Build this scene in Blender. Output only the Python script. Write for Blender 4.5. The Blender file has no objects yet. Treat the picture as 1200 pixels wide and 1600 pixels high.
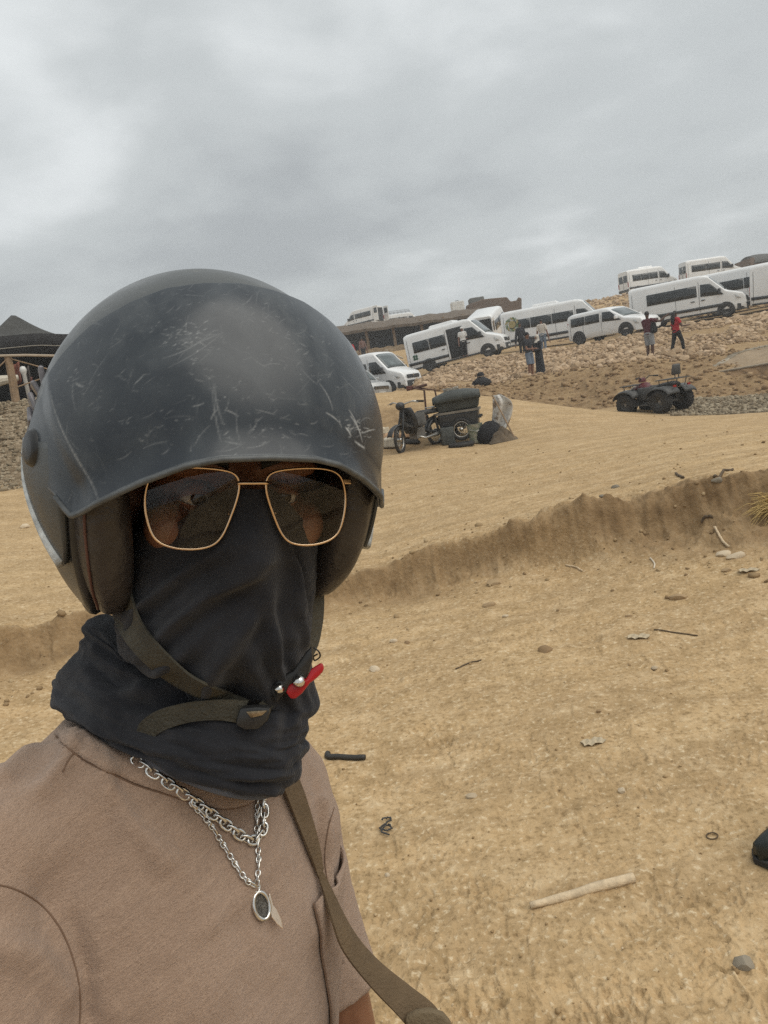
import bpy, bmesh, math, random
import numpy as np
from mathutils import Vector, Matrix, noise as mnoise
from mathutils.bvhtree import BVHTree

random.seed(7)
RNG = np.random.default_rng(11)
SC = bpy.context.scene
COL = SC.collection
PI = math.pi
R = math.radians

# ------------------------------------------------------------------ camera
CAM_H = 1.60
FPX = 1142.0                      # focal length in pixels of a 1200 x 1600 frame
ROLL, PITCH = R(9.0), R(-8.65)
CAM = Vector((0.0, 0.0, CAM_H))
_f = Vector((0, math.cos(PITCH), math.sin(PITCH)))
_r0 = Vector((1, 0, 0))
_u0 = _r0.cross(_f)
CU = (_u0 * math.cos(ROLL) + _r0 * math.sin(ROLL)).normalized()
CR = (_r0 * math.cos(ROLL) - _u0 * math.sin(ROLL)).normalized()
CF = _f
cam_data = bpy.data.cameras.new('camera')
cam_data.sensor_fit = 'VERTICAL'
cam_data.sensor_height = 24.0
cam_data.lens = 24.0 * FPX / 1600.0
cam_data.clip_start = 0.02
cam_data.clip_end = 5000
cam = bpy.data.objects.new('camera', cam_data)
COL.objects.link(cam)
cam.matrix_world = Matrix((
    (CR.x, CU.x, -CF.x, CAM.x), (CR.y, CU.y, -CF.y, CAM.y), (CR.z, CU.z, -CF.z, CAM.z), (0, 0, 0, 1)))
SC.camera = cam


def ray(px, py):
    return CF + CR * ((px - 600) / FPX) + CU * ((800 - py) / FPX)


def at(px, py, d):
    """place in the world seen at a spot of the photograph, d metres deep"""
    return CAM + ray(px, py) * d


def at_range(px, py, r):
    v = ray(px, py)
    return CAM + v * (r / math.hypot(v.x, v.y))


def proj(P):
    v = Vector(P) - CAM
    d = v.dot(CF)
    return (600 + FPX * v.dot(CR) / d, 800 - FPX * v.dot(CU) / d, d)


# ------------------------------------------------------------------ sky, sun, exposure
SUN_EL, SUN_AZ = R(58), R(118)     # behind thick cloud, to the right and a little behind the camera
world = bpy.data.worlds.new('World')
SC.world = world
world.use_nodes = True
wn, wl = world.node_tree.nodes, world.node_tree.links
wn.clear()
w_out = wn.new('ShaderNodeOutputWorld')
w_bg = wn.new('ShaderNodeBackground')
w_bg.inputs['Strength'].default_value = 0.10
w_sky = wn.new('ShaderNodeTexSky')
w_sky.sky_type = 'NISHITA'
w_sky.sun_disc = False
w_sky.sun_elevation = SUN_EL
w_sky.sun_rotation = SUN_AZ
w_sky.dust_density = 4.0
w_tc = wn.new('ShaderNodeTexCoord')
w_sep = wn.new('ShaderNodeSeparateXYZ')
wl.new(w_tc.outputs['Generated'], w_sep.inputs[0])


def wmath(op, a, b=None, clamp=False):
    n = wn.new('ShaderNodeMath')
    n.operation = op
    n.use_clamp = clamp
    for i, v in enumerate((a, b)):
        if v is None:
            continue
        if isinstance(v, (int, float)):
            n.inputs[i].default_value = v
        else:
            wl.new(v, n.inputs[i])
    return n.outputs[0]


zz = wmath('ADD', wmath('ABSOLUTE', w_sep.outputs['Z']), 0.22)
cx_ = wmath('DIVIDE', w_sep.outputs['X'], zz)
cy_ = wmath('DIVIDE', w_sep.outputs['Y'], zz)
w_cmb = wn.new('ShaderNodeCombineXYZ')
wl.new(cx_, w_cmb.inputs[0])
wl.new(cy_, w_cmb.inputs[1])
w_cmb.inputs[2].default_value = 3.7


def wnoise(scale, detail, rough, dist):
    n = wn.new('ShaderNodeTexNoise')
    n.inputs['Scale'].default_value = scale
    n.inputs['Detail'].default_value = detail
    n.inputs['Roughness'].default_value = rough
    n.inputs['Distortion'].default_value = dist
    wl.new(w_cmb.outputs[0], n.inputs['Vector'])
    return n.outputs['Fac']


cl = wmath('ADD', wmath('MULTIPLY', wnoise(1.15, 4, 0.45, 0.3), 0.66), wmath('MULTIPLY', wnoise(2.6, 5, 0.5, 0.2), 0.34))
w_ramp = wn.new('ShaderNodeValToRGB')
w_ramp.color_ramp.interpolation = 'EASE'
e = w_ramp.color_ramp.elements
e[0].position, e[0].color = 0.33, (0.325, 0.345, 0.355, 1)
e[1].position, e[1].color = 0.66, (0.60, 0.625, 0.63, 1)
m_ = e.new(0.50)
m_.color = (0.43, 0.455, 0.46, 1)
wl.new(cl, w_ramp.inputs[0])
w_mul = wn.new('ShaderNodeVectorMath')
w_mul.operation = 'SCALE'
w_mul.inputs['Scale'].default_value = 10.0
wl.new(w_ramp.outputs[0], w_mul.inputs[0])
w_mix = wn.new('ShaderNodeMix')
w_mix.data_type = 'RGBA'
w_mix.inputs['Factor'].default_value = 0.95
wl.new(w_sky.outputs[0], w_mix.inputs[6])
wl.new(w_mul.outputs[0], w_mix.inputs[7])
wl.new(w_mix.outputs[2], w_bg.inputs['Color'])
wl.new(w_bg.outputs[0], w_out.inputs['Surface'])

sun_data = bpy.data.lights.new('sun', 'SUN')
sun_data.energy = 1.5
sun_data.angle = R(66)
sun_data.color = (1.0, 0.94, 0.84)
sun = bpy.data.objects.new('sun', sun_data)
COL.objects.link(sun)
_sd = Vector((math.sin(SUN_AZ) * math.cos(SUN_EL), math.cos(SUN_AZ) * math.cos(SUN_EL), math.sin(SUN_EL)))
sun.rotation_euler = _sd.to_track_quat('Z', 'Y').to_euler()
sun.location = (0, 0, 60)

SC.view_settings.view_transform = 'Standard'
SC.view_settings.look = 'None'
SC.view_settings.gamma = 1.0
SC.view_settings.exposure = 0.47
SC.view_settings.use_curve_mapping = False
SC.cycles.max_bounces = 8
SC.cycles.diffuse_bounces = 3
SC.cycles.glossy_bounces = 4
SC.cycles.transmission_bounces = 6
SC.cycles.transparent_max_bounces = 8
SC.cycles.use_denoising = False


# ------------------------------------------------------------------ materials
class NT:
    def __init__(self, name):
        self.m = bpy.data.materials.new(name)
        self.m.use_nodes = True
        self.t = self.m.node_tree
        self.b = self.t.nodes['Principled BSDF']
        self.out = self.t.nodes['Material Output']
        self._tc = None

    def link(self, a, b):
        self.t.links.new(a, b)

    def n(self, typ, **kw):
        nd = self.t.nodes.new(typ)
        for k, v in kw.items():
            setattr(nd, k, v)
        return nd

    def setv(self, sock, v):
        if isinstance(v, (int, float)):
            sock.default_value = v
        elif isinstance(v, (tuple, list)):
            sock.default_value = tuple(v) if len(v) != 3 or sock.type == 'VECTOR' else (*v, 1)
        else:
            self.link(v, sock)

    def coords(self, kind='Object', scale=None, rot=None, loc=None):
        if self._tc is None:
            self._tc = self.n('ShaderNodeTexCoord')
        o = self._tc.outputs[kind]
        if scale is not None or rot is not None or loc is not None:
            mp = self.n('ShaderNodeMapping')
            self.link(o, mp.inputs[0])
            if scale is not None:
                mp.inputs['Scale'].default_value = scale
            if rot is not None:
                mp.inputs['Rotation'].default_value = rot
            if loc is not None:
                mp.inputs['Location'].default_value = loc
            o = mp.outputs[0]
        return o

    def noise(self, vec, scale, detail=4, rough=0.55, dist=0.0, out='Fac'):
        nd = self.n('ShaderNodeTexNoise')
        self.link(vec, nd.inputs['Vector'])
        for k, v in (('Scale', scale), ('Detail', detail), ('Roughness', rough), ('Distortion', dist)):
            nd.inputs[k].default_value = v
        return nd.outputs[out]

    def voronoi(self, vec, scale, feature='F1', out='Distance', rnd=1.0):
        nd = self.n('ShaderNodeTexVoronoi', feature=feature)
        self.link(vec, nd.inputs['Vector'])
        nd.inputs['Scale'].default_value = scale
        nd.inputs['Randomness'].default_value = rnd
        return nd.outputs[out]

    def ramp(self, fac, stops, interp='LINEAR'):
        nd = self.n('ShaderNodeValToRGB')
        nd.color_ramp.interpolation = interp
        el = nd.color_ramp.elements
        while len(el) < len(stops):
            el.new(0.5)
        for q, (p, c) in zip(el, stops):
            q.position = p
            q.color = (c, c, c, 1) if isinstance(c, (int, float)) else (*c, 1)
        self.setv(nd.inputs[0], fac)
        return nd.outputs[0]

    def mix(self, fac, a, b, blend='MIX'):
        nd = self.n('ShaderNodeMix', data_type='RGBA', blend_type=blend)
        self.setv(nd.inputs[0], fac)
        self.setv(nd.inputs[6], a)
        self.setv(nd.inputs[7], b)
        return nd.outputs[2]

    def math(self, op, a, b=0.0, clamp=False):
        nd = self.n('ShaderNodeMath', operation=op, use_clamp=clamp)
        self.setv(nd.inputs[0], a)
        self.setv(nd.inputs[1], b)
        return nd.outputs[0]

    def attr(self, name, out='Fac'):
        nd = self.n('ShaderNodeAttribute', attribute_name=name)
        return nd.outputs[out]

    def bump(self, height, strength=0.3, dist=0.01, normal=None):
        nd = self.n('ShaderNodeBump')
        nd.inputs['Strength'].default_value = strength
        nd.inputs['Distance'].default_value = dist
        self.setv(nd.inputs['Height'], height)
        if normal is not None:
            self.link(normal, nd.inputs['Normal'])
        self.link(nd.outputs[0], self.b.inputs['Normal'])
        return nd.outputs[0]

    def set(self, **kw):
        names = dict(color='Base Color', rough='Roughness', metal='Metallic', ior='IOR', spec='Specular IOR Level',
                     coat='Coat Weight', coat_rough='Coat Roughness', alpha='Alpha', trans='Transmission Weight',
                     sheen='Sheen Weight', sheen_rough='Sheen Roughness', sss='Subsurface Weight')
        for k, v in kw.items():
            self.setv(self.b.inputs[names[k]], v)
        return self


MATS = {}


def simple(name, color, rough=0.6, metal=0.0, var=0.12, scale=6.0, bump=0.0, bscale=40.0, **kw):
    """plain material with mottled colour and roughness, and optional fine relief"""
    if name in MATS:
        return MATS[name]
    m = NT(name)
    v = m.coords('Object')
    n1 = m.noise(v, scale, 5, 0.6)
    lo = tuple(max(0, c * (1 - var)) for c in color)
    hi = tuple(min(1, c * (1 + var)) for c in color)
    m.set(color=m.ramp(n1, [(0.3, lo), (0.7, hi)]), metal=metal, **kw)
    n2 = m.noise(v, scale * 2.3, 4, 0.6)
    m.set(rough=m.ramp(n2, [(0.3, max(0.02, rough * 0.85)), (0.7, min(1, rough * 1.15))]))
    if bump:
        m.bump(m.noise(v, bscale, 4, 0.6), bump, 0.01)
    MATS[name] = m.m
    return m.m


# ------------------------------------------------------------------ object helpers
def tag(o, label=None, cat=None, group=None, kind=None):
    if label:
        o['label'] = label
    if cat:
        o['category'] = cat
    if group:
        o['group'] = group
    if kind:
        o['kind'] = kind
    return o


def empty(name, loc=(0, 0, 0), rz=0.0, **kw):
    o = bpy.data.objects.new(name, None)
    COL.objects.link(o)
    o.location = loc
    o.rotation_euler = (0, 0, rz)
    o.empty_display_size = 0.1
    return tag(o, **kw)


def link_mesh(name, me, mat=None, parent=None, smooth=False, **kw):
    o = bpy.data.objects.new(name, me)
    COL.objects.link(o)
    if mat is not None and not me.materials:
        for m in (mat if isinstance(mat, (list, tuple)) else (mat,)):
            me.materials.append(m)
    if parent is not None:
        o.parent = parent
    if smooth:
        me.polygons.foreach_set('use_smooth', [True] * len(me.polygons))
    return tag(o, **kw)


class MB:
    """mesh collector: shapes are appended, build() links them as one object"""

    def __init__(self):
        self.v, self.f, self.mi = [], [], []

    def add(self, verts, faces, mi=0):
        b = len(self.v)
        self.v += [tuple(p) for p in verts]
        self.f += [tuple(b + i for i in f) for f in faces]
        self.mi += [mi] * len(faces)
        return self

    def box(self, c, s, rot=None, mi=0, taper=None):
        """c centre, s full size; taper = (sx, sy) of the top face"""
        tx, ty = taper or (1, 1)
        P = []
        for z in (-1, 1):
            kx, ky = (tx, ty) if z > 0 else (1, 1)
            for x, y in ((-1, -1), (1, -1), (1, 1), (-1, 1)):
                p = Vector((x * s[0] / 2 * kx, y * s[1] / 2 * ky, z * s[2] / 2))
                if rot is not None:
                    p = rot @ p
                P.append(p + Vector(c))
        return self.add(P, [(3, 2, 1, 0), (4, 5, 6, 7), (0, 1, 5, 4), (1, 2, 6, 5), (2, 3, 7, 6), (3, 0, 4, 7)], mi)

    def tube(self, pts, rad, n=8, cap=True, mi=0, close=False, squash=None):
        pts = [Vector(p) for p in pts]
        k = len(pts)
        rads = rad if isinstance(rad, (list, tuple)) else [rad] * k
        V, F = [], []
        up = None
        for i, p in enumerate(pts):
            if close:
                t = pts[(i + 1) % k] - pts[i - 1]
            else:
                t = pts[min(i + 1, k - 1)] - pts[max(i - 1, 0)]
            t.normalize()
            if up is None:
                up = Vector((0, 0, 1)) if abs(t.z) < 0.9 else Vector((0, 1, 0))
            a = (up - t * up.dot(t)).normalized()
            up = a
            b = t.cross(a)
            for j in range(n):
                an = 2 * PI * j / n
                ka, kb = squash or (1, 1)
                V.append(p + (a * math.cos(an) * ka + b * math.sin(an) * kb) * rads[i])
        for i in range(k if close else k - 1):
            i2 = (i + 1) % k
            for j in range(n):
                j2 = (j + 1) % n
                F.append((i * n + j, i * n + j2, i2 * n + j2, i2 * n + j))
        if cap and not close:
            F.append(tuple(range(n - 1, -1, -1)))
            F.append(tuple((k - 1) * n + j for j in range(n)))
        return self.add(V, F, mi)

    def lathe(self, prof, c=(0, 0, 0), axis='Z', n=24, mi=0, close=False):
        """prof: (radius, height) pairs turned about an axis through c"""
        V, F = [], []
        for (r_, h) in prof:
            for j in range(n):
                a = 2 * PI * j / n
                x, y = r_ * math.cos(a), r_ * math.sin(a)
                p = {'Z': (x, y, h), 'Y': (x, h, y), 'X': (h, x, y)}[axis]
                V.append((p[0] + c[0], p[1] + c[1], p[2] + c[2]))
        k = len(prof)
        for i in range(k if close else k - 1):
            for j in range(n):
                a, b = i * n + j, i * n + (j + 1) % n
                i2 = ((i + 1) % k) * n
                F.append((a, b, i2 + (j + 1) % n, i2 + j))
        if not close:
            if prof[0][0] > 1e-5:
                F.append(tuple(range(n)))
            if prof[-1][0] > 1e-5:
                F.append(tuple((k - 1) * n + j for j in range(n)))
        return self.add(V, F, mi)

    def prism(self, poly, a, b, axis='Y', mi=0, inset=0.0):
        """poly of 2-D points extruded from a to b along an axis; order of the 2-D axes: XZ for Y, XY for Z, YZ for X"""
        def P(u, v, w):
            return {'Y': (u, w, v), 'Z': (u, v, w), 'X': (w, u, v)}[axis]
        n = len(poly)
        V = [P(u, v, a) for u, v in poly] + [P(u, v, b) for u, v in poly]
        F = [tuple(range(n)), tuple(range(2 * n - 1, n - 1, -1))]
        F += [(i, n + i, n + (i + 1) % n, (i + 1) % n) for i in range(n)]
        return self.add(V, F, mi)

    def grid(self, rows, close_u=False, mi=0):
        """rows of points of equal length -> quads"""
        k, n = len(rows), len(rows[0])
        V = [p for r_ in rows for p in r_]
        F = []
        for i in range(k - 1):
            for j in range(n if close_u else n - 1):
                j2 = (j + 1) % n
                F.append((i * n + j, i * n + j2, (i + 1) * n + j2, (i + 1) * n + j))
        return self.add(V, F, mi)

    def mesh(self, name, bevel=0.0, seg=2, angle=35, fix=True):
        me = bpy.data.meshes.new(name)
        me.from_pydata(self.v, [], self.f)
        me.polygons.foreach_set('material_index', self.mi)
        if fix or bevel:
            bm = bmesh.new()
            bm.from_mesh(me)
            bmesh.ops.recalc_face_normals(bm, faces=bm.faces)
            if bevel:
                es = [e_ for e_ in bm.edges if len(e_.link_faces) == 2 and e_.calc_face_angle(0) > R(angle)]
                bmesh.ops.bevel(bm, geom=es, offset=bevel, segments=seg, profile=0.5, affect='EDGES', clamp_overlap=True)
            bm.to_mesh(me)
            bm.free()
        return me

    def build(self, name, mat, parent=None, bevel=0.0, smooth=False, seg=2, angle=35, loc=None, auto=None, **kw):
        me = self.mesh(name, bevel, seg, angle)
        o = link_mesh(name, me, mat, parent, smooth or auto is not None, **kw)
        if auto is not None:
            me.set_sharp_from_angle(angle=R(auto))
        if loc is not None:
            o.location = loc
        return o


def modify(o, typ, **kw):
    m = o.modifiers.new(typ.lower(), typ)
    for k, v in kw.items():
        setattr(m, k, v)
    return m


def baked(o):
    """apply an object's modifiers without operators"""
    dg = bpy.context.evaluated_depsgraph_get()
    me = bpy.data.meshes.new_from_object(o.evaluated_get(dg), depsgraph=dg)
    old = o.data
    o.modifiers.clear()
    o.data = me
    me.name = old.name
    return o


def copy_tree(o, parent=None):
    c = o.copy()
    COL.objects.link(c)
    if parent is not None:
        c.parent = parent
    for ch in list(o.children):
        copy_tree(ch, c)
    return c


def lerp(a, b, t):
    return a + (b - a) * t


def sstep(a, b, x):
    t = np.clip((x - a) / (b - a), 0, 1)
    return t * t * (3 - 2 * t)


# vectorised value noise
_PERM = RNG.random((256, 256))


def vnoise(x, y):
    xi, yi = np.floor(x).astype(int), np.floor(y).astype(int)
    fx, fy = x - xi, y - yi
    fx = fx * fx * fx * (fx * (fx * 6 - 15) + 10)
    fy = fy * fy * fy * (fy * (fy * 6 - 15) + 10)
    g = lambda a, b: _PERM[a & 255, b & 255]
    return (g(xi, yi) * (1 - fx) + g(xi + 1, yi) * fx) * (1 - fy) + (g(xi, yi + 1) * (1 - fx) + g(xi + 1, yi + 1) * fx) * fy


def fbm(x, y, oct=4, rough=0.5, ridged=False):
    s, a, t = 0, 1, 0
    for i in range(oct):
        ca, sa = math.cos(0.6 + 1.13 * i), math.sin(0.6 + 1.13 * i)
        xr, yr = (x * ca - y * sa) * 2 ** i, (x * sa + y * ca) * 2 ** i
        n = vnoise(xr + 17.3 * i, yr + 5.1 * i) * 2 - 1
        s = s + a * ((1 - np.abs(n)) * 2 - 1 if ridged else n)
        t += a
        a *= rough
    return s / t

# ------------------------------------------------------------------ terrain
# lines across the land, near to far, each a list of (photo x, photo y, metres away)
LAND = [
    # foot of the near bank
    [(-400, 1140, 5.2), (-100, 1085, 5.3), (0, 1066, 5.4), (120, 1034, 5.5), (350, 985, 5.6), (600, 938, 5.75), (700, 918, 5.8), (760, 904, 5.75), (900, 884, 5.7),
     (1010, 868, 5.6), (1120, 858, 5.5), (1200, 852, 5.45), (1500, 810, 5.3), (1900, 745, 5.3)],
    # top of the near bank
    [(-400, 1040, 5.73), (-100, 1010, 5.73), (0, 992, 5.78), (120, 970, 5.83), (350, 930, 5.88), (600, 884, 5.98), (700, 846, 6.03), (760, 830, 6.03), (840, 810, 6.08), (900, 792, 6.13),
     (960, 778, 6.18), (1050, 754, 6.23), (1120, 742, 6.23), (1200, 734, 6.23), (1500, 690, 6.13), (1900, 630, 6.13)],
    # middle of the sandy track
    [(-400, 890, 10.5), (0, 842, 10.5), (350, 800, 10.5), (600, 768, 10.5), (760, 742, 10.5), (900, 718, 10.5), (1050, 694, 10.5), (1200, 676, 10.5), (1500, 640, 10.5), (1900, 570, 10.5)],
    # far edge of the track: foot of the gravel bank (left), cart (middle)
    [(-400, 815, 15.5), (0, 766, 15.5), (100, 752, 15.5), (350, 728, 15.5), (560, 716, 15.5), (600, 708, 15.5), (690, 701, 15.5), (760, 696, 15.5), (830, 682, 15.5), (960, 668, 15.5), (1080, 656, 15.5), (1200, 650, 15.5), (1500, 602, 15.5), (1900, 540, 15.5)],
    # crest of the sandy hump (middle), lip of the gravel hollow (right), top of the gravel bank (left)
    [(-400, 690, 19.0), (0, 632, 19.0), (60, 622, 19.0), (200, 618, 19.5), (400, 620, 20.5), (560, 614, 20.5), (600, 614, 20.5), (660, 611, 20.5), (760, 617, 20.5), (830, 628, 20.5), (900, 637, 20.0), (960, 644, 19.6),
     (1010, 650, 19.2), (1080, 650, 19), (1200, 645, 19), (1500, 600, 19), (1900, 535, 19)],
    # behind it
    [(-400, 688, 25), (0, 630, 25), (200, 616, 25), (400, 624, 25), (560, 622, 25), (660, 622, 25), (760, 628, 25), (830, 640, 25), (900, 648, 24.5), (960, 638, 24), (1010, 627, 23.5),
     (1080, 622, 23.5), (1200, 616, 23.5), (1500, 570, 23.5), (1900, 500, 23.5)],
    # foot of the stone slope, above the brown cut
    [(-400, 686, 31), (0, 628, 31), (200, 615, 31), (400, 622, 31), (560, 620, 31), (640, 612, 31), (700, 603, 31), (760, 602, 31), (830, 590, 31), (900, 576, 31), (960, 566, 30.5), (1010, 561, 30),
     (1080, 560, 30), (1140, 552, 30), (1200, 546, 30), (1500, 500, 30), (1900, 440, 30)],
    # top of the stone slope, edge of the lower road
    [(-400, 684, 42), (0, 626, 42), (200, 614, 42), (400, 628, 42), (560, 630, 42), (600, 627, 42), (630, 612, 42), (660, 592, 42), (700, 576, 42), (760, 562, 42), (800, 557, 42), (850, 549, 42), (900, 546, 42),
     (960, 533, 42), (1010, 521, 42), (1100, 506, 42), (1200, 490, 42), (1500, 444, 42), (1900, 380, 42)],
    # back of the lower road
    [(-400, 682, 51), (0, 624, 51), (200, 612, 51), (400, 614, 51), (560, 616, 51), (600, 612, 51), (630, 598, 51), (660, 583, 51), (700, 567, 51), (760, 553, 51), (800, 550, 51), (850, 540, 51), (900, 534, 51), (960, 522, 51), (1010, 512, 51), (1100, 497, 51),
     (1200, 480, 51), (1500, 436, 51), (1900, 370, 51)],
    # shed level
    [(-400, 672, 60), (0, 615, 60), (200, 596, 60), (400, 580, 60), (520, 564, 60), (630, 547, 60), (740, 530, 60), (800, 520, 60), (900, 500, 60), (960, 490, 60), (1010, 480, 60), (1200, 454, 60), (1500, 410, 60), (1900, 350, 60)],
    # edge of the upper terrace
    [(-400, 668, 75), (0, 610, 75), (200, 590, 75), (400, 566, 75), (520, 545, 75), (630, 528, 75), (740, 508, 75), (800, 498, 75), (860, 482, 75), (910, 472, 75), (975, 462, 75), (1080, 446, 75), (1200, 428, 75), (1500, 380, 75), (1900, 320, 75)],
    # upper terrace
    [(-400, 664, 96), (0, 606, 96), (200, 576, 96), (400, 540, 96), (520, 512, 96), (630, 501, 96), (740, 486, 96), (800, 484, 96), (860, 480, 96), (910, 474, 96), (975, 465, 96), (1080, 449, 96), (1200, 431, 96), (1500, 383, 96), (1900, 322, 96)],
]
NAZ_F = 900


def build_land():
    az_dense = np.linspace(-0.95, 0.95, 801)
    feats = []
    for fl in LAND:
        P = [at_range(*q) for q in fl]
        az = np.array([math.atan2(p.x, p.y) for p in P])
        o_ = np.argsort(az)
        az = az[o_]
        zr = np.array([p.z for p in P])[o_]
        rr = np.array([math.hypot(p.x, p.y) for p in P])[o_]
        z_, r_ = np.interp(az_dense, az, zr), np.interp(az_dense, az, rr)
        k = np.hanning(17)
        k /= k.sum()
        pad = lambda a: np.convolve(np.pad(a, 8, mode='edge'), k, 'valid')
        feats.append((pad(r_), pad(z_)))
    return az_dense, feats


AZ_D, FEATS = build_land()
FR = np.array([f[0] for f in FEATS])      # (features, azimuths)
FZ = np.array([f[1] for f in FEATS])


def land_base(x, y):
    """height, plus weights for soil kinds, of the land at arrays x, y"""
    x, y = np.atleast_1d(np.asarray(x, float)), np.atleast_1d(np.asarray(y, float))
    az = np.arctan2(x, y)
    r = np.hypot(x, y)
    azc = np.clip(az, AZ_D[0], AZ_D[-1])
    k = (azc - AZ_D[0]) / (AZ_D[1] - AZ_D[0])
    i0 = np.clip(k.astype(int), 0, len(AZ_D) - 2)
    fr = k - i0
    R_ = FR[:, i0] * (1 - fr) + FR[:, i0 + 1] * fr
    Z_ = FZ[:, i0] * (1 - fr) + FZ[:, i0 + 1] * fr
    z = np.zeros_like(r)
    seg = np.zeros_like(r)                  # running position: 0..n
    n = len(R_)
    prev_r, prev_z = R_[0] - 1.5, np.zeros_like(r)
    for i in range(n):
        t = np.clip((r - prev_r) / (R_[i] - prev_r), 0, 1)
        s = t * t * (3 - 2 * t)
        w = 0.25 if i == 1 else (0.75 if i in (6, 7) else 0.45)
        e_ = s * w + t * (1 - w)
        if i == 1:
            # a ragged cut: steep broken face over a short talus
            n1 = 0.5 + 0.5 * fbm(x * 1.1 + 3, y * 0.5, 3, 0.5) + 0.10 * fbm(x * 4.5, y * 1.2, 3, 0.6, True)
            e0 = 0.10 + 0.64 * np.clip(n1, 0, 1)
            e_ = 0.20 * np.clip(t / np.maximum(e0, 0.05), 0, 1) ** 1.5 + 0.72 * sstep(0, 1, (t - e0 + 0.03) / 0.24) + 0.08 * t
        z = np.where(r > prev_r, prev_z + (Z_[i] - prev_z) * e_, z)
        seg = np.where(r > prev_r, i + t, seg)
        prev_r, prev_z = R_[i], Z_[i]
    t = np.clip((r - R_[-1]) / 300.0, 0, 1)
    z = np.where(r > R_[-1], Z_[-1] * (1 - t * 0.6) - 2 * t, z)
    # behind and far beside the camera the land levels out
    side = sstep(0.8, 1.5, np.abs(az))
    z = z * (1 - side) + side * 0.1 * np.clip(r / 20, 0, 1)
    return z, seg, az, r


FOOT = []
_fr = np.random.default_rng(5)
for _ in range(520):
    rr_ = 1.5 * math.exp(_fr.random() * 1.45)
    aa_ = _fr.uniform(-0.62, 0.66)
    FOOT.append((rr_ * math.sin(aa_), rr_ * math.cos(aa_), _fr.uniform(0, 2 * PI), int(_fr.choice([0, 1, 1, 1, 2, 3, 3])), _fr.uniform(0.12, 0.5)))


def land(x, y, fine=True):
    z, seg, az, r = land_base(x, y)
    x, y = np.atleast_1d(np.asarray(x, float)), np.atleast_1d(np.asarray(y, float))
    bank = np.clip(1 - np.abs(seg - 1.5) / 0.62, 0, 1)              # slumped bank
    cut = np.clip(1 - np.abs(seg - 6.5) / 0.75, 0, 1) * sstep(-0.05, 0.05, az)
    far = sstep(14, 30, r)
    z = z + bank * (0.15 * fbm(x * 1.7, y * 0.9, 4, 0.55, True) + 0.085 * fbm(x * 5, y * 5, 4, 0.6) + 0.022 * fbm(x * 19, y * 19, 3, 0.6, True))
    z = z + bank * 0.05 * np.abs(fbm(x * 1.1 + 4, y * 0.4, 2))
    z = z + cut * (0.22 * fbm(x * 0.8, y * 0.5, 4, 0.55, True))
    z = z + (0.035 * fbm(x * 0.55, y * 0.55, 3)) * sstep(1.5, 4, r) + far * 0.08 * fbm(x * 0.3, y * 0.3, 3)
    # wheel ruts along the track, parallel to the bank
    trk = np.clip(1 - np.abs(seg - 2.9) / 1.0, 0, 1)
    wob = 0.35 * fbm(x * 0.2, y * 0.2, 2)
    z = z + trk * 0.022 * fbm(x * 0.22, (y - 0.10 * x + wob) * 3.2, 4, 0.6) * 1.5
    z = z + (1 - trk) * (seg < 1.2) * 0.010 * fbm(x * 0.5, (y - 0.12 * x) * 3.0, 3, 0.6)
    if fine:
        near = 1 - sstep(7, 15, r)
        z = z + near * (0.012 * fbm(x * 4.5, y * 4.5, 4, 0.6) + 0.0040 * fbm(x * 15, y * 15, 2, 0.5) + 0.0030 * fbm(x * 2.2 + 40, (y - 0.12 * x) * 8, 2, 0.5))
        z = z + (seg < 1.3) * 0.005 * np.clip(fbm(x * 9, y * 9, 3, 0.6), -0.15, 0.5)
    return z, seg, az, r


def stamp_feet(x, y, z, r):
    """boot prints pressed into the dust near the camera"""
    m = (r > 1.3) & (r < 7.2) & (np.abs(np.arctan2(x, y)) < 0.75)
    idx = np.nonzero(m)[0]
    xs, ys = x[idx], y[idx]
    dz = np.zeros(len(idx))
    order = np.argsort(ys)
    ysort = ys[order]
    for (fx, fy, an, kind, dep) in FOOT:
        a, b = np.searchsorted(ysort, (fy - 0.2, fy + 0.2))
        ii = order[a:b]
        dx, dy = xs[ii] - fx, ys[ii] - fy
        q = np.abs(dx) < 0.2
        ii, dx, dy = ii[q], dx[q], dy[q]
        u = dx * math.cos(an) + dy * math.sin(an)
        v = -dx * math.sin(an) + dy * math.cos(an)
        wid = 0.047 - 0.012 * np.cos((u + 0.02) / 0.14 * 3.0)
        e_ = np.maximum(np.abs(u) / 0.145, np.abs(v) / wid)
        inside = 1 - sstep(0.86, 1.04, e_)
        rim = np.exp(-((e_ - 1.12) / 0.1) ** 2)
        if kind == 0:
            tread = np.clip(np.sin(u * 2 * PI / 0.036) * 2.5, -1, 1) * 0.5 + 0.5
        elif kind == 1:
            tread = np.clip(np.sin(u * 2 * PI / 0.042) * np.sin(v * 2 * PI / 0.040 + 1.2) * 4 + 0.5, 0, 1)
        elif kind == 2:
            tread = np.sin((u + np.abs(v) * 0.9) * 2 * PI / 0.028) * 0.5 + 0.5
        else:
            tread = 0.5 + 0 * u
        patch = sstep(0.40, 0.55, vnoise(u * 14 + an * 7, v * 14 + 3))
        dz[ii] += dep * (inside * (-0.004 - 0.012 * (1 - tread) * patch) + rim * 0.006 * patch)
    z[idx] += dz
    return z


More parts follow.
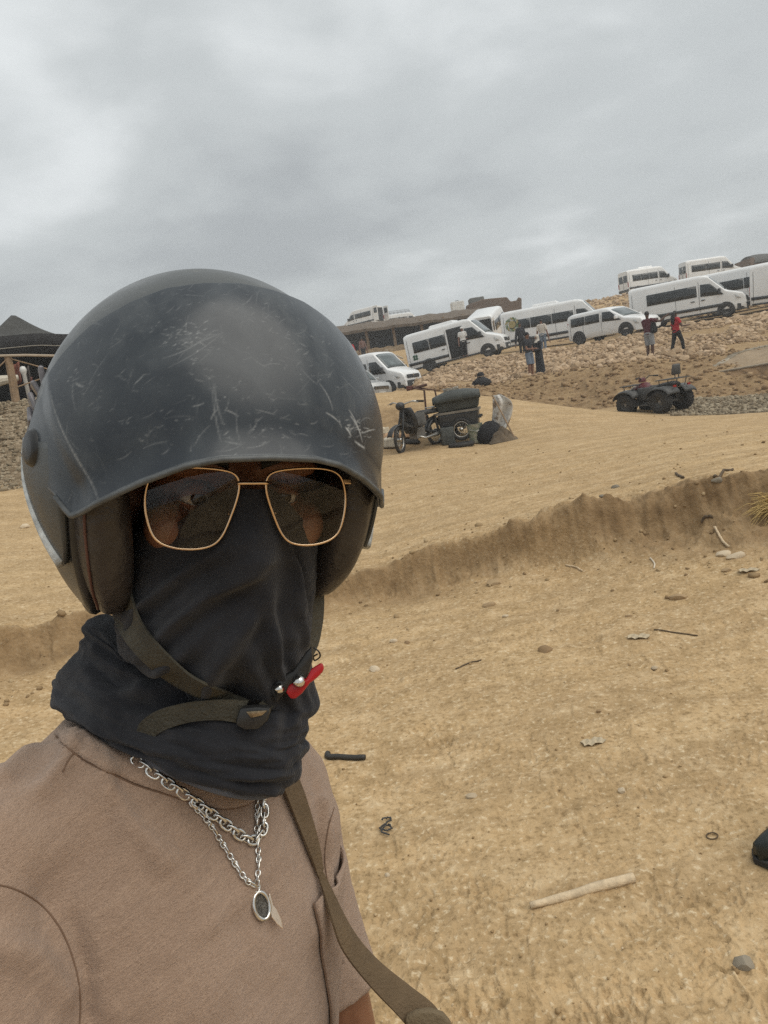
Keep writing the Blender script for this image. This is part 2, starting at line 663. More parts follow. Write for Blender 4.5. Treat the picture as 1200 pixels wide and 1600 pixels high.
def zones(x, y, seg, az, r):
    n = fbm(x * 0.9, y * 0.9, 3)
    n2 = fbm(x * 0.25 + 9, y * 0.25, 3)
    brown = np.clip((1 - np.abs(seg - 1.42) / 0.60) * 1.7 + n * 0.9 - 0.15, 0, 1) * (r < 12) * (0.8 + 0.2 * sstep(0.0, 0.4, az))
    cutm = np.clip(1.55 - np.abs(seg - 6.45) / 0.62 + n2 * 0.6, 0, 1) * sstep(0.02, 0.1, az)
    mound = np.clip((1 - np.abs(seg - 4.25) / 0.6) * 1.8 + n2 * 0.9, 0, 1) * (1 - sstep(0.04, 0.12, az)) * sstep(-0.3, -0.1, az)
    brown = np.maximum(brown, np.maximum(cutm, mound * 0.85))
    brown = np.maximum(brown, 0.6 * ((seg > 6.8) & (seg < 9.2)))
    grav = sstep(-0.12, -0.22, az) * sstep(4.0 - 0.08, 4.1, seg + 0.12 * n) * (seg < 6)
    grav = np.maximum(grav, sstep(0.36, 0.42, az) * sstep(4.85, 5.02, seg + 0.1 * n) * (seg < 5.98))
    return np.clip(brown * (1 - grav), 0, 1), np.clip(grav, 0, 1)


def make_ground():
    # rings about the camera: fine inside the view, coarse elsewhere
    fine_az = np.linspace(-0.72, 0.80, NAZ_F)
    coarse = np.concatenate([np.linspace(0.80, 2 * PI - 0.72, 60)[1:-1]])
    az = np.concatenate([fine_az, coarse])
    rs = [0.15, 0.5, 1.0]
    while rs[-1] < 8:
        rs.append(rs[-1] * 1.0032)
    while rs[-1] < 40:
        rs.append(rs[-1] * 1.0085)
    while rs[-1] < 120:
        rs.append(rs[-1] * 1.02)
    while rs[-1] < 3000:
        rs.append(rs[-1] * 1.2)
    rs = np.array(rs)
    na, nr = len(az), len(rs)
    A, Q = np.meshgrid(az, rs)
    x, y = (Q * np.sin(A)).ravel(), (Q * np.cos(A)).ravel()
    z, seg, a2, r = land(x, y)
    z = stamp_feet(x, y, z, r)
    br, gv = zones(x, y, seg, a2, r)
    verts = np.stack([x, y, z], 1)
    verts = np.vstack([verts, [[0, 0, 0]]])
    i, j = np.meshgrid(np.arange(nr - 1), np.arange(na), indexing='ij')
    j2 = (j + 1) % na
    quads = np.stack([i * na + j, i * na + j2, (i + 1) * na + j2, (i + 1) * na + j], -1).reshape(-1, 4)[:, ::-1]
    c = len(verts) - 1
    tris = np.stack([np.arange(na), (np.arange(na) + 1) % na, np.full(na, c)], 1)[:, ::-1][:, ::-1]
    me = bpy.data.meshes.new('ground')
    me.vertices.add(len(verts))
    me.vertices.foreach_set('co', verts.astype(np.float32).ravel())
    nl = quads.size + tris.size
    me.loops.add(nl)
    me.loops.foreach_set('vertex_index', np.concatenate([quads.ravel(), tris.ravel()]).astype(np.int32))
    nf = len(quads) + len(tris)
    me.polygons.add(nf)
    ls = np.concatenate([np.arange(len(quads)) * 4, quads.size + np.arange(len(tris)) * 3]).astype(np.int32)
    me.polygons.foreach_set('loop_start', ls)
    me.polygons.foreach_set('use_smooth', np.ones(nf, bool))
    me.update(calc_edges=True)
    me.validate()
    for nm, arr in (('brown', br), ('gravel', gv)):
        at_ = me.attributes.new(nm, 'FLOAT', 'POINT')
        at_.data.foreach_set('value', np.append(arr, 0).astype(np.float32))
    return me


def ground_material():
    m = NT('dusty_ground')
    v = m.coords('Object')
    big = m.noise(v, 0.35, 5, 0.6)
    mid = m.noise(v, 2.6, 6, 0.65)
    fin = m.noise(v, 42.0, 3, 0.6)
    flow = m.noise(m.coords('Object', scale=(0.5, 2.8, 1), rot=(0, 0, R(-7))), 1.6, 6, 0.6, 0.4)
    c = m.ramp(mid, [(0.28, (0.36, 0.25, 0.132)), (0.5, (0.475, 0.328, 0.174)), (0.74, (0.585, 0.44, 0.268))])
    c = m.mix(m.ramp(big, [(0.35, 0.0), (0.65, 0.5)]), c, (0.53, 0.385, 0.212))
    c = m.mix(m.ramp(flow, [(0.42, 0.0), (0.60, 0.75)]), c, (0.375, 0.262, 0.142))
    c = m.mix(m.ramp(fin, [(0.30, 0.75), (0.47, 0.0)]), c, (0.22, 0.145, 0.07))
    spk = m.noise(v, 9.5, 6, 0.68)  # speckle contrast in the colour partly stands for relief shading
    c = m.mix(m.ramp(spk, [(0.36, 0.42), (0.49, 0.0)]), c, (0.27, 0.18, 0.085))
    c = m.mix(m.ramp(spk, [(0.55, 0.0), (0.70, 0.55)]), c, (0.64, 0.50, 0.315))
    c = m.mix(m.ramp(fin, [(0.57, 0.0), (0.70, 0.7)]), c, (0.68, 0.56, 0.38))
    # brown damp soil on the cuts
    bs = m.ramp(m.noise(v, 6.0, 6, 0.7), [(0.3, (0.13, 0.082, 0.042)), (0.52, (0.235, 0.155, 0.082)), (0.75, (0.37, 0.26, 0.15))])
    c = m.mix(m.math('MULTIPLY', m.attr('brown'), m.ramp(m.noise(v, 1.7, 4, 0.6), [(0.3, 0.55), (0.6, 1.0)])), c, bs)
    gs = m.ramp(m.voronoi(v, 16.0, out='Color'), [(0.2, (0.17, 0.125, 0.078)), (0.6, (0.27, 0.21, 0.14)), (0.95, (0.38, 0.31, 0.22))])
    c = m.mix(m.attr('gravel'), c, gs)
    m.set(color=c, rough=0.95, spec=0.12)
    gh = m.math('MULTIPLY', m.voronoi(v, 16.0), m.attr('gravel'))
    h = m.math('ADD', m.math('MULTIPLY', fin, 0.40), m.math('MULTIPLY', m.noise(v, 11.0, 4, 0.6), 0.55))
    crumb = m.ramp(m.voronoi(v, 55.0), [(0.0, 1.0), (0.22, 0.0)])
    h = m.math('ADD', h, m.math('MULTIPLY', crumb, 0.12))
    h = m.math('ADD', h, m.math('MULTIPLY', gh, -3.0))
    m.bump(h, 0.7, 0.030)
    return m.m


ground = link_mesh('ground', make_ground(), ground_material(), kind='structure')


def gz(x, y):
    return float(land(np.array([x]), np.array([y]))[0][0])


def on_ground(px, py, r_guess=None):
    """where the sight line of a photo spot meets the land"""
    v = ray(px, py)
    v = v / math.hypot(v.x, v.y)
    ts = np.concatenate([np.arange(1.0, 20, 0.03), np.arange(20, 130, 0.15)])
    if r_guess:
        ts = ts[(ts > r_guess * 0.6)]
    xs, ys, zs = CAM.x + v.x * ts, CAM.y + v.y * ts, CAM.z + v.z * ts
    g = land(xs, ys)[0]
    k = np.nonzero(zs <= g)[0]
    t = ts[k[0]] if len(k) else (r_guess or 20)
    if len(k) and k[0] > 0:
        a, b = ts[k[0] - 1], ts[k[0]]
        fine = np.linspace(a, b, 33)
        g = land(CAM.x + v.x * fine, CAM.y + v.y * fine)[0]
        q = np.nonzero(CAM.z + v.z * fine <= g)[0]
        t = fine[q[0]] if len(q) else b
    p = CAM + v * float(t)
    p.z = gz(p.x, p.y)
    return p

# ------------------------------------------------------------------ the rider in the foreground
def frame(o, yaw, pitch, roll):
    fw = Vector((math.sin(yaw), -math.cos(yaw), 0))
    hx = Vector((math.cos(yaw), math.sin(yaw), 0))
    up = Vector((0, 0, 1))
    fw, up = fw * math.cos(pitch) + up * math.sin(pitch), up * math.cos(pitch) - fw * math.sin(pitch)
    hx, up = hx * math.cos(roll) + up * math.sin(roll), up * math.cos(roll) - hx * math.sin(roll)
    return Matrix(((hx.x, fw.x, up.x, o[0]), (hx.y, fw.y, up.y, o[1]), (hx.z, fw.z, up.z, o[2]), (0, 0, 0, 1)))


H0 = Vector((-0.1295, 0.6145, 1.550))
HEAD = frame(H0, R(21), 0, R(-10.5))                    # x to the rider's left, y out of the face, z up
HELM = frame(H0, R(25), 0, R(-10)) @ Matrix.Translation((-0.010, -0.010, 0.022))
T0 = at(275, 1130, 0.65)
TORSO = frame(T0, R(46), 0, R(-14))
GROUND_P = gz(T0.x, T0.y)


def bvh_of(o):
    o.data.calc_loop_triangles()
    mw = o.matrix_world
    return BVHTree.FromPolygons([mw @ v.co for v in o.data.vertices], [tuple(p.vertices) for p in o.data.polygons])


def cast(px, py, bvh, off=0.003, default=0.6):
    d = ray(px, py).normalized()
    h = bvh.ray_cast(CAM, d)
    if h[0] is None:
        return at(px, py, default)
    return h[0] - d * off


def interp(x, tab):
    return float(np.interp(x, [t[0] for t in tab], [t[1] for t in tab]))


def to_mesh_np(name, V, F):
    me = bpy.data.meshes.new(name)
    me.from_pydata([tuple(v) for v in V], [], F)
    bm = bmesh.new()
    bm.from_mesh(me)
    bmesh.ops.remove_doubles(bm, verts=bm.verts, dist=1e-6)
    bmesh.ops.recalc_face_normals(bm, faces=bm.faces)
    bm.to_mesh(me)
    bm.free()
    return me


# ---- materials of the rider
def mat_skin():
    m = NT('brown_skin')
    v = m.coords('Object')
    c = m.ramp(m.noise(v, 18, 5, 0.6), [(0.3, (0.185, 0.080, 0.044)), (0.7, (0.275, 0.130, 0.074))])
    m.set(color=c, rough=0.5, sss=0.08)
    m.b.inputs['Subsurface Radius'].default_value = (0.02, 0.008, 0.004)
    m.bump(m.noise(v, 380, 4, 0.6), 0.25, 0.001)
    return m.m


def mat_jersey():
    m = NT('black_jersey')
    v = m.coords('Object')
    c = m.ramp(m.noise(v, 14, 6, 0.65), [(0.3, (0.0175, 0.0182, 0.0220)), (0.55, (0.030, 0.031, 0.036)), (0.75, (0.050, 0.051, 0.058))])
    m.set(color=c, rough=0.95, sheen=0.12, sheen_rough=0.5, spec=0.15)
    w = m.n('ShaderNodeTexWave', wave_type='BANDS')
    m.link(m.coords('Object', scale=(1, 1, 1.4)), w.inputs['Vector'])
    w.inputs['Scale'].default_value = 320
    w.inputs['Distortion'].default_value = 2.5
    h = m.math('ADD', m.math('MULTIPLY', w.outputs['Fac'], 0.35), m.noise(v, 120, 5, 0.65))
    m.bump(h, 0.5, 0.0022)
    return m.m


def mat_shirt():
    m = NT('taupe_slub_cotton')
    v = m.coords('Object')
    # fabric runs across the chest: stretch noise along the rider's width
    tilt = m.coords('Object', rot=(0, R(14), R(-46)))
    mp = m.n('ShaderNodeMapping')
    m.link(tilt, mp.inputs[0])
    mp.inputs['Scale'].default_value = (16, 22, 90)
    slub = m.noise(mp.outputs[0], 2.2, 5, 0.6, 0.5)
    mp2 = m.n('ShaderNodeMapping')
    m.link(tilt, mp2.inputs[0])
    mp2.inputs['Scale'].default_value = (150, 150, 420)
    fz = m.noise(mp2.outputs[0], 3.0, 3, 0.7)
    blot = m.noise(v, 7, 5, 0.6)
    c = m.ramp(blot, [(0.3, (0.365, 0.252, 0.182)), (0.7, (0.455, 0.322, 0.238))])
    c = m.mix(m.ramp(slub, [(0.45, 0.0), (0.70, 0.42)]), c, (0.56, 0.40, 0.29))
    c = m.mix(m.ramp(fz, [(0.35, 0.42), (0.55, 0.0)]), c, (0.23, 0.148, 0.10))
    m.set(color=c, rough=0.95, sheen=0.25, sheen_rough=0.5, spec=0.12)
    h = m.math('ADD', m.math('MULTIPLY', slub, 0.55), m.math('MULTIPLY', fz, 0.55))
    h = m.math('ADD', h, m.math('MULTIPLY', m.noise(v, 26, 6, 0.65), 0.9))
    m.bump(h, 0.9, 0.0042)
    return m.m


def mat_visor():
    m = NT('scuffed_smoke_visor')
    v = m.coords('Object')
    cl_ = m.noise(v, 12, 6, 0.62, 0.8)
    sm = m.noise(m.coords('Object', scale=(1, 1, 0.25)), 26, 5, 0.6, 0.6)
    sc = m.attr('scuff')
    hz = m.attr('haze')
    c = m.ramp(cl_, [(0.32, (0.024, 0.030, 0.039)), (0.55, (0.039, 0.047, 0.056)), (0.75, (0.062, 0.072, 0.082))])
    c = m.mix(hz, c, (0.15, 0.165, 0.17))
    c = m.mix(sc, c, (0.62, 0.64, 0.64))
    rr = m.ramp(sm, [(0.3, 0.20), (0.6, 0.31), (0.8, 0.45)])
    rr = m.math('ADD', rr, m.math('MULTIPLY', m.math('ADD', sc, hz), 0.5), True)
    m.set(color=c, rough=rr, spec=0.4, coat=0.0)
    h = m.math('SUBTRACT', m.math('MULTIPLY', m.noise(v, 16, 3, 0.5), 0.35), m.math('MULTIPLY', sc, 0.15))
    m.bump(h, 0.12, 0.004)
    return m.m


def mat_shell():
    m = NT('worn_black_shell')
    v = m.coords('Object')
    n1 = m.noise(v, 22, 6, 0.65, 0.5)
    st = m.noise(m.coords('Object', scale=(1, 1, 4)), 60, 6, 0.7)
    c = m.ramp(n1, [(0.3, (0.035, 0.039, 0.040)), (0.7, (0.080, 0.086, 0.085))])
    c = m.mix(m.ramp(st, [(0.62, 0.0), (0.72, 0.5)]), c, (0.22, 0.22, 0.20))
    m.set(color=c, rough=m.ramp(n1, [(0.3, 0.22), (0.7, 0.45)]))
    m.bump(st, 0.12, 0.002)
    return m.m


M_SKIN, M_JERSEY, M_SHIRT, M_VISOR, M_SHELL = mat_skin(), mat_jersey(), mat_shirt(), mat_visor(), mat_shell()
M_SEAM = simple('brown_seam_thread', (0.17, 0.105, 0.068), 0.9)
M_PAD = simple('worn_pad_leather', (0.040, 0.034, 0.031), 0.38, var=0.35, scale=25, bump=0.25, bscale=90)
M_LINING = simple('dark_foam_lining', (0.012, 0.012, 0.013), 0.95)
M_WEB = simple('olive_black_webbing', (0.058, 0.053, 0.038), 0.75, var=0.35, scale=30, bump=0.5, bscale=300)
M_STEEL = simple('polished_steel', (0.72, 0.71, 0.68), 0.16, 1.0, var=0.08, scale=60)
M_GOLD = simple('pale_gold_metal', (0.78, 0.56, 0.36), 0.22, 1.0, var=0.08, scale=60)
M_RED = simple('red_plastic', (0.42, 0.012, 0.018), 0.35, var=0.2, scale=40)
M_BLKPL = simple('black_plastic', (0.022, 0.022, 0.022), 0.4, var=0.25, scale=30)
M_SCUFF = simple('scuffed_grey_edge', (0.52, 0.54, 0.53), 0.6, var=0.4, scale=60, bump=0.3, bscale=200)
M_GREYCLOTH = simple('blue_grey_cloth', (0.115, 0.125, 0.150), 0.95, var=0.2, scale=40, bump=0.4, bscale=260)
M_STRAP = simple('khaki_webbing', (0.150, 0.102, 0.056), 0.9, var=0.18, scale=30, bump=0.6, bscale=420)
M_TROUSER = simple('charcoal_trouser_cloth', (0.035, 0.036, 0.042), 0.95, var=0.2, scale=12, bump=0.4, bscale=120)
M_EYEW = simple('eye_white', (0.55, 0.52, 0.48), 0.15, var=0.05)
M_IRIS = simple('dark_brown_iris', (0.02, 0.01, 0.006), 0.08)
M_HAIR = simple('black_hair', (0.010, 0.009, 0.008), 0.6, var=0.3, scale=200)


# ---- body: one continuous mesh
def build_body():
    mb = MB()

    def blob(M, c, s, n=16):
        rows = []
        for i in range(n + 1):
            e_ = -PI / 2 + PI * i / n
            rows.append([M @ (Vector(c) + Vector((s[0] * math.cos(e_) * math.cos(2 * PI * j / 24), s[1] * math.cos(e_) * math.sin(2 * PI * j / 24), s[2] * math.sin(e_)))) for j in range(24)])
        mb.grid(rows, close_u=True)

    # head
    blob(HEAD, (0, -0.012, 0.035), (0.076, 0.096, 0.098))
    blob(HEAD, (0, 0.022, -0.045), (0.060, 0.066, 0.078))
    blob(HEAD, (0, 0.058, -0.105), (0.028, 0.028, 0.022))
    for s in (-1, 1):
        blob(HEAD, (s * 0.030, 0.075, 0.018), (0.030, 0.014, 0.010))       # brow
        blob(HEAD, (s * 0.046, 0.055, -0.028), (0.024, 0.026, 0.022))      # cheek
        blob(HEAD, (s * 0.078, -0.01, -0.015), (0.010, 0.020, 0.032))      # ear
    mb.tube([HEAD @ Vector(p) for p in ((0, 0.080, 0.012), (0, 0.088, -0.005), (0, 0.098, -0.025), (0, 0.102, -0.040), (0, 0.085, -0.048))], [0.009, 0.010, 0.012, 0.015, 0.010], 10)
    # neck
    mb.tube([HEAD @ Vector((0, -0.015, -0.05)), HEAD @ Vector((0, -0.02, -0.12)), TORSO @ Vector((0, -0.01, -0.02)), TORSO @ Vector((0, -0.01, -0.09))], [0.052, 0.052, 0.056, 0.07], 16)
    # trunk
    rows = []
    for (z, w, f_, b_) in ((-0.03, 0.075, 0.05, 0.06), (-0.08, 0.145, 0.07, 0.085), (-0.16, 0.16, 0.098, 0.09), (-0.26, 0.155, 0.100, 0.09), (-0.38, 0.14, 0.09, 0.09), (-0.50, 0.15, 0.09, 0.10), (-0.58, 0.13, 0.08, 0.09)):
        rows.append([TORSO @ Vector((w * math.cos(a), (f_ if math.sin(a) > 0 else b_) * math.sin(a), z)) for a in np.linspace(0, 2 * PI, 28, endpoint=False)])
    rows.insert(0, [sum(rows[0], Vector()) / 28] * 28)
    rows.append([sum(rows[-1], Vector()) / 28] * 28)
    mb.grid(rows, close_u=True)
    # left arm (image right)
    lsh, lel = at(432, 1236, 0.775), at(540, 1665, 0.80)
    lwr = at(640, 1990, 0.68)
    mb.tube([lsh, lerp(lsh, lel, 0.5), lel, lerp(lel, lwr, 0.4), lwr], [0.048, 0.046, 0.042, 0.040, 0.025], 14)
    # right arm, reaching out to hold the camera
    rsh, rel, rwr = at(-55, 1345, 0.53), at(-60, 2080, 0.43), Vector((-0.10, -0.045, 1.46))
    mb.tube([rsh, lerp(rsh, rel, 0.5), rel, lerp(rel, rwr, 0.4), rwr], [0.042, 0.040, 0.036, 0.037, 0.026], 14)

    def hand(w, d, side, up, curl):
        d, side, up = d.normalized(), side.normalized(), up.normalized()
        mb.tube([w - d * 0.01, w + d * 0.03, w + d * 0.085], [0.026, 0.036, 0.036], 12, squash=(0.5, 1.0) if abs(up.z) > 0.5 else (0.9, 0.9))
        for k, (o_, L) in enumerate(((-0.030, 0.072), (-0.010, 0.082), (0.010, 0.077), (0.029, 0.060))):
            p0 = w + d * 0.075 + side * o_
            p1 = p0 + d * L * 0.45 + up * 0.004
            p2 = p1 + (d * math.cos(curl) + up * math.sin(curl)) * L * 0.32
            p3 = p2 + (d * math.cos(2 * curl) + up * math.sin(2 * curl)) * L * 0.25
            mb.tube([p0, p1, p2, p3], [0.0095, 0.009, 0.0085, 0.007], 8)
        q0 = w + d * 0.025 - side * 0.026
        q1 = q0 - side * 0.028 + d * 0.03 + up * 0.008
        q2 = q1 + d * 0.03 + up * 0.014
        mb.tube([q0, q1, q2], [0.013, 0.011, 0.008], 8)

    hd = (lwr - lel).normalized()
    hand(lwr, hd, Vector((0.3, -0.9, 0)).cross(hd), Vector((-0.4, 0, 0.6)), 0.5)
    hand(rwr, Vector((0.5, -0.1, 0.6)), Vector((0.2, -1, 0)), Vector((0.7, 0.1, 0.2)), 0.7)
    # legs
    hipc = TORSO @ Vector((0, 0, -0.54))
    side = Vector((TORSO[0][0], TORSO[1][0], 0)).normalized()
    fwd = Vector((TORSO[0][1], TORSO[1][1], 0)).normalized()
    for s in (-1, 1):
        h = hipc + side * 0.085 * s
        ft = Vector((hipc.x + 0.02, hipc.y, 0)) + side * 0.12 * s
        g = gz(ft.x, ft.y)
        an = Vector((ft.x, ft.y, g + 0.09))
        kn = lerp(h, an, 0.5) + fwd * 0.02
        mb.tube([h, lerp(h, kn, 0.5), kn, lerp(kn, an, 0.35), an], [0.088, 0.078, 0.056, 0.055, 0.038], 16)
        mb.tube([an - fwd * 0.05 - Vector((0, 0, 0.055)), an + fwd * 0.05 - Vector((0, 0, 0.05)), an + fwd * 0.15 - Vector((0, 0, 0.062))], [0.032, 0.036, 0.026], 12)
    o = mb.build('body', M_SKIN)
    modify(o, 'REMESH', mode='VOXEL', voxel_size=0.0045)
    modify(o, 'SMOOTH', factor=0.5, iterations=4)
    baked(o)
    # eye hollows
    me = o.data
    co = np.empty(len(me.vertices) * 3)
    me.vertices.foreach_get('co', co)
    co = co.reshape(-1, 3)
    Mi = np.array(HEAD.inverted())
    l = co @ Mi[:3, :3].T + Mi[:3, 3]
    d = np.zeros(len(l))
    for s in (-1, 1):
        d += np.exp(-(((l[:, 0] - s * 0.032) / 0.017) ** 2 + ((l[:, 2] + 0.004) / 0.012) ** 2)) * (l[:, 1] > 0.03)
    l[:, 1] -= 0.011 * d
    Mf = np.array(HEAD)
    co = l @ Mf[:3, :3].T + Mf[:3, 3]
    me.vertices.foreach_set('co', co.ravel())
    me.polygons.foreach_set('use_smooth', [True] * len(me.polygons))
    return o, lsh, lel, lwr, rsh, rel, rwr


person = empty('person', (T0.x, T0.y, GROUND_P), label='rider in the foreground wearing a taupe T-shirt and a black neck gaiter over the face', cat='person')
PERSON_INV = Matrix.Translation(-Vector(person.location))


def world_of(p):
    if p is None:
        return Matrix.Identity(4)
    return world_of(p.parent) @ p.matrix_parent_inverse @ Matrix.LocRotScale(p.location, p.rotation_euler, p.scale)


def child(o, parent=None):
    """parent while keeping the world place"""
    o.parent = parent or person
    o.matrix_parent_inverse = world_of(o.parent).inverted()
    return o


body, LSH, LEL, LWR, RSH, REL, RWR = build_body()
child(body)
for s in (-1, 1):
    mb = MB()
    c = HEAD @ Vector((s * 0.032, 0.0665, -0.005))
    mb.lathe([(0.0, 0.0125), (0.005, 0.0115), (0.009, 0.0088), (0.012, 0.002), (0.012, -0.002), (0.009, -0.009), (0.0, -0.0125)], axis='Y', n=20)
    ey = mb.build('eye', M_EYEW, smooth=True)
    ey.matrix_world = HEAD.copy() @ Matrix.Translation((s * 0.032, 0.0665, -0.005))
    child(ey)
    mb = MB()
    mb.lathe([(0.0, 0.0128), (0.003, 0.0126), (0.0056, 0.0116)], axis='Y', n=18)
    ir = mb.build('iris', M_IRIS, ey, smooth=True)
    mb = MB()
    for lo_, hi_ in ((12, 100), (-95, -24)):
        rws = []
        for e_ in np.linspace(lo_, hi_, 9):
            rws.append([Vector((0.0152 * math.cos(R(e_)) * math.sin(a), 0.0136 * math.cos(R(e_)) * math.cos(a), 0.0136 * math.sin(R(e_)) - 0.004 * math.sin(a) ** 2 * (1 if lo_ > 0 else -1))) for a in np.linspace(-1.5, 1.5, 15)])
        mb.grid(rws)
    mb.build('eyelids', M_SKIN, ey, smooth=True)
    mb = MB()
    rows = []
    for k in range(9):
        t = k / 8
        x = s * lerp(0.012, 0.054, t)
        zc = 0.020 + 0.006 * math.sin(t * 2.4) - 0.006 * t * t
        h = 0.0055 * (1 - 0.55 * t)
        y = 0.089 - 0.018 * t * t
        rows.append([HEAD @ Vector((x, y - 0.008, zc - h)), HEAD @ Vector((x, y, zc - h * 0.6)), HEAD @ Vector((x, y + 0.001, zc)), HEAD @ Vector((x, y - 0.001, zc + h * 0.7)), HEAD @ Vector((x, y - 0.009, zc + h))])
    mb.grid(rows)
    child(mb.build('eyebrow', M_HAIR, smooth=True))


# ---- T-shirt
def build_shirt():
    mb = MB()
    rows = []
    tab = ((0.0, 0.084, 0.064, 0.086, -0.012), (-0.03, 0.122, 0.078, 0.100, -0.010), (-0.06, 0.155, 0.088, 0.108, -0.006), (-0.10, 0.172, 0.101, 0.112, 0.0),
           (-0.16, 0.178, 0.116, 0.112, 0.0), (-0.24, 0.176, 0.119, 0.108, 0.0), (-0.34, 0.170, 0.113, 0.105, 0.0), (-0.46, 0.168, 0.112, 0.110, 0.0), (-0.60, 0.175, 0.118, 0.118, 0.0), (-0.64, 0.176, 0.118, 0.118, 0.0))
    for (z, w, f_, b_, yc) in tab:
        ring = []
        for a in np.linspace(0, 2 * PI, 48, endpoint=False):
            ca, sa = math.cos(a), math.sin(a)
            ex = 0.86
            x = (w - (0.026 * float(sstep(-0.09, -0.16, z)) if ca > 0 else 0)) * math.copysign(abs(ca) ** ex, ca)
            y = (f_ if sa > 0 else b_) * math.copysign(abs(sa) ** ex, sa) + yc
            ring.append(TORSO @ Vector((x, y, z)))
        rows.append(ring)
    rows.insert(0, [sum(rows[0], Vector()) / 48] * 48)
    rows.append([sum(rows[-1], Vector()) / 48] * 48)
    mb.grid(rows, close_u=True)
    # sleeves
    a, b = LSH, at(502, 1532, 0.80)
    mb.tube([TORSO @ Vector((0.09, -0.02, -0.055)), a, lerp(a, b, 0.35), lerp(a, b, 0.7), b], [0.058, 0.058, 0.056, 0.060, 0.063], 24)
    a, b = RSH, at(-50, 1900, 0.455)
    mb.tube([TORSO @ Vector((-0.08, 0.0, -0.06)), a, lerp(a, b, 0.35), lerp(a, b, 0.7), b], [0.062, 0.070, 0.070, 0.068, 0.068], 24)
    o = mb.build('t_shirt', M_SHIRT)
    modify(o, 'REMESH', mode='VOXEL', voxel_size=0.0042)
    modify(o, 'SMOOTH', factor=0.6, iterations=14)
    baked(o)
    me = o.data
    n = len(me.vertices)
    co, no = np.empty(n * 3), np.empty(n * 3)
    me.vertices.foreach_get('co', co)
    me.vertices.foreach_get('normal', no)
    co, no = co.reshape(-1, 3), no.reshape(-1, 3)
    Mi = np.array(TORSO.inverted())
    l = co @ Mi[:3, :3].T + Mi[:3, 3]
    # soft drape: folds running from the shoulders to the chest
    u, w = l[:, 0] + 0.35 * l[:, 2], l[:, 2] - 0.3 * l[:, 0]
    d = 0.0050 * fbm(u * 11 + 3, w * 3.2, 3, 0.5, True) + 0.0030 * fbm(l[:, 0] * 22, l[:, 2] * 13 + l[:, 1] * 9, 3)
    d += 0.0013 * fbm(l[:, 0] * 60 + l[:, 1] * 30, l[:, 2] * 60, 2)
    co = co + no * d[:, None]
    # long folds drawn in the photograph: (photo points, height)
    for pts, hgt, wid in ((((135, 1165), (170, 1230), (215, 1300), (260, 1350)), 0.0095, 0.009), (((118, 1150), (100, 1190), (60, 1235)), 0.009, 0.007),
                          (((60, 1140), (40, 1180), (0, 1215)), 0.008, 0.008), (((505, 1250), (512, 1330), (510, 1400)), 0.009, 0.006),
                          (((495, 1210), (505, 1290), (500, 1350)), -0.004, 0.008), (((430, 1330), (380, 1400), (320, 1450)), 0.005, 0.010),
                          (((0, 1480), (60, 1500), (110, 1560)), 0.008, 0.010), (((112, 1440), (134, 1520), (138, 1600)), -0.007, 0.006)):
        cs = [cast(px, py, FOLD_BVH[0]) if FOLD_BVH else None for px, py in pts] if FOLD_BVH else None
        if cs is None:
            break
        P = []
        for q in range(len(cs) - 1):
            for t in np.linspace(0, 1, 12, endpoint=False):
                P.append(cs[q].lerp(cs[q + 1], t))
        P = np.array(P)
        for q in range(0, len(co), 20000):
            dd = np.sqrt(((co[q:q + 20000, None, :] - P[None]) ** 2).sum(-1)).min(1)
            co[q:q + 20000] += no[q:q + 20000] * (hgt * np.exp(-(dd / wid) ** 2))[:, None]
    me.vertices.foreach_set('co', co.ravel())
    me.polygons.foreach_set('use_smooth', [True] * len(me.polygons))
    return o


FOLD_BVH = []
_tmp = build_shirt()
FOLD_BVH.append(bvh_of(_tmp))
bpy.data.objects.remove(_tmp)
shirt = child(build_shirt())
bpy.context.view_layer.update()
SHIRT = bvh_of(shirt)


def snap(p, bvh, off):
    h = bvh.find_nearest(p)
    n = h[1]
    if n.dot(p - h[0]) < 0 and (p - h[0]).length > 0.03:
        pass
    return h[0] + n * off


def ribbon(path, halfw, thick, name, mat, parent, n_w=5, smooth=True):
    """path: list of (left edge, right edge) points -> a strap with thickness"""
    mb = MB()
    rows_t, rows_b = [], []
    k = len(path)
    for i, (a, b) in enumerate(path):
        a2, b2 = path[min(i + 1, k - 1)]
        a1, b1 = path[max(i - 1, 0)]
        t = ((a2 + b2) - (a1 + b1)).normalized()
        nrm = t.cross(b - a).normalized()
        if nrm.dot(CAM - a) < 0:
            nrm = -nrm
        rows_t.append([a.lerp(b, j / (n_w - 1)) + nrm * thick for j in range(n_w)])
        rows_b.append([a.lerp(b, j / (n_w - 1)) for j in range(n_w)])
    ring = [rt + rb[::-1] for rt, rb in zip(rows_t, rows_b)]
    mb.grid(ring, close_u=True)
    mb.f.append(tuple(range(2 * n_w)))
    mb.f.append(tuple((k - 1) * 2 * n_w + j for j in range(2 * n_w)))
    mb.mi += [0, 0]
    o = mb.build(name, mat, smooth=smooth)
    o.data.set_sharp_from_angle(angle=R(50))
    return child(o, parent) if parent is not None else o


def spline(pts, n):
    """Catmull-Rom through points"""
    P = [Vector(p) for p in pts]
    P = [P[0] * 2 - P[1]] + P + [P[-1] * 2 - P[-2]]
    out = []
    m_ = len(P) - 3
    for k in range(n):
        t = k / (n - 1) * m_
        i = min(int(t), m_ - 1)
        u = t - i
        a, b, c, d = P[i:i + 4]
        out.append(0.5 * ((2 * b) + (c - a) * u + (2 * a - 5 * b + 4 * c - d) * u * u + (3 * b - a - 3 * c + d) * u ** 3))
    return out


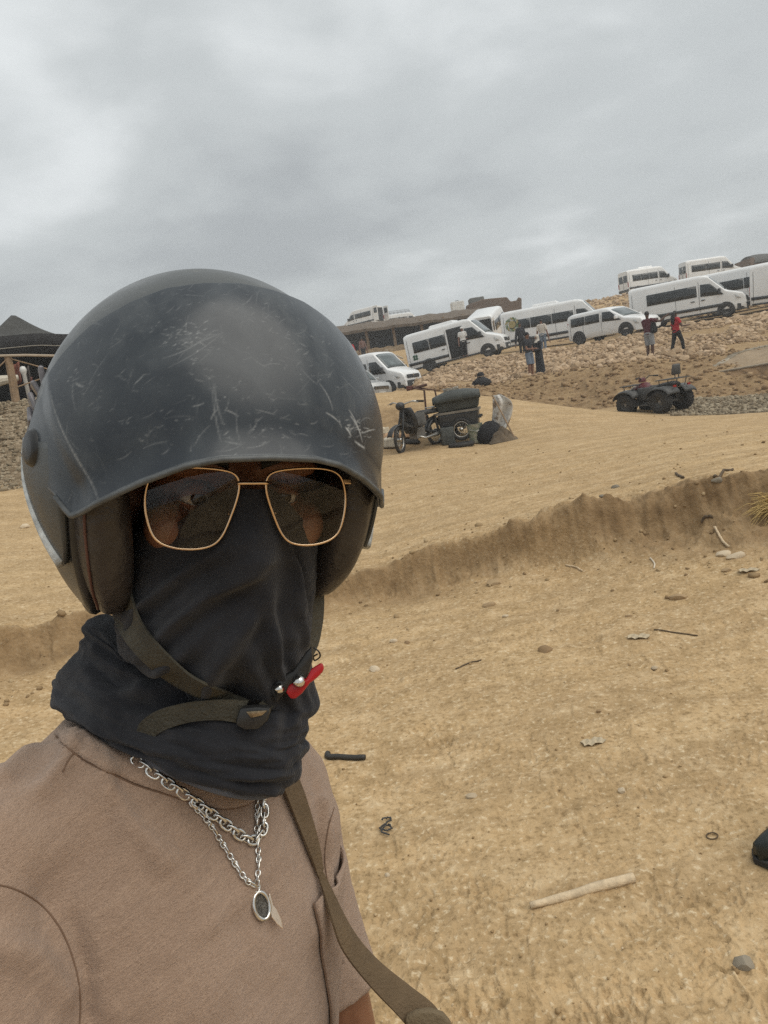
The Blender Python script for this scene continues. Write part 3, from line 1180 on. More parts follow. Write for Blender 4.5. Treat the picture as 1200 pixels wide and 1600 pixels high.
# collar: a ribbed band round the neck, with its seam
def cast_path(pts, n, bvh, off):
    q = spline([Vector((p[0], p[1], 0)) for p in pts], n)
    return [cast(p.x, p.y, bvh, off) for p in q]


SEAM = ((88, 1150), (120, 1180), (172, 1208), (212, 1226), (250, 1238), (300, 1254), (345, 1264), (385, 1258), (412, 1236), (428, 1208))
INNER = ((128, 1112), (150, 1138), (200, 1170), (240, 1190), (275, 1202), (315, 1218), (350, 1226), (380, 1222), (402, 1204), (414, 1184))
mb = MB()
A_, B_ = cast_path(SEAM, 60, SHIRT, 0.0), cast_path(INNER, 60, SHIRT, 0.0)
rows = []
for k in np.linspace(0, 1, 7):
    rows.append([snap(a.lerp(b, k), SHIRT, 0.0030 + 0.0012 * math.sin(PI * k)) for a, b in zip(A_, B_)])
mb.grid(rows)
co_ = mb.build('collar', M_SHIRT, smooth=True)
modify(co_, 'SOLIDIFY', thickness=0.0034, offset=-1)
child(co_, shirt)
mb = MB()
mb.tube(cast_path(SEAM, 80, SHIRT, 0.0003), 0.0007, 6)
child(mb.build('collar_seam', M_SEAM, smooth=True), shirt)
mb = MB()
mb.tube(spline([cast(98, 1168, SHIRT, .0005), cast(122, 1176, SHIRT, .0005)] , 4) + cast_path(((122, 1172), (112, 1180), (104, 1192), (98, 1206)), 8, SHIRT, 0.0006)[1:], 0.0006, 6)
child(mb.build('shoulder_seam', M_SEAM, smooth=True), shirt)
# sleeve seam of the near shoulder and shoulder seam
for pts in (((-30, 1378), (20, 1388), (62, 1412), (95, 1452), (116, 1505), (125, 1555), (124, 1600), (118, 1650)),
            ((522, 1262), (512, 1300), (508, 1350), (520, 1420))):
    mb = MB()
    mb.tube(cast_path(pts, 60, SHIRT, 0.0002), 0.0006, 6)
    child(mb.build('sleeve_seam', M_SEAM, smooth=True), shirt)
# pocket
pa, pb, pc = cast(487, 1410, SHIRT, 0), cast(506, 1500, SHIRT, 0), cast(514, 1600, SHIRT, 0)
TI = TORSO.inverted()
la, lc = TI @ pa, TI @ pc


def pocket_pt(u, v, off):
    x = lerp(la.x, lc.x, v) + 0.075 * u
    z = lerp(la.z, lc.z, v) + 0.012 * u
    o_ = TORSO @ Vector((x, 0.3, z))
    d = -(TORSO.to_3x3() @ Vector((0, 1, 0)))
    h = SHIRT.ray_cast(o_, d)
    return (h[0] - d * off) if h[0] else TORSO @ Vector((x, 0.06, z))


mb = MB()
mb.grid([[pocket_pt(u, v * 1.15, 0.0032 + 0.002 * math.sin(PI * min(1, u * 3) * 0.5) * (1 - v)) for u in np.linspace(0, 1, 15)] for v in np.linspace(0, 1, 15)])
po = mb.build('pocket', M_SHIRT, smooth=True)
modify(po, 'SOLIDIFY', thickness=0.0028, offset=-1)
child(po, shirt)
mb = MB()
mb.tube([pocket_pt(0.0, v * 1.15, 0.0026) for v in np.linspace(0, 1, 24)], 0.0008, 6)
child(mb.build('pocket_seam', M_SEAM, smooth=True), shirt)

# ---- neck gaiter
def build_gaiter():
    N = 144
    rows = []
    phis = [2 * PI * j / N - PI for j in range(N)]
    tabz = ((0.010, 0.068, 0.088, 0.010), (0.000, 0.069, 0.088, 0.014), (-0.018, 0.072, 0.087, 0.019), (-0.035, 0.076, 0.086, 0.026), (-0.048, 0.078, 0.085, 0.030), (-0.060, 0.079, 0.085, 0.022), (-0.075, 0.080, 0.086, 0.011),
            (-0.095, 0.080, 0.087, 0.006), (-0.115, 0.079, 0.088, 0.004), (-0.132, 0.077, 0.083, 0.0))
    zs = np.concatenate([np.linspace(-0.008, -0.06, 22), np.linspace(-0.063, -0.132, 26)])
    for z in zs:
        w, D, nose = (float(np.interp(-z, [-t[0] for t in tabz], [t[q] for t in tabz])) for q in (1, 2, 3))
        ring = []
        for ph in phis:
            top = 0.003 - 0.036 * float(sstep(0.12, 0.95, abs(ph)))
            zt = max(-1, min(z, 1))
            # squeeze the upper rows under the slanting upper hem
            k = (z + 0.008) / (-0.132 + 0.008)
            ze = lerp(top, -0.132, k)
            we, De, ne = (float(np.interp(-ze, [-t[0] for t in tabz], [t[q] for t in tabz])) for q in (1, 2, 3))
            cp = math.cos(ph)
            y = 0.010 + (De if cp > 0 else 0.085) * cp + ne * math.exp(-(ph / 0.30) ** 2)
            x = we * math.copysign(abs(math.sin(ph)) ** 0.9, math.sin(ph))
            ring.append(HEAD @ Vector((x - 0.008 * float(sstep(-0.04, -0.10, ze)) if False else x - 0.009 * min(1, max(0, (-0.04 - ze) / 0.06)), y, ze)))
        rows.append(ring)

    def ring_px(L, Rr, F, back=0.85):
        L, Rr, F = at(*L), at(*Rr), at(*F)
        c = (L + Rr) / 2
        A, B = (Rr - L) / 2, F - c
        return [c + A * math.sin(ph) + B * (math.cos(ph) if math.cos(ph) > 0 else back * math.cos(ph)) for ph in phis]

    keys = [ring_px((152, 985, 0.635), (470, 1062, 0.645), (388, 1092, 0.575)), ring_px((142, 1006, 0.635), (450, 1098, 0.635), (375, 1118, 0.565)),
            ring_px((128, 1030, 0.635), (455, 1122, 0.632), (350, 1150, 0.555)), ring_px((104, 1052, 0.635), (460, 1142, 0.632), (335, 1172, 0.55)),
            ring_px((86, 1078, 0.632), (452, 1172, 0.63), (322, 1196, 0.545)), ring_px((90, 1099, 0.626), (434, 1200, 0.625), (318, 1216, 0.545)),
            ring_px((104, 1100, 0.63), (424, 1198, 0.628), (316, 1208, 0.556)), ring_px((140, 1060, 0.635), (410, 1160, 0.635), (316, 1180, 0.575))]
    K = len(keys)
    last = rows[-1]
    M_ = 64
    allk = [last] + keys
    for q in range(1, M_ + 1):
        t = q / M_ * K
        i = min(int(t), K - 1)
        u = t - i
        g = lambda n_: allk[max(0, min(K, n_))]
        ring = []
        for j in range(N):
            a, b, c, d = g(i - 1)[j], g(i)[j], g(i + 1)[j], g(i + 2)[j]
            ring.append(0.5 * ((2 * b) + (c - a) * u + (2 * a - 5 * b + 4 * c - d) * u * u + (3 * b - a - 3 * c + d) * u ** 3))
        rows.append(ring)
    P = np.array([[tuple(p) for p in r_] for r_ in rows])           # rows x N x 3
    # outward normals
    du = np.roll(P, -1, 1) - np.roll(P, 1, 1)
    dv = np.gradient(P, axis=0)
    nn = np.cross(du, dv)
    nn /= np.linalg.norm(nn, axis=2, keepdims=True) + 1e-9
    cen = P.mean(axis=1, keepdims=True)
    sg = np.sign((nn * (P - cen)).sum(2, keepdims=True))
    nn *= np.where(sg == 0, 1, sg)
    nr = len(rows)
    V_, U_ = np.meshgrid(np.arange(nr), np.array(phis), indexing='ij')
    face = 1 - sstep(46, 56, V_)
    neck = sstep(50, 58, V_)
    d = np.zeros((nr, N))
    # folds of the face part: (phi0, row0, phi1, row1, height, width)
    for (p0, r0_, p1, r1_, hg, wd) in ((0.10, 20, -0.95, 44, 0.0040, 1.5), (0.15, 30, -0.55, 62, 0.0045, 1.8), (-0.15, 14, -1.1, 30, 0.0030, 1.5), (0.28, 12, 0.85, 34, 0.0045, 1.6), (0.22, 28, 0.55, 60, 0.0040, 1.8),
                                       (-0.35, 40, -1.2, 58, 0.0035, 1.8), (0.05, 40, 0.35, 66, 0.003, 1.8), (0.45, 24, 1.0, 46, 0.003, 1.5), (-0.05, 46, -0.9, 74, 0.004, 2.2), (-0.6, 20, -1.3, 40, 0.002, 1.4)):
        sx = 24.0
        ax, ay, bx, by = p0 * sx, r0_, p1 * sx, r1_
        X, Y = U_ * sx, V_.astype(float)
        L2 = (bx - ax) ** 2 + (by - ay) ** 2
        t = np.clip(((X - ax) * (bx - ax) + (Y - ay) * (by - ay)) / L2, 0, 1)
        wob = 1.2 * (fbm(X * 0.08 + p0 * 9, Y * 0.08, 2))
        cr = ((X - ax) * (by - ay) - (Y - ay) * (bx - ax)) / math.sqrt(L2) + wob
        dist2 = (X - (ax + t * (bx - ax))) ** 2 + (Y - (ay + t * (by - ay))) ** 2
        along = np.exp(-(np.maximum(0, np.sqrt(dist2) - np.abs(cr)) / 3.0) ** 2)
        amp = 2.3 * hg * np.sin(np.clip(t, 0.04, 0.96) * PI) ** 0.6 * along
        d += amp * (np.exp(-(cr / wd) ** 2) - 0.55 * np.exp(-((cr - 2.2 * wd) / (wd * 1.1)) ** 2))
    # bunched rolls of the neck part
    ph = V_ * 0.60 + 4.2 * fbm(U_ * 1.1, V_ * 0.05, 3) + 1.1 * np.sin(U_ * 1.0 + 0.6)
    d += neck * 0.0050 * (np.abs(np.sin(ph * 0.50)) ** 0.6 - 0.5) * (0.55 + 0.9 * vnoise(U_ * 1.7 + 5, V_ * 0.07))
    d += neck * 0.0055 * fbm(U_ * 2.2 + V_ * 0.05, V_ * 0.13, 4, 0.55, True) + face * 0.0010 * fbm(U_ * 7, V_ * 0.22, 3)
    d += 0.0012 * fbm(U_ * 9, V_ * 0.35, 2)
    d[:1] *= 0.3
    P = P + nn * d[..., None]
    mb = MB()
    mb.grid([[Vector(P[i, j]) for j in range(N)] for i in range(nr)], close_u=True)
    o = mb.build('neck_gaiter', M_JERSEY, smooth=True)
    modify(o, 'SUBSURF', levels=1, render_levels=1)
    return child(baked(o))


gaiter = build_gaiter()
bpy.context.view_layer.update()
GAITER = bvh_of(gaiter)
# under layer showing below the gaiter
def px_ring(L, Rr, F, n=96):
    L, Rr, F = at(*L), at(*Rr), at(*F)
    c = (L + Rr) / 2
    A, B = (Rr - L) / 2, F - c
    return [c + A * math.sin(2 * PI * j / n) + B * math.cos(2 * PI * j / n) * (1 if math.cos(2 * PI * j / n) > 0 else 0.85) for j in range(n)]


mb = MB()
mb.grid([px_ring((160, 1085, 0.640), (415, 1180, 0.635), (318, 1190, 0.562)), px_ring((150, 1104, 0.636), (424, 1200, 0.630), (318, 1212, 0.556)),
         px_ring((146, 1114, 0.634), (424, 1210, 0.628), (316, 1224, 0.551)), px_ring((146, 1122, 0.634), (422, 1216, 0.628), (315, 1233, 0.551)), px_ring((150, 1124, 0.636), (416, 1216, 0.63), (315, 1234, 0.558))], close_u=True)
ub = mb.build('undershirt_collar', M_GREYCLOTH, smooth=True)
modify(ub, 'SOLIDIFY', thickness=0.003)
child(ub)

# trousers and shoes (below the picture)
mb = MB()
hipc = TORSO @ Vector((0, 0, -0.56))
side_ = Vector((TORSO[0][0], TORSO[1][0], 0)).normalized()
fwd_ = Vector((TORSO[0][1], TORSO[1][1], 0)).normalized()
for s in (-1, 1):
    h = hipc + side_ * 0.085 * s + Vector((0, 0, 0.06))
    ft = Vector((hipc.x + 0.02, hipc.y, 0)) + side_ * 0.12 * s
    g = gz(ft.x, ft.y)
    an = Vector((ft.x, ft.y, g + 0.07))
    mb.tube([h, lerp(h, an, 0.25), lerp(h, an, 0.5), lerp(h, an, 0.8), an], [0.115, 0.108, 0.085, 0.07, 0.068], 20)
    sh = MB()
    sh.tube([an - fwd_ * 0.075 - Vector((0, 0, 0.03)), an - fwd_ * 0.02 - Vector((0, 0, 0.012)), an + fwd_ * 0.07 - Vector((0, 0, 0.02)), an + fwd_ * 0.19 - Vector((0, 0, 0.038))], [0.036, 0.052, 0.048, 0.030], 16)
    child(sh.build('shoe', M_BLKPL, smooth=True))
tr = mb.build('trousers', M_TROUSER, smooth=True)
modify(tr, 'REMESH', mode='VOXEL', voxel_size=0.008)
modify(tr, 'SMOOTH', factor=0.5, iterations=6)
child(baked(tr))

# ---- helmet
helmet = empty('motorcycle_helmet', label='scratched dark open-face motorcycle helmet with smoked visor worn by the foreground rider', cat='helmet')
helmet.matrix_world = HELM.copy()
HX, HY, HZ = 0.137, 0.158, 0.153


def hs(az, el, k=0.0, f=(HX, HY, HZ)):
    """point of the helmet's skin; k lifts it off"""
    a, e_ = R(az), R(el)
    ce = math.cos(e_) if el > 0 else math.cos(e_) ** 0.72
    ze = math.sin(e_)
    return Vector(((f[0] + k) * ce * math.sin(a), (f[1] + k) * ce * math.cos(a), (f[2] + k) * ze))


BOT = ((0, 13), (46, 11), (52, 2), (55.5, -8), (58.5, -18), (62, -29), (66, -38), (71, -45), (79, -50), (95, -50), (120, -48), (180, -42))
azs = []
a_ = -180.0
while a_ < 180:
    azs.append(a_)
    a_ += 1.0 if 36 < abs(a_) < 85 else 3.0


def shell_grid(k, botoff=0.0, n=44):
    rows = []
    for i in range(n + 1):
        t = i / n
        rows.append([hs(az, lerp(89.9, interp(abs(az), BOT) + botoff, t), k) for az in azs])
    return rows


mb = MB()
mb.grid(shell_grid(0.0), close_u=True)
o = mb.build('shell', M_SHELL, helmet, smooth=True)
modify(o, 'SOLIDIFY', thickness=0.010, offset=-1)
mb = MB()
mb.grid(shell_grid(-0.012, 2.5, 30), close_u=True)
o = mb.build('lining', M_LINING, helmet, smooth=True)
modify(o, 'SOLIDIFY', thickness=0.012, offset=-1)
mb = MB()
mb.tube([hs(az, interp(abs(az), BOT), -0.004) for az in azs], 0.0058, 8, close=True)
mb.build('rim_trim', M_BLKPL, helmet, smooth=True)
# visor
VL = ((0, 0.6), (12, 0.2), (20, -1.2), (30, -4.6), (38, -7.8), (45, -10.6), (50, -12.6), (53, -13.2), (56, -11.5), (61, -8.5), (68, -6), (76, -3), (80, 2))
VT = ((0, 52), (15, 51), (30, 48.5), (42, 43.5), (55, 36), (63, 28), (70, 19), (76, 12), (80, 7))
NA, NE = 420, 260
vaz = np.linspace(-80, 80, NA)
VF = (0.1405, 0.166, 0.1565)
rows = []
for i in range(NE):
    t = i / (NE - 1)
    ring = []
    for az in vaz:
        el = lerp(interp(abs(az), VL), interp(abs(az), VT), t)
        fl = max(0, 1 - t / 0.16)
        k = 0.0035 + 0.006 * fl * fl * float(1 - sstep(46, 66, abs(az)))
        if t > 0.97:
            k -= 0.0025 * (t - 0.97) / 0.03
        # facet: side wings turn in along a crease
        cr = abs(az) - (41 + (el + 9) * 0.84)
        k += -0.0032 * float(sstep(0, 9, cr))
        ring.append(hs(az, el, k, VF))
    rows.append(ring)
mb = MB()
mb.grid(rows)
visor = mb.build('visor', M_VISOR, helmet, smooth=True)


def paint_visor():
    rg = np.random.default_rng(21)
    A, T = np.meshgrid(vaz, np.linspace(0, 1, NE))
    sc = np.zeros((NE, NA))
    EL = np.array([[lerp(interp(abs(az), VL), interp(abs(az), VT), t) for az in vaz] for t in np.linspace(0, 1, NE)])
    Mi = HELM.inverted()
    O = Mi @ CAM
    R3 = Mi.to_3x3()

    def hit(px, py):
        D = R3 @ ray(px, py)
        f = Vector((VF[0] + 0.0035, VF[1] + 0.0035, VF[2] + 0.0035))
        o2 = Vector((O.x / f.x, O.y / f.y, O.z / f.z))
        d2 = Vector((D.x / f.x, D.y / f.y, D.z / f.z))
        a, b, c = d2.dot(d2), o2.dot(d2), o2.dot(o2) - 1
        dis = b * b - a * c
        t = (-b - math.sqrt(max(0, dis))) / a
        u = o2 + d2 * t
        u.normalize()
        return math.degrees(math.atan2(u.x, u.y)), math.degrees(math.asin(u.z))

    def stroke(p, q, w, s, bend=0.0, rough=0.5):
        (a0, e0), (a1, e1) = p, q
        n = max(4, int(math.hypot(a1 - a0, e1 - e0) / 0.25))
        prev = None
        for k in range(n + 1):
            t = k / n
            a = lerp(a0, a1, t) + bend * math.sin(t * PI) * (e1 - e0) * 0.3
            e_ = lerp(e0, e1, t) - bend * math.sin(t * PI) * (a1 - a0) * 0.3
            ss = s * (1 - rough * rg.random()) * (0.4 + 0.6 * math.sin(PI * min(0.97, max(0.03, t))))
            ja = int(np.searchsorted(vaz, a))
            lo_, hi_ = max(0, ja - 5), min(NA, ja + 6)
            if lo_ >= hi_:
                continue
            col = EL[:, min(NA - 1, ja)]
            ie = int(np.searchsorted(col, e_))
            l2, h2 = max(0, ie - 7), min(NE, ie + 8)
            dd = np.hypot(A[l2:h2, lo_:hi_] - a, EL[l2:h2, lo_:hi_] - e_)
            sc[l2:h2, lo_:hi_] = np.maximum(sc[l2:h2, lo_:hi_], ss * np.exp(-(dd / w) ** 2))

    # scratches as they lie in the photograph
    for (x0, y0, x1, y1, w, s) in ((335, 600, 348, 660, 0.45, .22), (332, 610, 345, 690, 0.35, .25), (370, 640, 378, 700, .3, .16), (255, 560, 330, 520, .35, .2), (262, 575, 345, 522, .3, .16), (290, 545, 348, 520, .3, .18),
                                   (330, 655, 340, 640, .3, .4), (352, 640, 372, 650, .3, .4), (300, 635, 318, 630, .3, .35), (352, 690, 375, 695, .3, .3), (385, 700, 420, 690, .25, .25),
                                   (400, 640, 430, 648, .25, .3), (500, 600, 520, 640, .4, .35), (510, 645, 530, 660, .4, .55), (548, 650, 566, 690, .5, .8), (545, 640, 560, 668, .35, .7), (555, 690, 570, 700, .5, .9),
                                   (540, 668, 548, 680, .5, .95), (530, 655, 534, 668, .3, .5), (470, 575, 495, 600, .25, .2), (115, 590, 118, 640, .3, .25), (210, 600, 225, 585, .3, .35), (118, 598, 130, 604, .4, .5),
                                   (395, 560, 420, 575, .25, .18), (225, 700, 262, 690, .3, .18), (340, 725, 420, 714, .25, .4), (300, 738, 345, 728, .3, .35), (200, 770, 260, 752, .3, .25), (165, 783, 200, 770, .3, .5)):
        stroke(hit(x0, y0), hit(x1, y1), w * 0.55, s, rg.uniform(-0.3, 0.3))
    # crease, worn pale
    stroke(hit(78, 612), hit(166, 784), 0.32, 0.42, 0.0, 0.75)
    # clusters of small nicks
    for (cx, cy, sp, n, s) in ((285, 540, 34, 20, .4), (300, 525, 20, 12, .6), (255, 520, 30, 18, .3), (340, 600, 60, 26, .35), (440, 640, 60, 24, .35), (555, 670, 16, 22, .9), (150, 600, 40, 16, .3), (400, 480, 60, 14, .25),
                              (300, 460, 70, 14, .2), (480, 540, 40, 16, .3), (230, 660, 50, 14, .3), (380, 690, 40, 14, .35), (120, 585, 14, 8, .5)):
        for _ in range(n):
            x, y = cx + rg.normal() * sp * 0.6, cy + rg.normal() * sp * 0.5
            an, L = rg.uniform(-0.9, 0.5), abs(rg.normal()) * 7 + 1.5
            stroke(hit(x, y), hit(x + L * math.cos(an), y + L * math.sin(an)), rg.uniform(0.10, 0.17), s * rg.uniform(0.4, 1.1), rg.uniform(-0.4, 0.4))
    # hairline wear everywhere
    for _ in range(420):
        a, t = rg.uniform(-75, 75), rg.random()
        e_ = lerp(interp(abs(a), VL), interp(abs(a), VT), t)
        an, L = rg.normal() * 0.5 + 1.2 * (rg.random() < 0.3), rg.exponential(2.2) + 0.3
        stroke((a, e_), (a + L * math.cos(an), e_ + L * math.sin(an)), rg.uniform(0.10, 0.16), rg.uniform(0.05, 0.22), rg.uniform(-0.3, 0.3))
    # worn lower lip
    sc = np.maximum(sc, (T < 0.018) * 0.16 * (fbm(A * 0.5, T * 40, 3) * 0.5 + 0.7))
    # rubbed hazy patches, plus sheen and streak reflections painted in as haze
    hz = np.clip(fbm(A * 0.09 + 2, EL * 0.09, 4, 0.6) * 1.3 - 0.12, 0, 1) * 0.26
    for (px, py, ra, re, s) in ((555, 590, 4, 6, .25), (475, 600, 2.0, 12, .16), (510, 560, 3.0, 9, .14), (440, 480, 7, 4, .16), (545, 620, 3, 4, .3), (130, 640, 6, 9, .18), (250, 690, 10, 3, .12)):
        a, e_ = hit(px, py)
        hz = np.maximum(hz, s * np.exp(-((A - a) / ra) ** 2 - ((EL - e_) / re) ** 2) * (0.6 + 0.5 * fbm(A * 0.5, EL * 0.3, 3)))
    me = visor.data
    for nm, arr in (('scuff', sc), ('haze', hz)):
        at_ = me.attributes.new(nm, 'FLOAT', 'POINT')
        at_.data.foreach_set('value', np.clip(arr, 0, 1).astype(np.float32).ravel())


paint_visor()
modify(visor, 'SOLIDIFY', thickness=0.0034, offset=-1)
mb = MB()
lip = [hs(az, interp(abs(az), VL), 0.0035 + 0.0058 * float(1 - sstep(46, 66, abs(az))) - 0.0032 * float(sstep(0, 9, abs(az) - (41 + (interp(abs(az), VL) + 9) * 0.84))), VF) for az in np.linspace(-60, 60, 140)]
mb.tube(lip, 0.0021, 6)
mb.build('visor_lip', simple('worn_visor_lip', (0.085, 0.092, 0.095), 0.5, var=0.4, scale=60), visor, smooth=True)
for s in (-1, 1):
    # pivot boss
    c, c2 = hs(s * 73, 3, 0.002), hs(s * 73, 3, 0.1)
    nrm = (c2 - c).normalized()
    mb = MB()
    mb.lathe([(0.0, 0.0062), (0.008, 0.006), (0.012, 0.0050), (0.0145, 0.001), (0.015, -0.006), (0.0, -0.006)], axis='Z', n=28)
    o = mb.build('visor_pivot', M_BLKPL, visor, smooth=True)
    o.location = c
    o.rotation_euler = nrm.to_track_quat('Z', 'Y').to_euler()
    # side plate with a worn ridge
    ridge = [(95, 6), (91, -1), (85, -7), (78, -14), (72, -21.5), (66.5, -28)]
    front = [(57, 4), (56.5, -4), (57.5, -10), (59, -16), (61, -22), (65, -28)]
    rr_ = spline([Vector((p[0], p[1], 0)) for p in ridge], 24)
    ff_ = spline([Vector((p[0], p[1], 0)) for p in front], 24)
    mb = MB()
    rows = []
    for a, b in zip(rr_, ff_):
        row = []
        for t in np.linspace(0, 1, 12):
            q = a.lerp(b, t)
            row.append(hs(s * q.x, q.y, 0.0045 * float(sstep(0, 0.06, t)) + 0.0002))
        rows.append(row)
    mb.grid(rows)
    o = mb.build('side_plate', M_SHELL, helmet, smooth=True)
    modify(o, 'SOLIDIFY', thickness=0.004, offset=-1)
    mb = MB()
    mb.tube([hs(s * q.x, q.y, 0.0035) for q in rr_], [lerp(0.0016, 0.0052, t) for t in np.linspace(0, 1, 24)], 6)
    mb.build('worn_ridge', M_SCUFF, o, smooth=True)
    # cheek pad
    mb = MB()
    edge = [(51, 10), (53.5, 0), (56, -8), (57.5, -17), (60, -28), (63.5, -37), (70, -46), (82, -50)]
    pts = spline([hs(s * a, e_, -0.021) for a, e_ in edge], 40)
    n_ = 18
    V, F = [], []
    for i, p in enumerate(pts):
        t = (pts[min(i + 1, 39)] - pts[max(i - 1, 0)]).normalized()
        rad = Vector((p.x, p.y * 0.3, 0)).normalized()
        b = t.cross(rad).normalized()
        rad = b.cross(t)
        tt = i / 39
        k = math.sin(PI * min(1, max(0.0, tt * 0.9 + 0.08))) ** 0.4
        for j in range(n_):
            an = 2 * PI * j / n_
            ca, sa = math.cos(an), math.sin(an)
            V.append(p + rad * (0.0195 * k * math.copysign(abs(ca) ** 0.75, ca)) + b * (0.033 * k * math.copysign(abs(sa) ** 0.75, sa)))
    for i in range(39):
        for j in range(n_):
            F.append((i * n_ + j, i * n_ + (j + 1) % n_, (i + 1) * n_ + (j + 1) % n_, (i + 1) * n_ + j))
    F.append(tuple(range(n_)))
    F.append(tuple(39 * n_ + j for j in range(n_)))
    mb.add(V, F)
    o = mb.build('cheek_pad', M_PAD, helmet, smooth=True)
    modify(o, 'SUBSURF', levels=1, render_levels=1)
    mb = MB()
    mb.tube([Vector(V[i * n_ + 2]) for i in range(2, 38)], 0.0011, 6)
    mb.build('piping', simple('oxblood_piping', (0.10, 0.045, 0.035), 0.5), o, smooth=True)
# torn bits of a decal and clip on the right side of the shell
mb = MB()
rg_ = random.Random(3)
for k in range(7):
    az, el = -93 - rg_.uniform(-2, 4), 24 - k * 4.2
    c = hs(az, el, 0.004)
    rot = Matrix.Rotation(rg_.uniform(-0.7, 0.7), 3, 'X') @ Matrix.Rotation(rg_.uniform(-0.6, 0.6), 3, 'Y')
    mb.box(c - Vector((0.003 * -1, 0, 0)), (0.004, 0.013, 0.015), rot)
mb.build('broken_clip', simple('cracked_grey_plastic', (0.16, 0.155, 0.17), 0.35, var=0.6, scale=120), helmet, bevel=0.0015)

# chin strap
def strap_px(edges, name, mat, parent, bvh, off, thick=0.0018, n=40):
    L, Q = cast_path([a for a, b in edges], n, bvh, off), cast_path([b for a, b in edges], n, bvh, off)

    def relax(P):
        for _ in range(10):
            P = [P[0]] + [(P[i - 1] + P[i] * 2 + P[i + 1]) / 4 for i in range(1, len(P) - 1)] + [P[-1]]
        return P
    L, Q = relax(L), relax(Q)
    return ribbon(list(zip(L, Q)), 0, thick, name, mat, parent)


st1 = strap_px([((172, 905), (206, 925)), ((176, 955), (217, 962)), ((196, 1000), (234, 990)), ((228, 1035), (262, 1020)), ((262, 1062), (295, 1052)), ((305, 1086), (330, 1070)), ((345, 1100), (362, 1082)), ((380, 1112), (390, 1094))],
               'chin_strap', M_WEB, helmet, GAITER, 0.0085)
# strap of the other side hangs from the cheek pad down to the latch
eL = [(484, 905, .63), (484, 960, .62), (478, 990, .612), (462, 1022, .60), (438, 1055, .585), (418, 1085, .572), (400, 1104, .562)]
eR = [(503, 900, .645), (504, 950, .638), (500, 985, .63), (492, 1015, .62), (468, 1055, .60), (440, 1085, .582), (424, 1108, .568)]
pL, pR = spline([at(*q) for q in eL], 40), spline([at(*q) for q in eR], 40)
ribbon(list(zip(pL, pR)), 0, 0.0018, 'chin_strap', M_WEB, helmet)
tail = ribbon(list(zip(spline([at(*q) for q in ((388, 1094, .556), (350, 1092, .553), (300, 1096, .552), (250, 1108, .552), (222, 1126, .556), (215, 1142, .56))], 30),
                       spline([at(*q) for q in ((372, 1128, .557), (340, 1124, .554), (300, 1127, .553), (262, 1138, .553), (240, 1152, .557), (226, 1170, .561))], 30))), 0, 0.0018, 'strap_end', M_WEB, helmet)


def px_prism(poly, d0, thick, name, mat, parent, bevel=0.0012, depths=None):
    """small flat piece outlined at a depth, with real thickness"""
    V = [at(x, y, d0 if depths is None else depths[i]) for i, (x, y) in enumerate(poly)]
    nrm = (V[1] - V[0]).cross(V[2] - V[0]).normalized()
    if nrm.dot(CAM - V[0]) > 0:
        nrm = -nrm
    W = [v + nrm * thick for v in V]
    n = len(V)
    mb = MB()
    mb.add(V + W, [tuple(range(n)), tuple(range(2 * n - 1, n - 1, -1))] + [(i, n + i, n + (i + 1) % n, (i + 1) % n) for i in range(n)])
    o = mb.build(name, mat, bevel=bevel, auto=40)
    return child(o, parent)


buckle = px_prism([(374, 1106), (402, 1104), (424, 1106), (417, 1128), (404, 1141), (382, 1142), (366, 1134)], 0.546, 0.010, 'buckle', M_BLKPL, helmet, 0.003)
px_prism([(384, 1112), (418, 1110), (410, 1118), (392, 1122)], 0.5445, 0.002, 'worn_edge', simple('brass_worn_edge', (0.30, 0.24, 0.16), 0.35, 0.8, var=0.5, scale=200), buckle, 0.0006)
latch = px_prism([(420, 1078), (438, 1058), (458, 1048), (476, 1022), (487, 1010), (489, 1030), (480, 1058), (470, 1072), (446, 1082), (432, 1100)], 0.562, 0.006, 'latch', M_BLKPL, helmet, 0.002)
tabo = px_prism([(446, 1082), (452, 1070), (478, 1062), (486, 1046), (502, 1036), (506, 1042), (505, 1050), (494, 1061), (484, 1068), (472, 1084), (462, 1092), (454, 1093)], 0.560, 0.005, 'release_tab', M_RED, helmet, 0.0018)
for (px, py, rr_, dd) in ((467, 1063, 0.0048, 0.5575), (436, 1075, 0.0040, 0.5600)):
    mb = MB()
    mb.lathe([(0.0, 0.0028), (rr_ * 0.6, 0.0022), (rr_, 0.0004), (rr_ * 1.05, -0.003), (0, -0.003)], n=20)
    o = mb.build('rivet', M_STEEL, smooth=True)
    o.location = at(px, py, dd)
    o.rotation_euler = (CAM - o.location + Vector((0.1, 0, 0.35))).to_track_quat('Z', 'Y').to_euler()
    child(o, latch)
mb = MB()
mb.tube(spline([at(*q) for q in ((490, 1012, .60), (498, 1018, .60), (500, 1026, .602), (492, 1032, .602), (490, 1026, .60), (496, 1022, .598))], 30), 0.0007, 6)
child(mb.build('loose_thread', M_BLKPL, smooth=True), helmet)

# ---- sunglasses
glasses = empty('sunglasses', label='gold wire square aviator sunglasses with grey lenses on the foreground rider', cat='sunglasses')
glasses.matrix_world = HEAD @ Matrix.Translation((0, 0.006, 0))


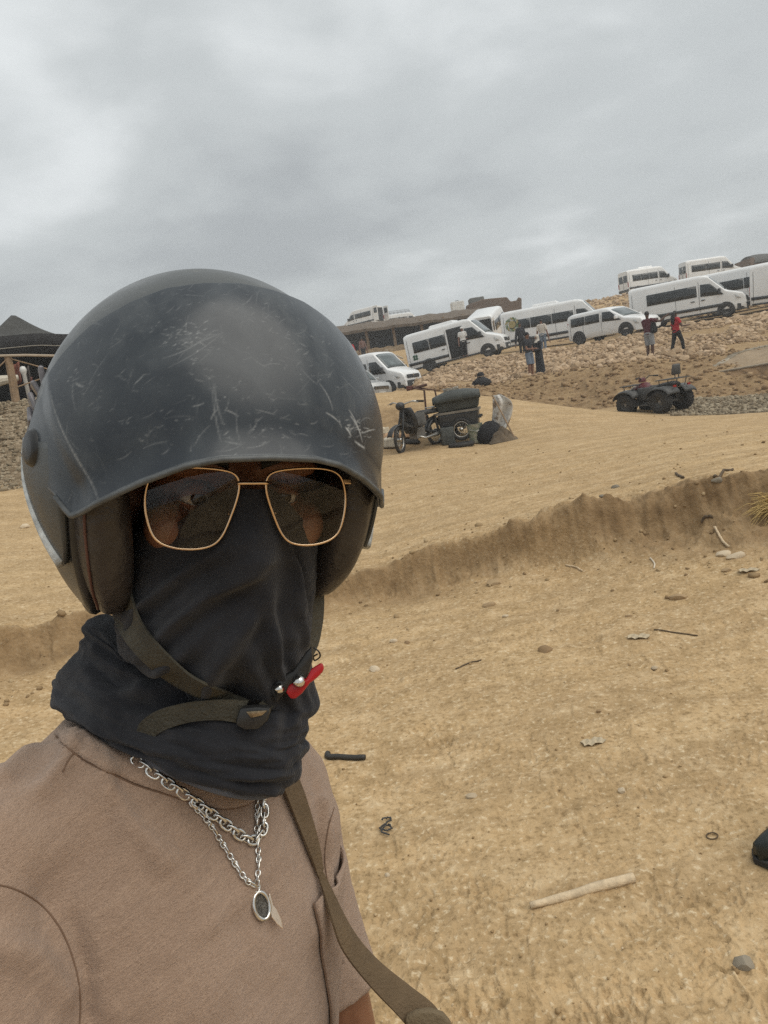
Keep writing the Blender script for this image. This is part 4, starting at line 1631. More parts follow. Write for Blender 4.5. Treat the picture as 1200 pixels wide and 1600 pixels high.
def lens_mat():
    m = NT('grey_tinted_lens')
    tr_ = m.n('ShaderNodeBsdfTransparent')
    tr_.inputs[0].default_value = (0.80, 0.77, 0.73, 1)
    gl = m.n('ShaderNodeBsdfGlossy')
    gl.inputs['Roughness'].default_value = 0.03
    gl.inputs['Color'].default_value = (0.9, 0.9, 0.9, 1)
    fr = m.n('ShaderNodeFresnel')
    fr.inputs['IOR'].default_value = 1.45
    v = m.coords('Object')
    fac = m.math('ADD', fr.outputs[0], m.ramp(m.noise(v, 60, 4, 0.6), [(0.45, 0.0), (0.8, 0.02)]))
    mx = m.n('ShaderNodeMixShader')
    m.link(fac, mx.inputs[0])
    m.link(tr_.outputs[0], mx.inputs[1])
    m.link(gl.outputs[0], mx.inputs[2])
    m.link(mx.outputs[0], m.out.inputs['Surface'])
    return m.m


M_LENS = lens_mat()


def gy(x, z):
    return 0.1085 - 1.6 * x * x + 0.10 * z * 0


def lens_outline(s, n=64):
    # squarish aviator: control points, inner top -> outer top -> outer bottom -> inner bottom
    ctrl = [(0.0095, 0.0040), (0.0130, 0.0140), (0.030, 0.0175), (0.053, 0.0175), (0.0660, 0.0125), (0.0708, 0.000), (0.0700, -0.016), (0.0645, -0.0305), (0.0520, -0.0368), (0.0340, -0.0372), (0.0225, -0.0310), (0.0145, -0.0140)]
    P = [Vector((a, b, 0)) for a, b in ctrl]
    k = len(P)
    out = []
    for q in range(n):
        t = q / n * k
        i = int(t)
        u = t - i
        a, b, c, d = P[(i - 1) % k], P[i % k], P[(i + 1) % k], P[(i + 2) % k]
        p = 0.5 * ((2 * b) + (c - a) * u + (2 * a - 5 * b + 4 * c - d) * u * u + (3 * b - a - 3 * c + d) * u ** 3)
        out.append(Vector((s * p.x, gy(p.x, p.y), p.y)))
    return out


for s in (-1, 1):
    ol = lens_outline(s)
    mb = MB()
    mb.tube(ol, 0.00092, 8, close=True)
    rim = mb.build('rim', M_GOLD, glasses, smooth=True)
    mb = MB()
    c = sum(ol, Vector()) / len(ol)
    rows = []
    for t in (0.001, 0.25, 0.5, 0.75, 0.98):
        rows.append([Vector(((c.x + (p.x - c.x) * t), gy(c.x + (p.x - c.x) * t, 0) + 0.0015 * (1 - t * t), c.z + (p.z - c.z) * t)) for p in ol])
    mb.grid(rows, close_u=True)
    mb.build('lens', M_LENS, rim, smooth=True)
    mb = MB()
    hinge = Vector((s * 0.0695, gy(0.0695, 0), 0.008))
    mb.box(hinge + Vector((s * 0.003, -0.002, 0)), (0.007, 0.003, 0.004))
    mb.build('hinge', M_GOLD, rim, bevel=0.0006)
    mb = MB()
    mb.tube([hinge + Vector((s * 0.006, -0.002, 0)), hinge + Vector((s * 0.009, -0.012, 0)), hinge + Vector((s * 0.008, -0.07, -0.002)), hinge + Vector((s * 0.006, -0.11, -0.016))], 0.0011, 8)
    mb.build('temple_arm', M_GOLD, glasses, smooth=True)
    mb = MB()
    mb.tube([Vector((s * 0.0165, gy(0.0165, 0), -0.014)), Vector((s * 0.0150, 0.100, -0.012)), Vector((s * 0.0130, 0.099, -0.010))], 0.0006, 6)
    mb.build('pad_arm', M_GOLD, glasses, smooth=True)
    mb = MB()
    mb.lathe([(0.0, 0.0015), (0.0035, 0.001), (0.0042, 0), (0.0035, -0.001), (0, -0.0015)], axis='X', n=14)
    o = mb.build('nose_pad', simple('clear_silicone', (0.30, 0.27, 0.24), 0.25), glasses, smooth=True)
    o.location = (s * 0.0125, 0.099, -0.011)
    o.scale = (1, 1, 1.7)
mb = MB()
mb.tube([Vector((x, 0.1095 + 0.001 * math.cos(x * 150), 0.0075)) for x in np.linspace(-0.0105, 0.0105, 9)], 0.0014, 8)
mb.build('bridge', M_GOLD, glasses, smooth=True)

# ---- necklaces
def link_mesh_data(name, L, W, rad, nu=14, nv=6):
    mb = MB()
    pts = []
    for k in range(nu):
        a = 2 * PI * k / nu
        x = L / 2 * math.copysign(abs(math.cos(a)) ** 0.8, math.cos(a))
        y = W / 2 * math.copysign(abs(math.sin(a)) ** 0.8, math.sin(a))
        pts.append((x, y, 0))
    mb.tube(pts, rad, nv, close=True)
    me = mb.mesh(name)
    me.polygons.foreach_set('use_smooth', [True] * len(me.polygons))
    return me


def chain(pts, root, pitch, kinds, mesh_of, name='link'):
    P = spline(pts, 600)
    cum = [0]
    for a, b in zip(P, P[1:]):
        cum.append(cum[-1] + (b - a).length)
    s, i = 0.0, 0
    while s < cum[-1]:
        kd = kinds[i % len(kinds)]
        me = mesh_of[kd]
        j = int(np.searchsorted(cum, s))
        j = min(max(j, 1), len(P) - 2)
        t = (P[j + 1] - P[j - 1]).normalized()
        nrm = (CAM + Vector((0.15, 0, 0.4)) - P[j]).normalized()
        z = (nrm - t * nrm.dot(t)).normalized()
        if i % 2:
            z = (z * 0.25 + t.cross(z) * 0.97).normalized()
        else:
            z = (z * 0.93 + t.cross(z) * 0.3).normalized()
        y = z.cross(t)
        o = link_mesh(name, me, M_STEEL)
        o.matrix_world = Matrix(((t.x, y.x, z.x, P[j].x), (t.y, y.y, z.y, P[j].y), (t.z, y.z, z.z, P[j].z), (0, 0, 0, 1)))
        child(o, root)
        s += pitch[kd]
        i += 1
    return root


NK = {'c': link_mesh_data('cable_link', 0.0112, 0.0068, 0.00125), 's': link_mesh_data('short_link', 0.0048, 0.0036, 0.00075, 12, 5), 'l': link_mesh_data('long_link', 0.0092, 0.0034, 0.0008, 14, 5)}
n1 = empty('cable_necklace', cast(385, 1310, SHIRT), label='thick silver cable chain necklace lying higher on the taupe T-shirt', cat='necklace')
chain([cast(x, y, SHIRT, 0.0042) for x, y in ((215, 1190), (238, 1207), (270, 1229), (305, 1253), (345, 1282), (372, 1303), (392, 1313), (405, 1308), (412, 1292), (413, 1268), (411, 1238), (409, 1222))], n1, {'c': 0.0073}, 'c', NK)
n2 = empty('figaro_necklace', cast(402, 1380, SHIRT), label='thin silver figaro chain with oval pendant hanging lower on the T-shirt', cat='necklace')
chain([cast(x, y, SHIRT, 0.0030) for x, y in ((300, 1256), (325, 1284), (345, 1314), (366, 1348), (384, 1374), (397, 1384))], n2, {'s': 0.0034, 'l': 0.0070}, 'sssl', NK)
chain([cast(x, y, SHIRT, 0.0030) for x, y in ((402, 1228), (402, 1262), (401, 1300), (404, 1340), (403, 1365), (401, 1384))], n2, {'s': 0.0034, 'l': 0.0070}, 'sssl', NK)
pc_ = cast(408, 1415, SHIRT, 0.0040)
nrm = (SHIRT.find_nearest(pc_)[1] * 0.6 + (CAM - pc_).normalized() * 0.4).normalized()
down = (at(414, 1440, 0.55) - at(402, 1385, 0.55)).normalized()
yv = (-(down - nrm * down.dot(nrm))).normalized()
xv = yv.cross(nrm)
PM = Matrix(((xv.x, yv.x, nrm.x, pc_.x), (xv.y, yv.y, nrm.y, pc_.y), (xv.z, yv.z, nrm.z, pc_.z), (0, 0, 0, 1)))
mb = MB()
mb.tube([(0.0066 * math.cos(a), 0.0102 * math.sin(a), 0.001) for a in np.linspace(0, 2 * PI, 32, endpoint=False)], 0.0015, 8, close=True)
pend = mb.build('pendant', M_STEEL, smooth=True)
pend.matrix_world = PM
child(pend, n2)
mb = MB()
mb.add([(0.0066 * math.cos(a), 0.0102 * math.sin(a), 0.0004) for a in np.linspace(0, 2 * PI, 32, endpoint=False)] + [(0.0066 * math.cos(a), 0.0102 * math.sin(a), -0.001) for a in np.linspace(0, 2 * PI, 32, endpoint=False)],
       [tuple(range(32)), tuple(range(63, 31, -1))])
mb.build('medal', simple('tarnished_silver', (0.22, 0.21, 0.19), 0.45, 0.7, var=0.6, scale=500, bump=0.8, bscale=600), pend)
mb = MB()
mb.tube([(0.0032 * math.cos(a), 0.0152 + 0.0045 * math.sin(a), 0.0015) for a in np.linspace(0, 2 * PI, 24, endpoint=False)], 0.0009, 6, close=True)
mb.tube([(0.0022 * math.cos(a) - 0.0005, 0.0125 + 0.0018 * math.sin(a), 0.0015) for a in np.linspace(0, 2 * PI, 16, endpoint=False)], 0.0007, 6, close=True)
mb.lathe([(0, 0.0018), (0.0016, 0.001), (0.0016, -0.001)], (0.0, 0.0175, 0.002), n=14)
mb.build('bail', M_STEEL, pend, smooth=True)
mb = MB()
lf = [(0.0070, -0.0020), (0.0092, 0.0045), (0.0104, 0.0040), (0.0100, -0.005), (0.0118, -0.0095), (0.0128, -0.0180), (0.0116, -0.0245), (0.0082, -0.0190), (0.0056, -0.0120), (0.0066, -0.0070)]
mb.prism(lf, -0.0012, 0.0, 'Z')
mb.build('leaf_charm', simple('rosy_silver', (0.82, 0.70, 0.58), 0.2, 1.0), pend, bevel=0.0003)

# ---- shoulder bag: strap over the far shoulder, pouch at the hip below the picture
bag_at = at(735, 1830, 0.56)
bag = empty('shoulder_bag', bag_at, label='shoulder bag on a wide khaki webbing strap worn by the foreground rider', cat='bag')
back = [TORSO @ Vector(p) for p in ((0.075, -0.135, -0.14), (0.080, -0.105, -0.045), (0.085, -0.05, 0.005))]
back2 = [TORSO @ Vector(p) for p in ((0.115, -0.135, -0.15), (0.120, -0.105, -0.055), (0.124, -0.05, -0.008))]
fl_ = cast_path(((431, 1206), (455, 1266), (481, 1332), (500, 1380)), 14, SHIRT, 0.006)
fr_ = cast_path(((452, 1186), (474, 1240), (494, 1310), (506, 1366)), 14, SHIRT, 0.007)
lw = back + fl_ + [at(*q) for q in ((517, 1440, .615), (536, 1488, .612), (578, 1542, .610), (630, 1597, .605), (668, 1650, .60), (700, 1720, .59))]
rw = back2 + fr_ + [at(*q) for q in ((545, 1448, .630), (588, 1500, .628), (640, 1542, .625), (680, 1574, .618), (700, 1612, .605), (738, 1700, .59))]
ribbon(list(zip(spline(lw, 160), spline(rw, 160))), 0, 0.0022, 'strap', M_STRAP, bag, 7)
sl = px_prism([(632, 1594), (650, 1584), (672, 1581), (694, 1588), (706, 1602), (704, 1625), (672, 1628), (640, 1622)], 0.598, 0.008, 'strap_slider', simple('olive_strap_keeper', (0.16, 0.12, 0.07), 0.8, bump=0.4, bscale=300), bag, 0.003)
mb = MB()
mb.box((0, 0, -0.06), (0.22, 0.08, 0.17))
pouch = mb.build('pouch', M_STRAP, bag, bevel=0.02, seg=3, smooth=True)
mb = MB()
mb.box((0, -0.043, -0.02), (0.21, 0.012, 0.10))
mb.build('flap', M_STRAP, bag, bevel=0.004)

# ------------------------------------------------------------------ vehicles on the hill
M_WHITE = simple('white_van_paint', (0.78, 0.79, 0.79), 0.28, var=0.05, scale=1.2, coat=0.4, coat_rough=0.1)
M_GLASS = simple('dark_van_glass', (0.020, 0.024, 0.026), 0.10, var=0.5, scale=2.5)
M_SCREEN = simple('windscreen_glass', (0.095, 0.115, 0.118), 0.06, var=0.5, scale=1.6)
M_TRIM = simple('grey_black_trim', (0.035, 0.036, 0.038), 0.6)
M_TYRE = simple('dusty_tyre_rubber', (0.030, 0.028, 0.026), 0.85, var=0.3, scale=12)
M_RIM = simple('dull_wheel_steel', (0.22, 0.22, 0.22), 0.45, 0.6)
M_LAMP = simple('headlamp_glass', (0.55, 0.56, 0.55), 0.12, var=0.3, scale=12)
M_TAIL = simple('red_tail_lamp', (0.30, 0.012, 0.010), 0.25)
M_SEAL = simple('panel_gap', (0.09, 0.09, 0.09), 0.8)
M_OPENING_SHADE = simple('opening_shade', (0.020, 0.021, 0.022), 0.9)  # near-black standing for the unlit inside behind openings


def place_on(root, loc, head, slope_up=None):
    """stand a thing on its place: x axis along head, tilted to the land"""
    x = head.normalized()
    up = (slope_up or Vector((0, 0, 1)))
    y = up.cross(x).normalized()
    z = x.cross(y)
    root.matrix_world = Matrix(((x.x, y.x, z.x, loc[0]), (x.y, y.y, z.y, loc[1]), (x.z, y.z, z.z, loc[2]), (0, 0, 0, 1)))


_WHEELS = {}


def wheel(parent, x, y, rad=0.34, wid=0.22, mat_rim=None, tyre_mat=None):
    key = (rad, wid)
    if key not in _WHEELS:
        t = MB()
        t.lathe([(rad * 0.62, -wid / 2), (rad * 0.9, -wid / 2), (rad * 0.985, -wid * 0.4), (rad, -wid * 0.25), (rad, wid * 0.25), (rad * 0.985, wid * 0.4), (rad * 0.9, wid / 2), (rad * 0.62, wid / 2), (rad * 0.58, 0)], axis='Y', n=28, close=True)
        r_ = MB()
        r_.lathe([(0, wid * 0.30), (rad * 0.16, wid * 0.32), (rad * 0.2, wid * 0.22), (rad * 0.5, wid * 0.20), (rad * 0.6, wid * 0.42), (rad * 0.63, wid * 0.40), (rad * 0.62, -wid * 0.4), (0, -wid * 0.3)], axis='Y', n=24)
        for k in range(6):
            a = 2 * PI * k / 6
            r_.box((rad * 0.38 * math.cos(a), wid * 0.23, rad * 0.38 * math.sin(a)), (rad * 0.13, wid * 0.08, rad * 0.13), Matrix.Rotation(-a, 3, 'Y'))
        me_t, me_r = t.mesh('tyre'), r_.mesh('rim')
        for me in (me_t, me_r):
            me.polygons.foreach_set('use_smooth', [True] * len(me.polygons))
            me.set_sharp_from_angle(angle=R(35))
        me_t.materials.append(tyre_mat or M_TYRE)
        me_r.materials.append(mat_rim or M_RIM)
        _WHEELS[key] = (me_t, me_r)
    me_t, me_r = _WHEELS[key]
    w = empty('wheel')
    w.parent = parent
    w.location = (x, y, rad)
    if y < 0:
        w.rotation_euler = (0, 0, PI)
    link_mesh('tyre', me_t, None, w)
    link_mesh('rim', me_r, None, w)
    return w


STY = {
    # front: screen base height, hood end height, nose length, screen rake, window band
    'master': dict(L=5.7, H=2.48, W=2.02, wb=3.68, front=0.86, hood=0.92, screen=0.92, hz0=1.38, hz1=1.08, band=(1.28, 1.92)),
    'crafter': dict(L=6.0, H=2.42, W=2.04, wb=3.64, front=1.0, hood=0.95, screen=0.95, hz0=1.40, hz1=1.14, band=(1.30, 1.90)),
    'sprinter': dict(L=6.9, H=2.52, W=2.00, wb=4.30, front=1.0, hood=0.95, screen=0.95, hz0=1.42, hz1=1.12, band=(1.30, 1.90)),
    'mpv': dict(L=4.75, H=1.74, W=1.88, wb=3.05, front=0.95, hood=1.10, screen=0.98, hz0=1.08, hz1=0.88, band=(1.04, 1.50)),
    'suv': dict(L=4.4, H=1.70, W=1.80, wb=2.6, front=0.85, hood=1.15, screen=0.75, hz0=1.05, hz1=0.92, band=(1.05, 1.50)),
}


def make_van(style, label, group='white vans parked on the hillside', cat='van', windows=3, ac=False, open_door=False, open_rear=False, cladding=True, logo=None, rack=False, grey=False, name='passenger_van', L=None, seams=True):
    S = dict(STY[style])
    if L:
        S['L'] = L
    L, H, W, wb = S['L'], S['H'], S['W'], S['wb']
    xf, xr = L / 2, -L / 2
    root = empty(name, label=label, cat=cat, group=group)
    xh = xf - S['hood']                       # windscreen base
    xs = xh - S['screen'] + 0.1               # windscreen top
    z0 = 0.30
    paint = simple('silver_car_paint', (0.42, 0.43, 0.43), 0.3, 0.3) if grey else M_WHITE

    def top(x):
        pts = ((xr, H - 0.10), (xr + 0.10, H - 0.02), (xr + 0.4, H), (xs - 0.45, H), (xs - 0.15, H - 0.05), (xs, H - 0.14), (xh, S['hz0']), (xh + 0.08, S['hz0'] - 0.03), (xf - 0.16, S['hz1']), (xf - 0.05, S['hz1'] - 0.14), (xf, 0.72))
        return interp(x, pts)

    def hw(x, z):
        k = W / 2
        if z > 1.0:
            k *= 1 - 0.085 * ((z - 1.0) / (H - 1.0)) ** 1.4
        if x > xh - 0.3:
            k *= 1 - 0.20 * ((x - xh + 0.3) / (xf - xh + 0.3)) ** 2.2
        return k

    st = sorted(set([xr, xr + 0.05, xr + 0.2, xr + 0.5, xs - 0.45, xs - 0.15, xs, xh, xh + 0.08, xf - 0.16, xf - 0.05, xf] + list(np.linspace(xr + 0.5, xs - 0.5, 8)) + list(np.linspace(xs, xh, 5)) + list(np.linspace(xh, xf - 0.16, 4))))
    rows = []
    for x in st:
        zt = top(x)
        slope = xs - 0.1 < x
        rc = 0.10 if slope else 0.22
        zs = [z0, z0 + 0.12, 0.6, min(1.0, zt - rc - 0.1), zt - rc]
        half = [(hw(x, z), z) for z in zs]
        w2 = hw(x, zt - rc)
        half += [(w2 - rc * 0.12, zt - rc * 0.5), (w2 - rc * 0.42, zt - rc * 0.14), (w2 - rc * 0.95, zt)]
        half[0] = (half[0][0] - 0.05, z0)
        rows.append([Vector((x, y, z)) for y, z in half] + [Vector((x, 0, zt + (0.02 if not slope else 0.03)))] + [Vector((x, -y, z)) for y, z in half[::-1]])
    mb = MB()
    mb.grid(rows, close_u=True)
    n = len(rows[0])
    mb.f.append(tuple(range(n)))
    mb.f.append(tuple((len(rows) - 1) * n + j for j in range(n)))
    mb.mi += [0, 0]
    body_ = mb.build('body', paint, root, auto=42)

    def panel(corners, s, off, nm, mat, parent, nu=5, nv=3, thick=0.012):
        """glass or trim laid on the side: corners (x,z) bottom-left, bottom-right, top-right, top-left"""
        mb = MB()
        rws = []
        for j in range(nv + 1):
            v = j / nv
            row = []
            for i in range(nu + 1):
                u = i / nu
                x = lerp(lerp(corners[0][0], corners[1][0], u), lerp(corners[3][0], corners[2][0], u), v)
                z = lerp(lerp(corners[0][1], corners[1][1], u), lerp(corners[3][1], corners[2][1], u), v)
                row.append(Vector((x, s * (hw(x, z) + off), z)))
            rws.append(row)
        mb.grid(rws)
        o = mb.build(nm, mat, parent, smooth=True)
        m_ = modify(o, 'SOLIDIFY', thickness=thick, offset=1 if s > 0 else 1)
        return o

    b0, b1 = S['band']
    xd1, xd0 = xh - 0.05, xs - 0.42           # front door glass
    for s in (-1, 1):
        # front door glass, sloping front edge
        d = panel([(xd0, b0 - 0.02), (xd1 - 0.05, b0 - 0.10), (xs + 0.12, b1 - 0.02), (xd0 + 0.02, b1 + 0.02)], s, 0.004, 'window', M_GLASS, root)
        x_end = xd0 - 0.16
        x_beg = xr + (0.5 if style != 'crafter' else 0.95)
        if style == 'mpv':
            x_beg = xr + 0.22
        opened = open_door and s < 0
        if opened:
            x_end -= 1.05
            hole = panel([(x_end + 0.12, 0.42), (xd0 - 0.10, 0.42), (xd0 - 0.10, H - 0.34), (x_end + 0.12, H - 0.34)], s, 0.003, 'door_shade_panel', M_OPENING_SHADE, root)  # dark panel laid on the closed side for doorway shade
        step = (x_end - x_beg) / windows
        for k in range(windows):
            g = 0.02
            panel([(x_beg + k * step + g, b0), (x_beg + (k + 1) * step - g, b0), (x_beg + (k + 1) * step - g, b1), (x_beg + k * step + g, b1)], s, 0.004, 'window', M_GLASS, root)
        if cladding:
            panel([(xr + 0.06, 0.58), (x_end if opened else xh - 0.1, 0.58), (x_end if opened else xh - 0.1, 0.74), (xr + 0.06, 0.74)], s, 0.010, 'side_cladding', M_TRIM, root, 8, 1, 0.02)
            panel([(xr + 0.1, 0.31), (xh, 0.31), (xh, 0.40), (xr + 0.1, 0.40)], s, -0.01, 'sill', M_TRIM, root, 8, 1, 0.02)
        if seams:
            for x in (xd0 - 0.08, x_end - (0.0 if opened else 1.15), xr + 0.16):
                panel([(x, 0.45), (x + 0.018, 0.45), (x + 0.018, min(H - 0.35, top(x) - 0.3)), (x, min(H - 0.35, top(x) - 0.3))], s, 0.002, 'door_gap', M_SEAL, root, 1, 4, 0.004)
        for x in (xd0 + 0.12, x_end - 0.25):
            mb = MB()
            mb.box((x, s * (hw(x, 1.08) + 0.02), 1.08), (0.20, 0.04, 0.05))
            mb.build('door_handle', M_TRIM, root, bevel=0.01)
        # mirror
        mb = MB()
        mb.box((xh - 0.30, s * (W / 2 + 0.14), 1.40 if style not in ('mpv', 'suv') else 1.12), (0.14, 0.22, 0.30 if style not in ('mpv', 'suv') else 0.18))
        mb.build('mirror', M_TRIM if style not in ('mpv', 'suv') else paint, root, bevel=0.04)
        # headlamp
        mb = MB()
        zl = S['hz1'] - 0.16
        xa, xb = xf - 0.52, xf - 0.03
        mb.add([(xa, s * (hw(xa, zl) + 0.012), zl + 0.10), (xb, s * (hw(xb, zl) - 0.10), zl - 0.05), (xb, s * (hw(xb, zl) - 0.05), zl - 0.20), (xa + 0.1, s * (hw(xa, zl) + 0.014), zl - 0.10),
                (xa, s * (hw(xa, zl) - 0.2), zl + 0.10), (xb + 0.02, s * (hw(xb, zl) - 0.42), zl - 0.05), (xb + 0.03, s * (hw(xb, zl) - 0.42), zl - 0.20)],
               [(0, 1, 2, 3), (1, 5, 6, 2)])
        o = mb.build('headlight', M_LAMP, root, smooth=True)
        modify(o, 'SOLIDIFY', thickness=0.03, offset=0)
        # tail lamp
        mb = MB()
        mb.box((xr + 0.02, s * (W / 2 - 0.09), 1.05), (0.10, 0.14, 0.50))
        mb.build('tail_light', M_TAIL, root, bevel=0.02)
        # dark discs standing for wheel-well shade, and wheels
        for x in (-wb / 2 - 0.05, wb / 2 - 0.05):
            xw = x + (xf - 0.95 - (wb / 2)) * 1.0
            mb = MB()
            arc = [(0.45 * math.cos(a), 0.45 * math.sin(a)) for a in np.linspace(-0.25, PI + 0.25, 20)]
            mb.add([(xw + u, s * (hw(xw + u, 0.5) + 0.006), 0.34 + v) for u, v in arc], [tuple(range(20))])
            o = mb.build('wheel_well_shade', M_TRIM, root)
            modify(o, 'SOLIDIFY', thickness=0.012, offset=0)
            wheel(root, xw, s * (hw(xw, 0.5) - 0.09))
    # windscreen
    mb = MB()
    rws = []
    for v in np.linspace(0.06, 0.95, 6):
        x = lerp(xh, xs, v)
        z = top(x)
        w_ = hw(x, z - 0.1) - 0.13
        rws.append([Vector((x + 0.012, y * w_, z + 0.042 - 0.06 * abs(y) ** 3)) for y in np.linspace(-1, 1, 9)])
    mb.grid(rws)
    o = mb.build('windscreen', M_SCREEN, root, smooth=True)
    modify(o, 'SOLIDIFY', thickness=0.01, offset=0)
    # bumper and grille
    mb = MB()
    wf = hw(xf, 0.5)
    pts = [(xf - 0.45, hw(xf - 0.45, 0.5) + 0.02), (xf - 0.12, wf + 0.03), (xf + 0.03, wf * 0.72), (xf + 0.05, 0), (xf + 0.03, -wf * 0.72), (xf - 0.12, -wf - 0.03), (xf - 0.45, -hw(xf - 0.45, 0.5) - 0.02)]
    mb.prism(pts, 0.24, 0.60, 'Z')
    mb.build('bumper', M_TRIM if style in ('crafter', 'master') else paint, root, bevel=0.04)
    mb = MB()
    zg = S['hz1'] - 0.27
    mb.box((xf + 0.005, 0, zg), (0.06, W * 0.56, 0.20))
    gr = mb.build('grille', M_TRIM, root, bevel=0.015)
    if style in ('suv', 'mpv'):
        for q in (-0.05, 0.0, 0.05):
            mb = MB()
            mb.box((xf + 0.042, 0, zg + q * 1.2), (0.02, W * 0.54, 0.016))
            mb.build('grille_bar', M_STEEL, gr)
    else:
        mb = MB()
        mb.prism([(0, 0.10), (0.05, 0), (0, -0.10), (-0.05, 0)], -0.01, 0.01, 'X')
        o = mb.build('emblem', M_STEEL, gr)
        o.location = (xf + 0.045, 0, zg + 0.05)
    mb = MB()
    mb.box((xf + 0.062, 0, 0.42), (0.012, 0.46, 0.11))
    mb.build('number_plate', simple('pale_plate', (0.55, 0.55, 0.52), 0.5), root)
    # rear
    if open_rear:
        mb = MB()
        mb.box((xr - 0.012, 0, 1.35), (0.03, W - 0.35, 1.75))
        mb.build('rear_shade_panel', M_OPENING_SHADE, root)  # dark slab over the closed rear stands for inside shade
        for s in (-1, 1):
            mb = MB()
            mb.box((xr - 0.40, s * (W / 2 + 0.03), 1.42), (0.80, 0.06, 1.9))
            dr = mb.build('rear_door', paint, root, bevel=0.02)
            mb = MB()
            mb.box((xr - 0.42, s * (W / 2 + 0.03), 1.78), (0.52, 0.08, 0.65))
            mb.build('window', M_GLASS, dr)
    else:
        for s in (-1, 1):
            mb = MB()
            mb.box((xr - 0.004, s * W * 0.22, (b0 + b1) / 2 + 0.03), (0.02, W * 0.36, b1 - b0 + 0.05))
            mb.build('rear_window', M_GLASS, root, bevel=0.008)
        mb = MB()
        mb.box((xr - 0.02, 0, 0.48), (0.10, W * 0.94, 0.24))
        mb.build('rear_bumper', M_TRIM, root, bevel=0.02)
        mb = MB()
        mb.box((xr - 0.008, 0, 1.0), (0.02, 0.02, 1.3))
        mb.build('door_gap', M_SEAL, root)
    if ac:
        mb = MB()
        mb.box((xr + L * 0.40, 0, H + 0.07), (1.7, 1.25, 0.18), taper=(0.86, 0.86))
        mb.build('roof_unit', M_WHITE, root, bevel=0.05)
    if rack:
        mb = MB()
        for y in (-0.75, 0.75):
            for z in (H + 0.12, H + 0.42):
                mb.tube([(xr + 0.3, y, z), (xs - 0.3, y, z)], 0.025, 6)
        for x in np.linspace(xr + 0.3, xs - 0.3, 7):
            for y in (-0.75, 0.75):
                mb.tube([(x, y, H - 0.03), (x, y, H + 0.42)], 0.02, 6)
            mb.tube([(x, -0.75, H + 0.12), (x, 0.75, H + 0.12)], 0.02, 6)
        mb.build('roof_rack', M_RIM, root)
    if logo:
        for s in (-1, 1):
            lx, lz, lr, kind = logo
            if kind == 'floral':
                rg = random.Random(4)
                cols = [simple('decal_leaf_green', (0.10, 0.16, 0.06), 0.5), simple('decal_gold', (0.34, 0.28, 0.12), 0.5), simple('decal_grey_green', (0.33, 0.36, 0.31), 0.5)]
                for k in range(16):
                    a = 2 * PI * k / 16
                    c = cols[k % 3]
                    rr_ = lr * 0.78
                    q = []
                    for t in range(8):
                        b = 2 * PI * t / 8
                        du, dv = lr * 0.30 * math.cos(b), lr * 0.13 * math.sin(b)
                        an = a + 0.9
                        q.append((lx + rr_ * math.cos(a) + du * math.cos(an) - dv * math.sin(an), lz + rr_ * math.sin(a) + du * math.sin(an) + dv * math.cos(an)))
                    mb = MB()
                    mb.add([(u, s * (hw(u, v) + 0.018), v) for u, v in q], [tuple(range(8))])
                    mb.build('decal_leaf', c, root)
                mb = MB()
                q = [(lx + lr * 0.5 * math.cos(b), lz + lr * 0.5 * math.sin(b)) for b in np.linspace(0, 2 * PI, 18, endpoint=False)]
                mb.add([(u, s * (hw(u, v) + 0.017), v) for u, v in q], [tuple(range(18))])
                mb.build('decal_disc', cols[1], root)
            else:
                for k in range(4):
                    a = PI / 4 + PI / 2 * k
                    q = [(lx + lr * 0.55 * math.cos(a) + lr * 0.42 * math.cos(b), lz + lr * 0.55 * math.sin(a) + lr * 0.42 * math.sin(b)) for b in np.linspace(0, 2 * PI, 10, endpoint=False)]
                    mb = MB()
                    mb.add([(u, s * (hw(u, v) + 0.014), v) for u, v in q], [tuple(range(10))])
                    mb.build('decal_leaf', simple('decal_dark_green', (0.03, 0.09, 0.05), 0.5), root)
    return root


def park(root, px_mid, py, rng, yaw_deg, slope=None):
    """stand a vehicle where the photo shows it; yaw 0 = nose to the photo's right, positive turns the nose to us"""
    p = at_range(px_mid, py, rng)
    x, y = p.x, p.y
    a = R(yaw_deg)
    # sideways is square to the line of sight
    los = Vector((x, y, 0)).normalized()
    rt = Vector((los.y, -los.x, 0))
    hd = rt * math.cos(a) - los * math.sin(a)
    sd = Vector((-hd.y, hd.x, 0))
    z1, z2 = gz(x + hd.x * 1.8, y + hd.y * 1.8), gz(x - hd.x * 1.8, y - hd.y * 1.8)
    z3, z4 = gz(x + sd.x * 0.9, y + sd.y * 0.9), gz(x - sd.x * 0.9, y - sd.y * 0.9)
    hd.z = (z1 - z2) / 3.6
    up = hd.cross(-Vector((sd.x, sd.y, (z3 - z4) / 1.8 * 0.4)).normalized()) * -1
    if up.z < 0:
        up = -up
    place_on(root, (x, y, max((z1 + z2) / 2, (z1 + z2 + z3 + z4) / 4)), hd, up)
    return root


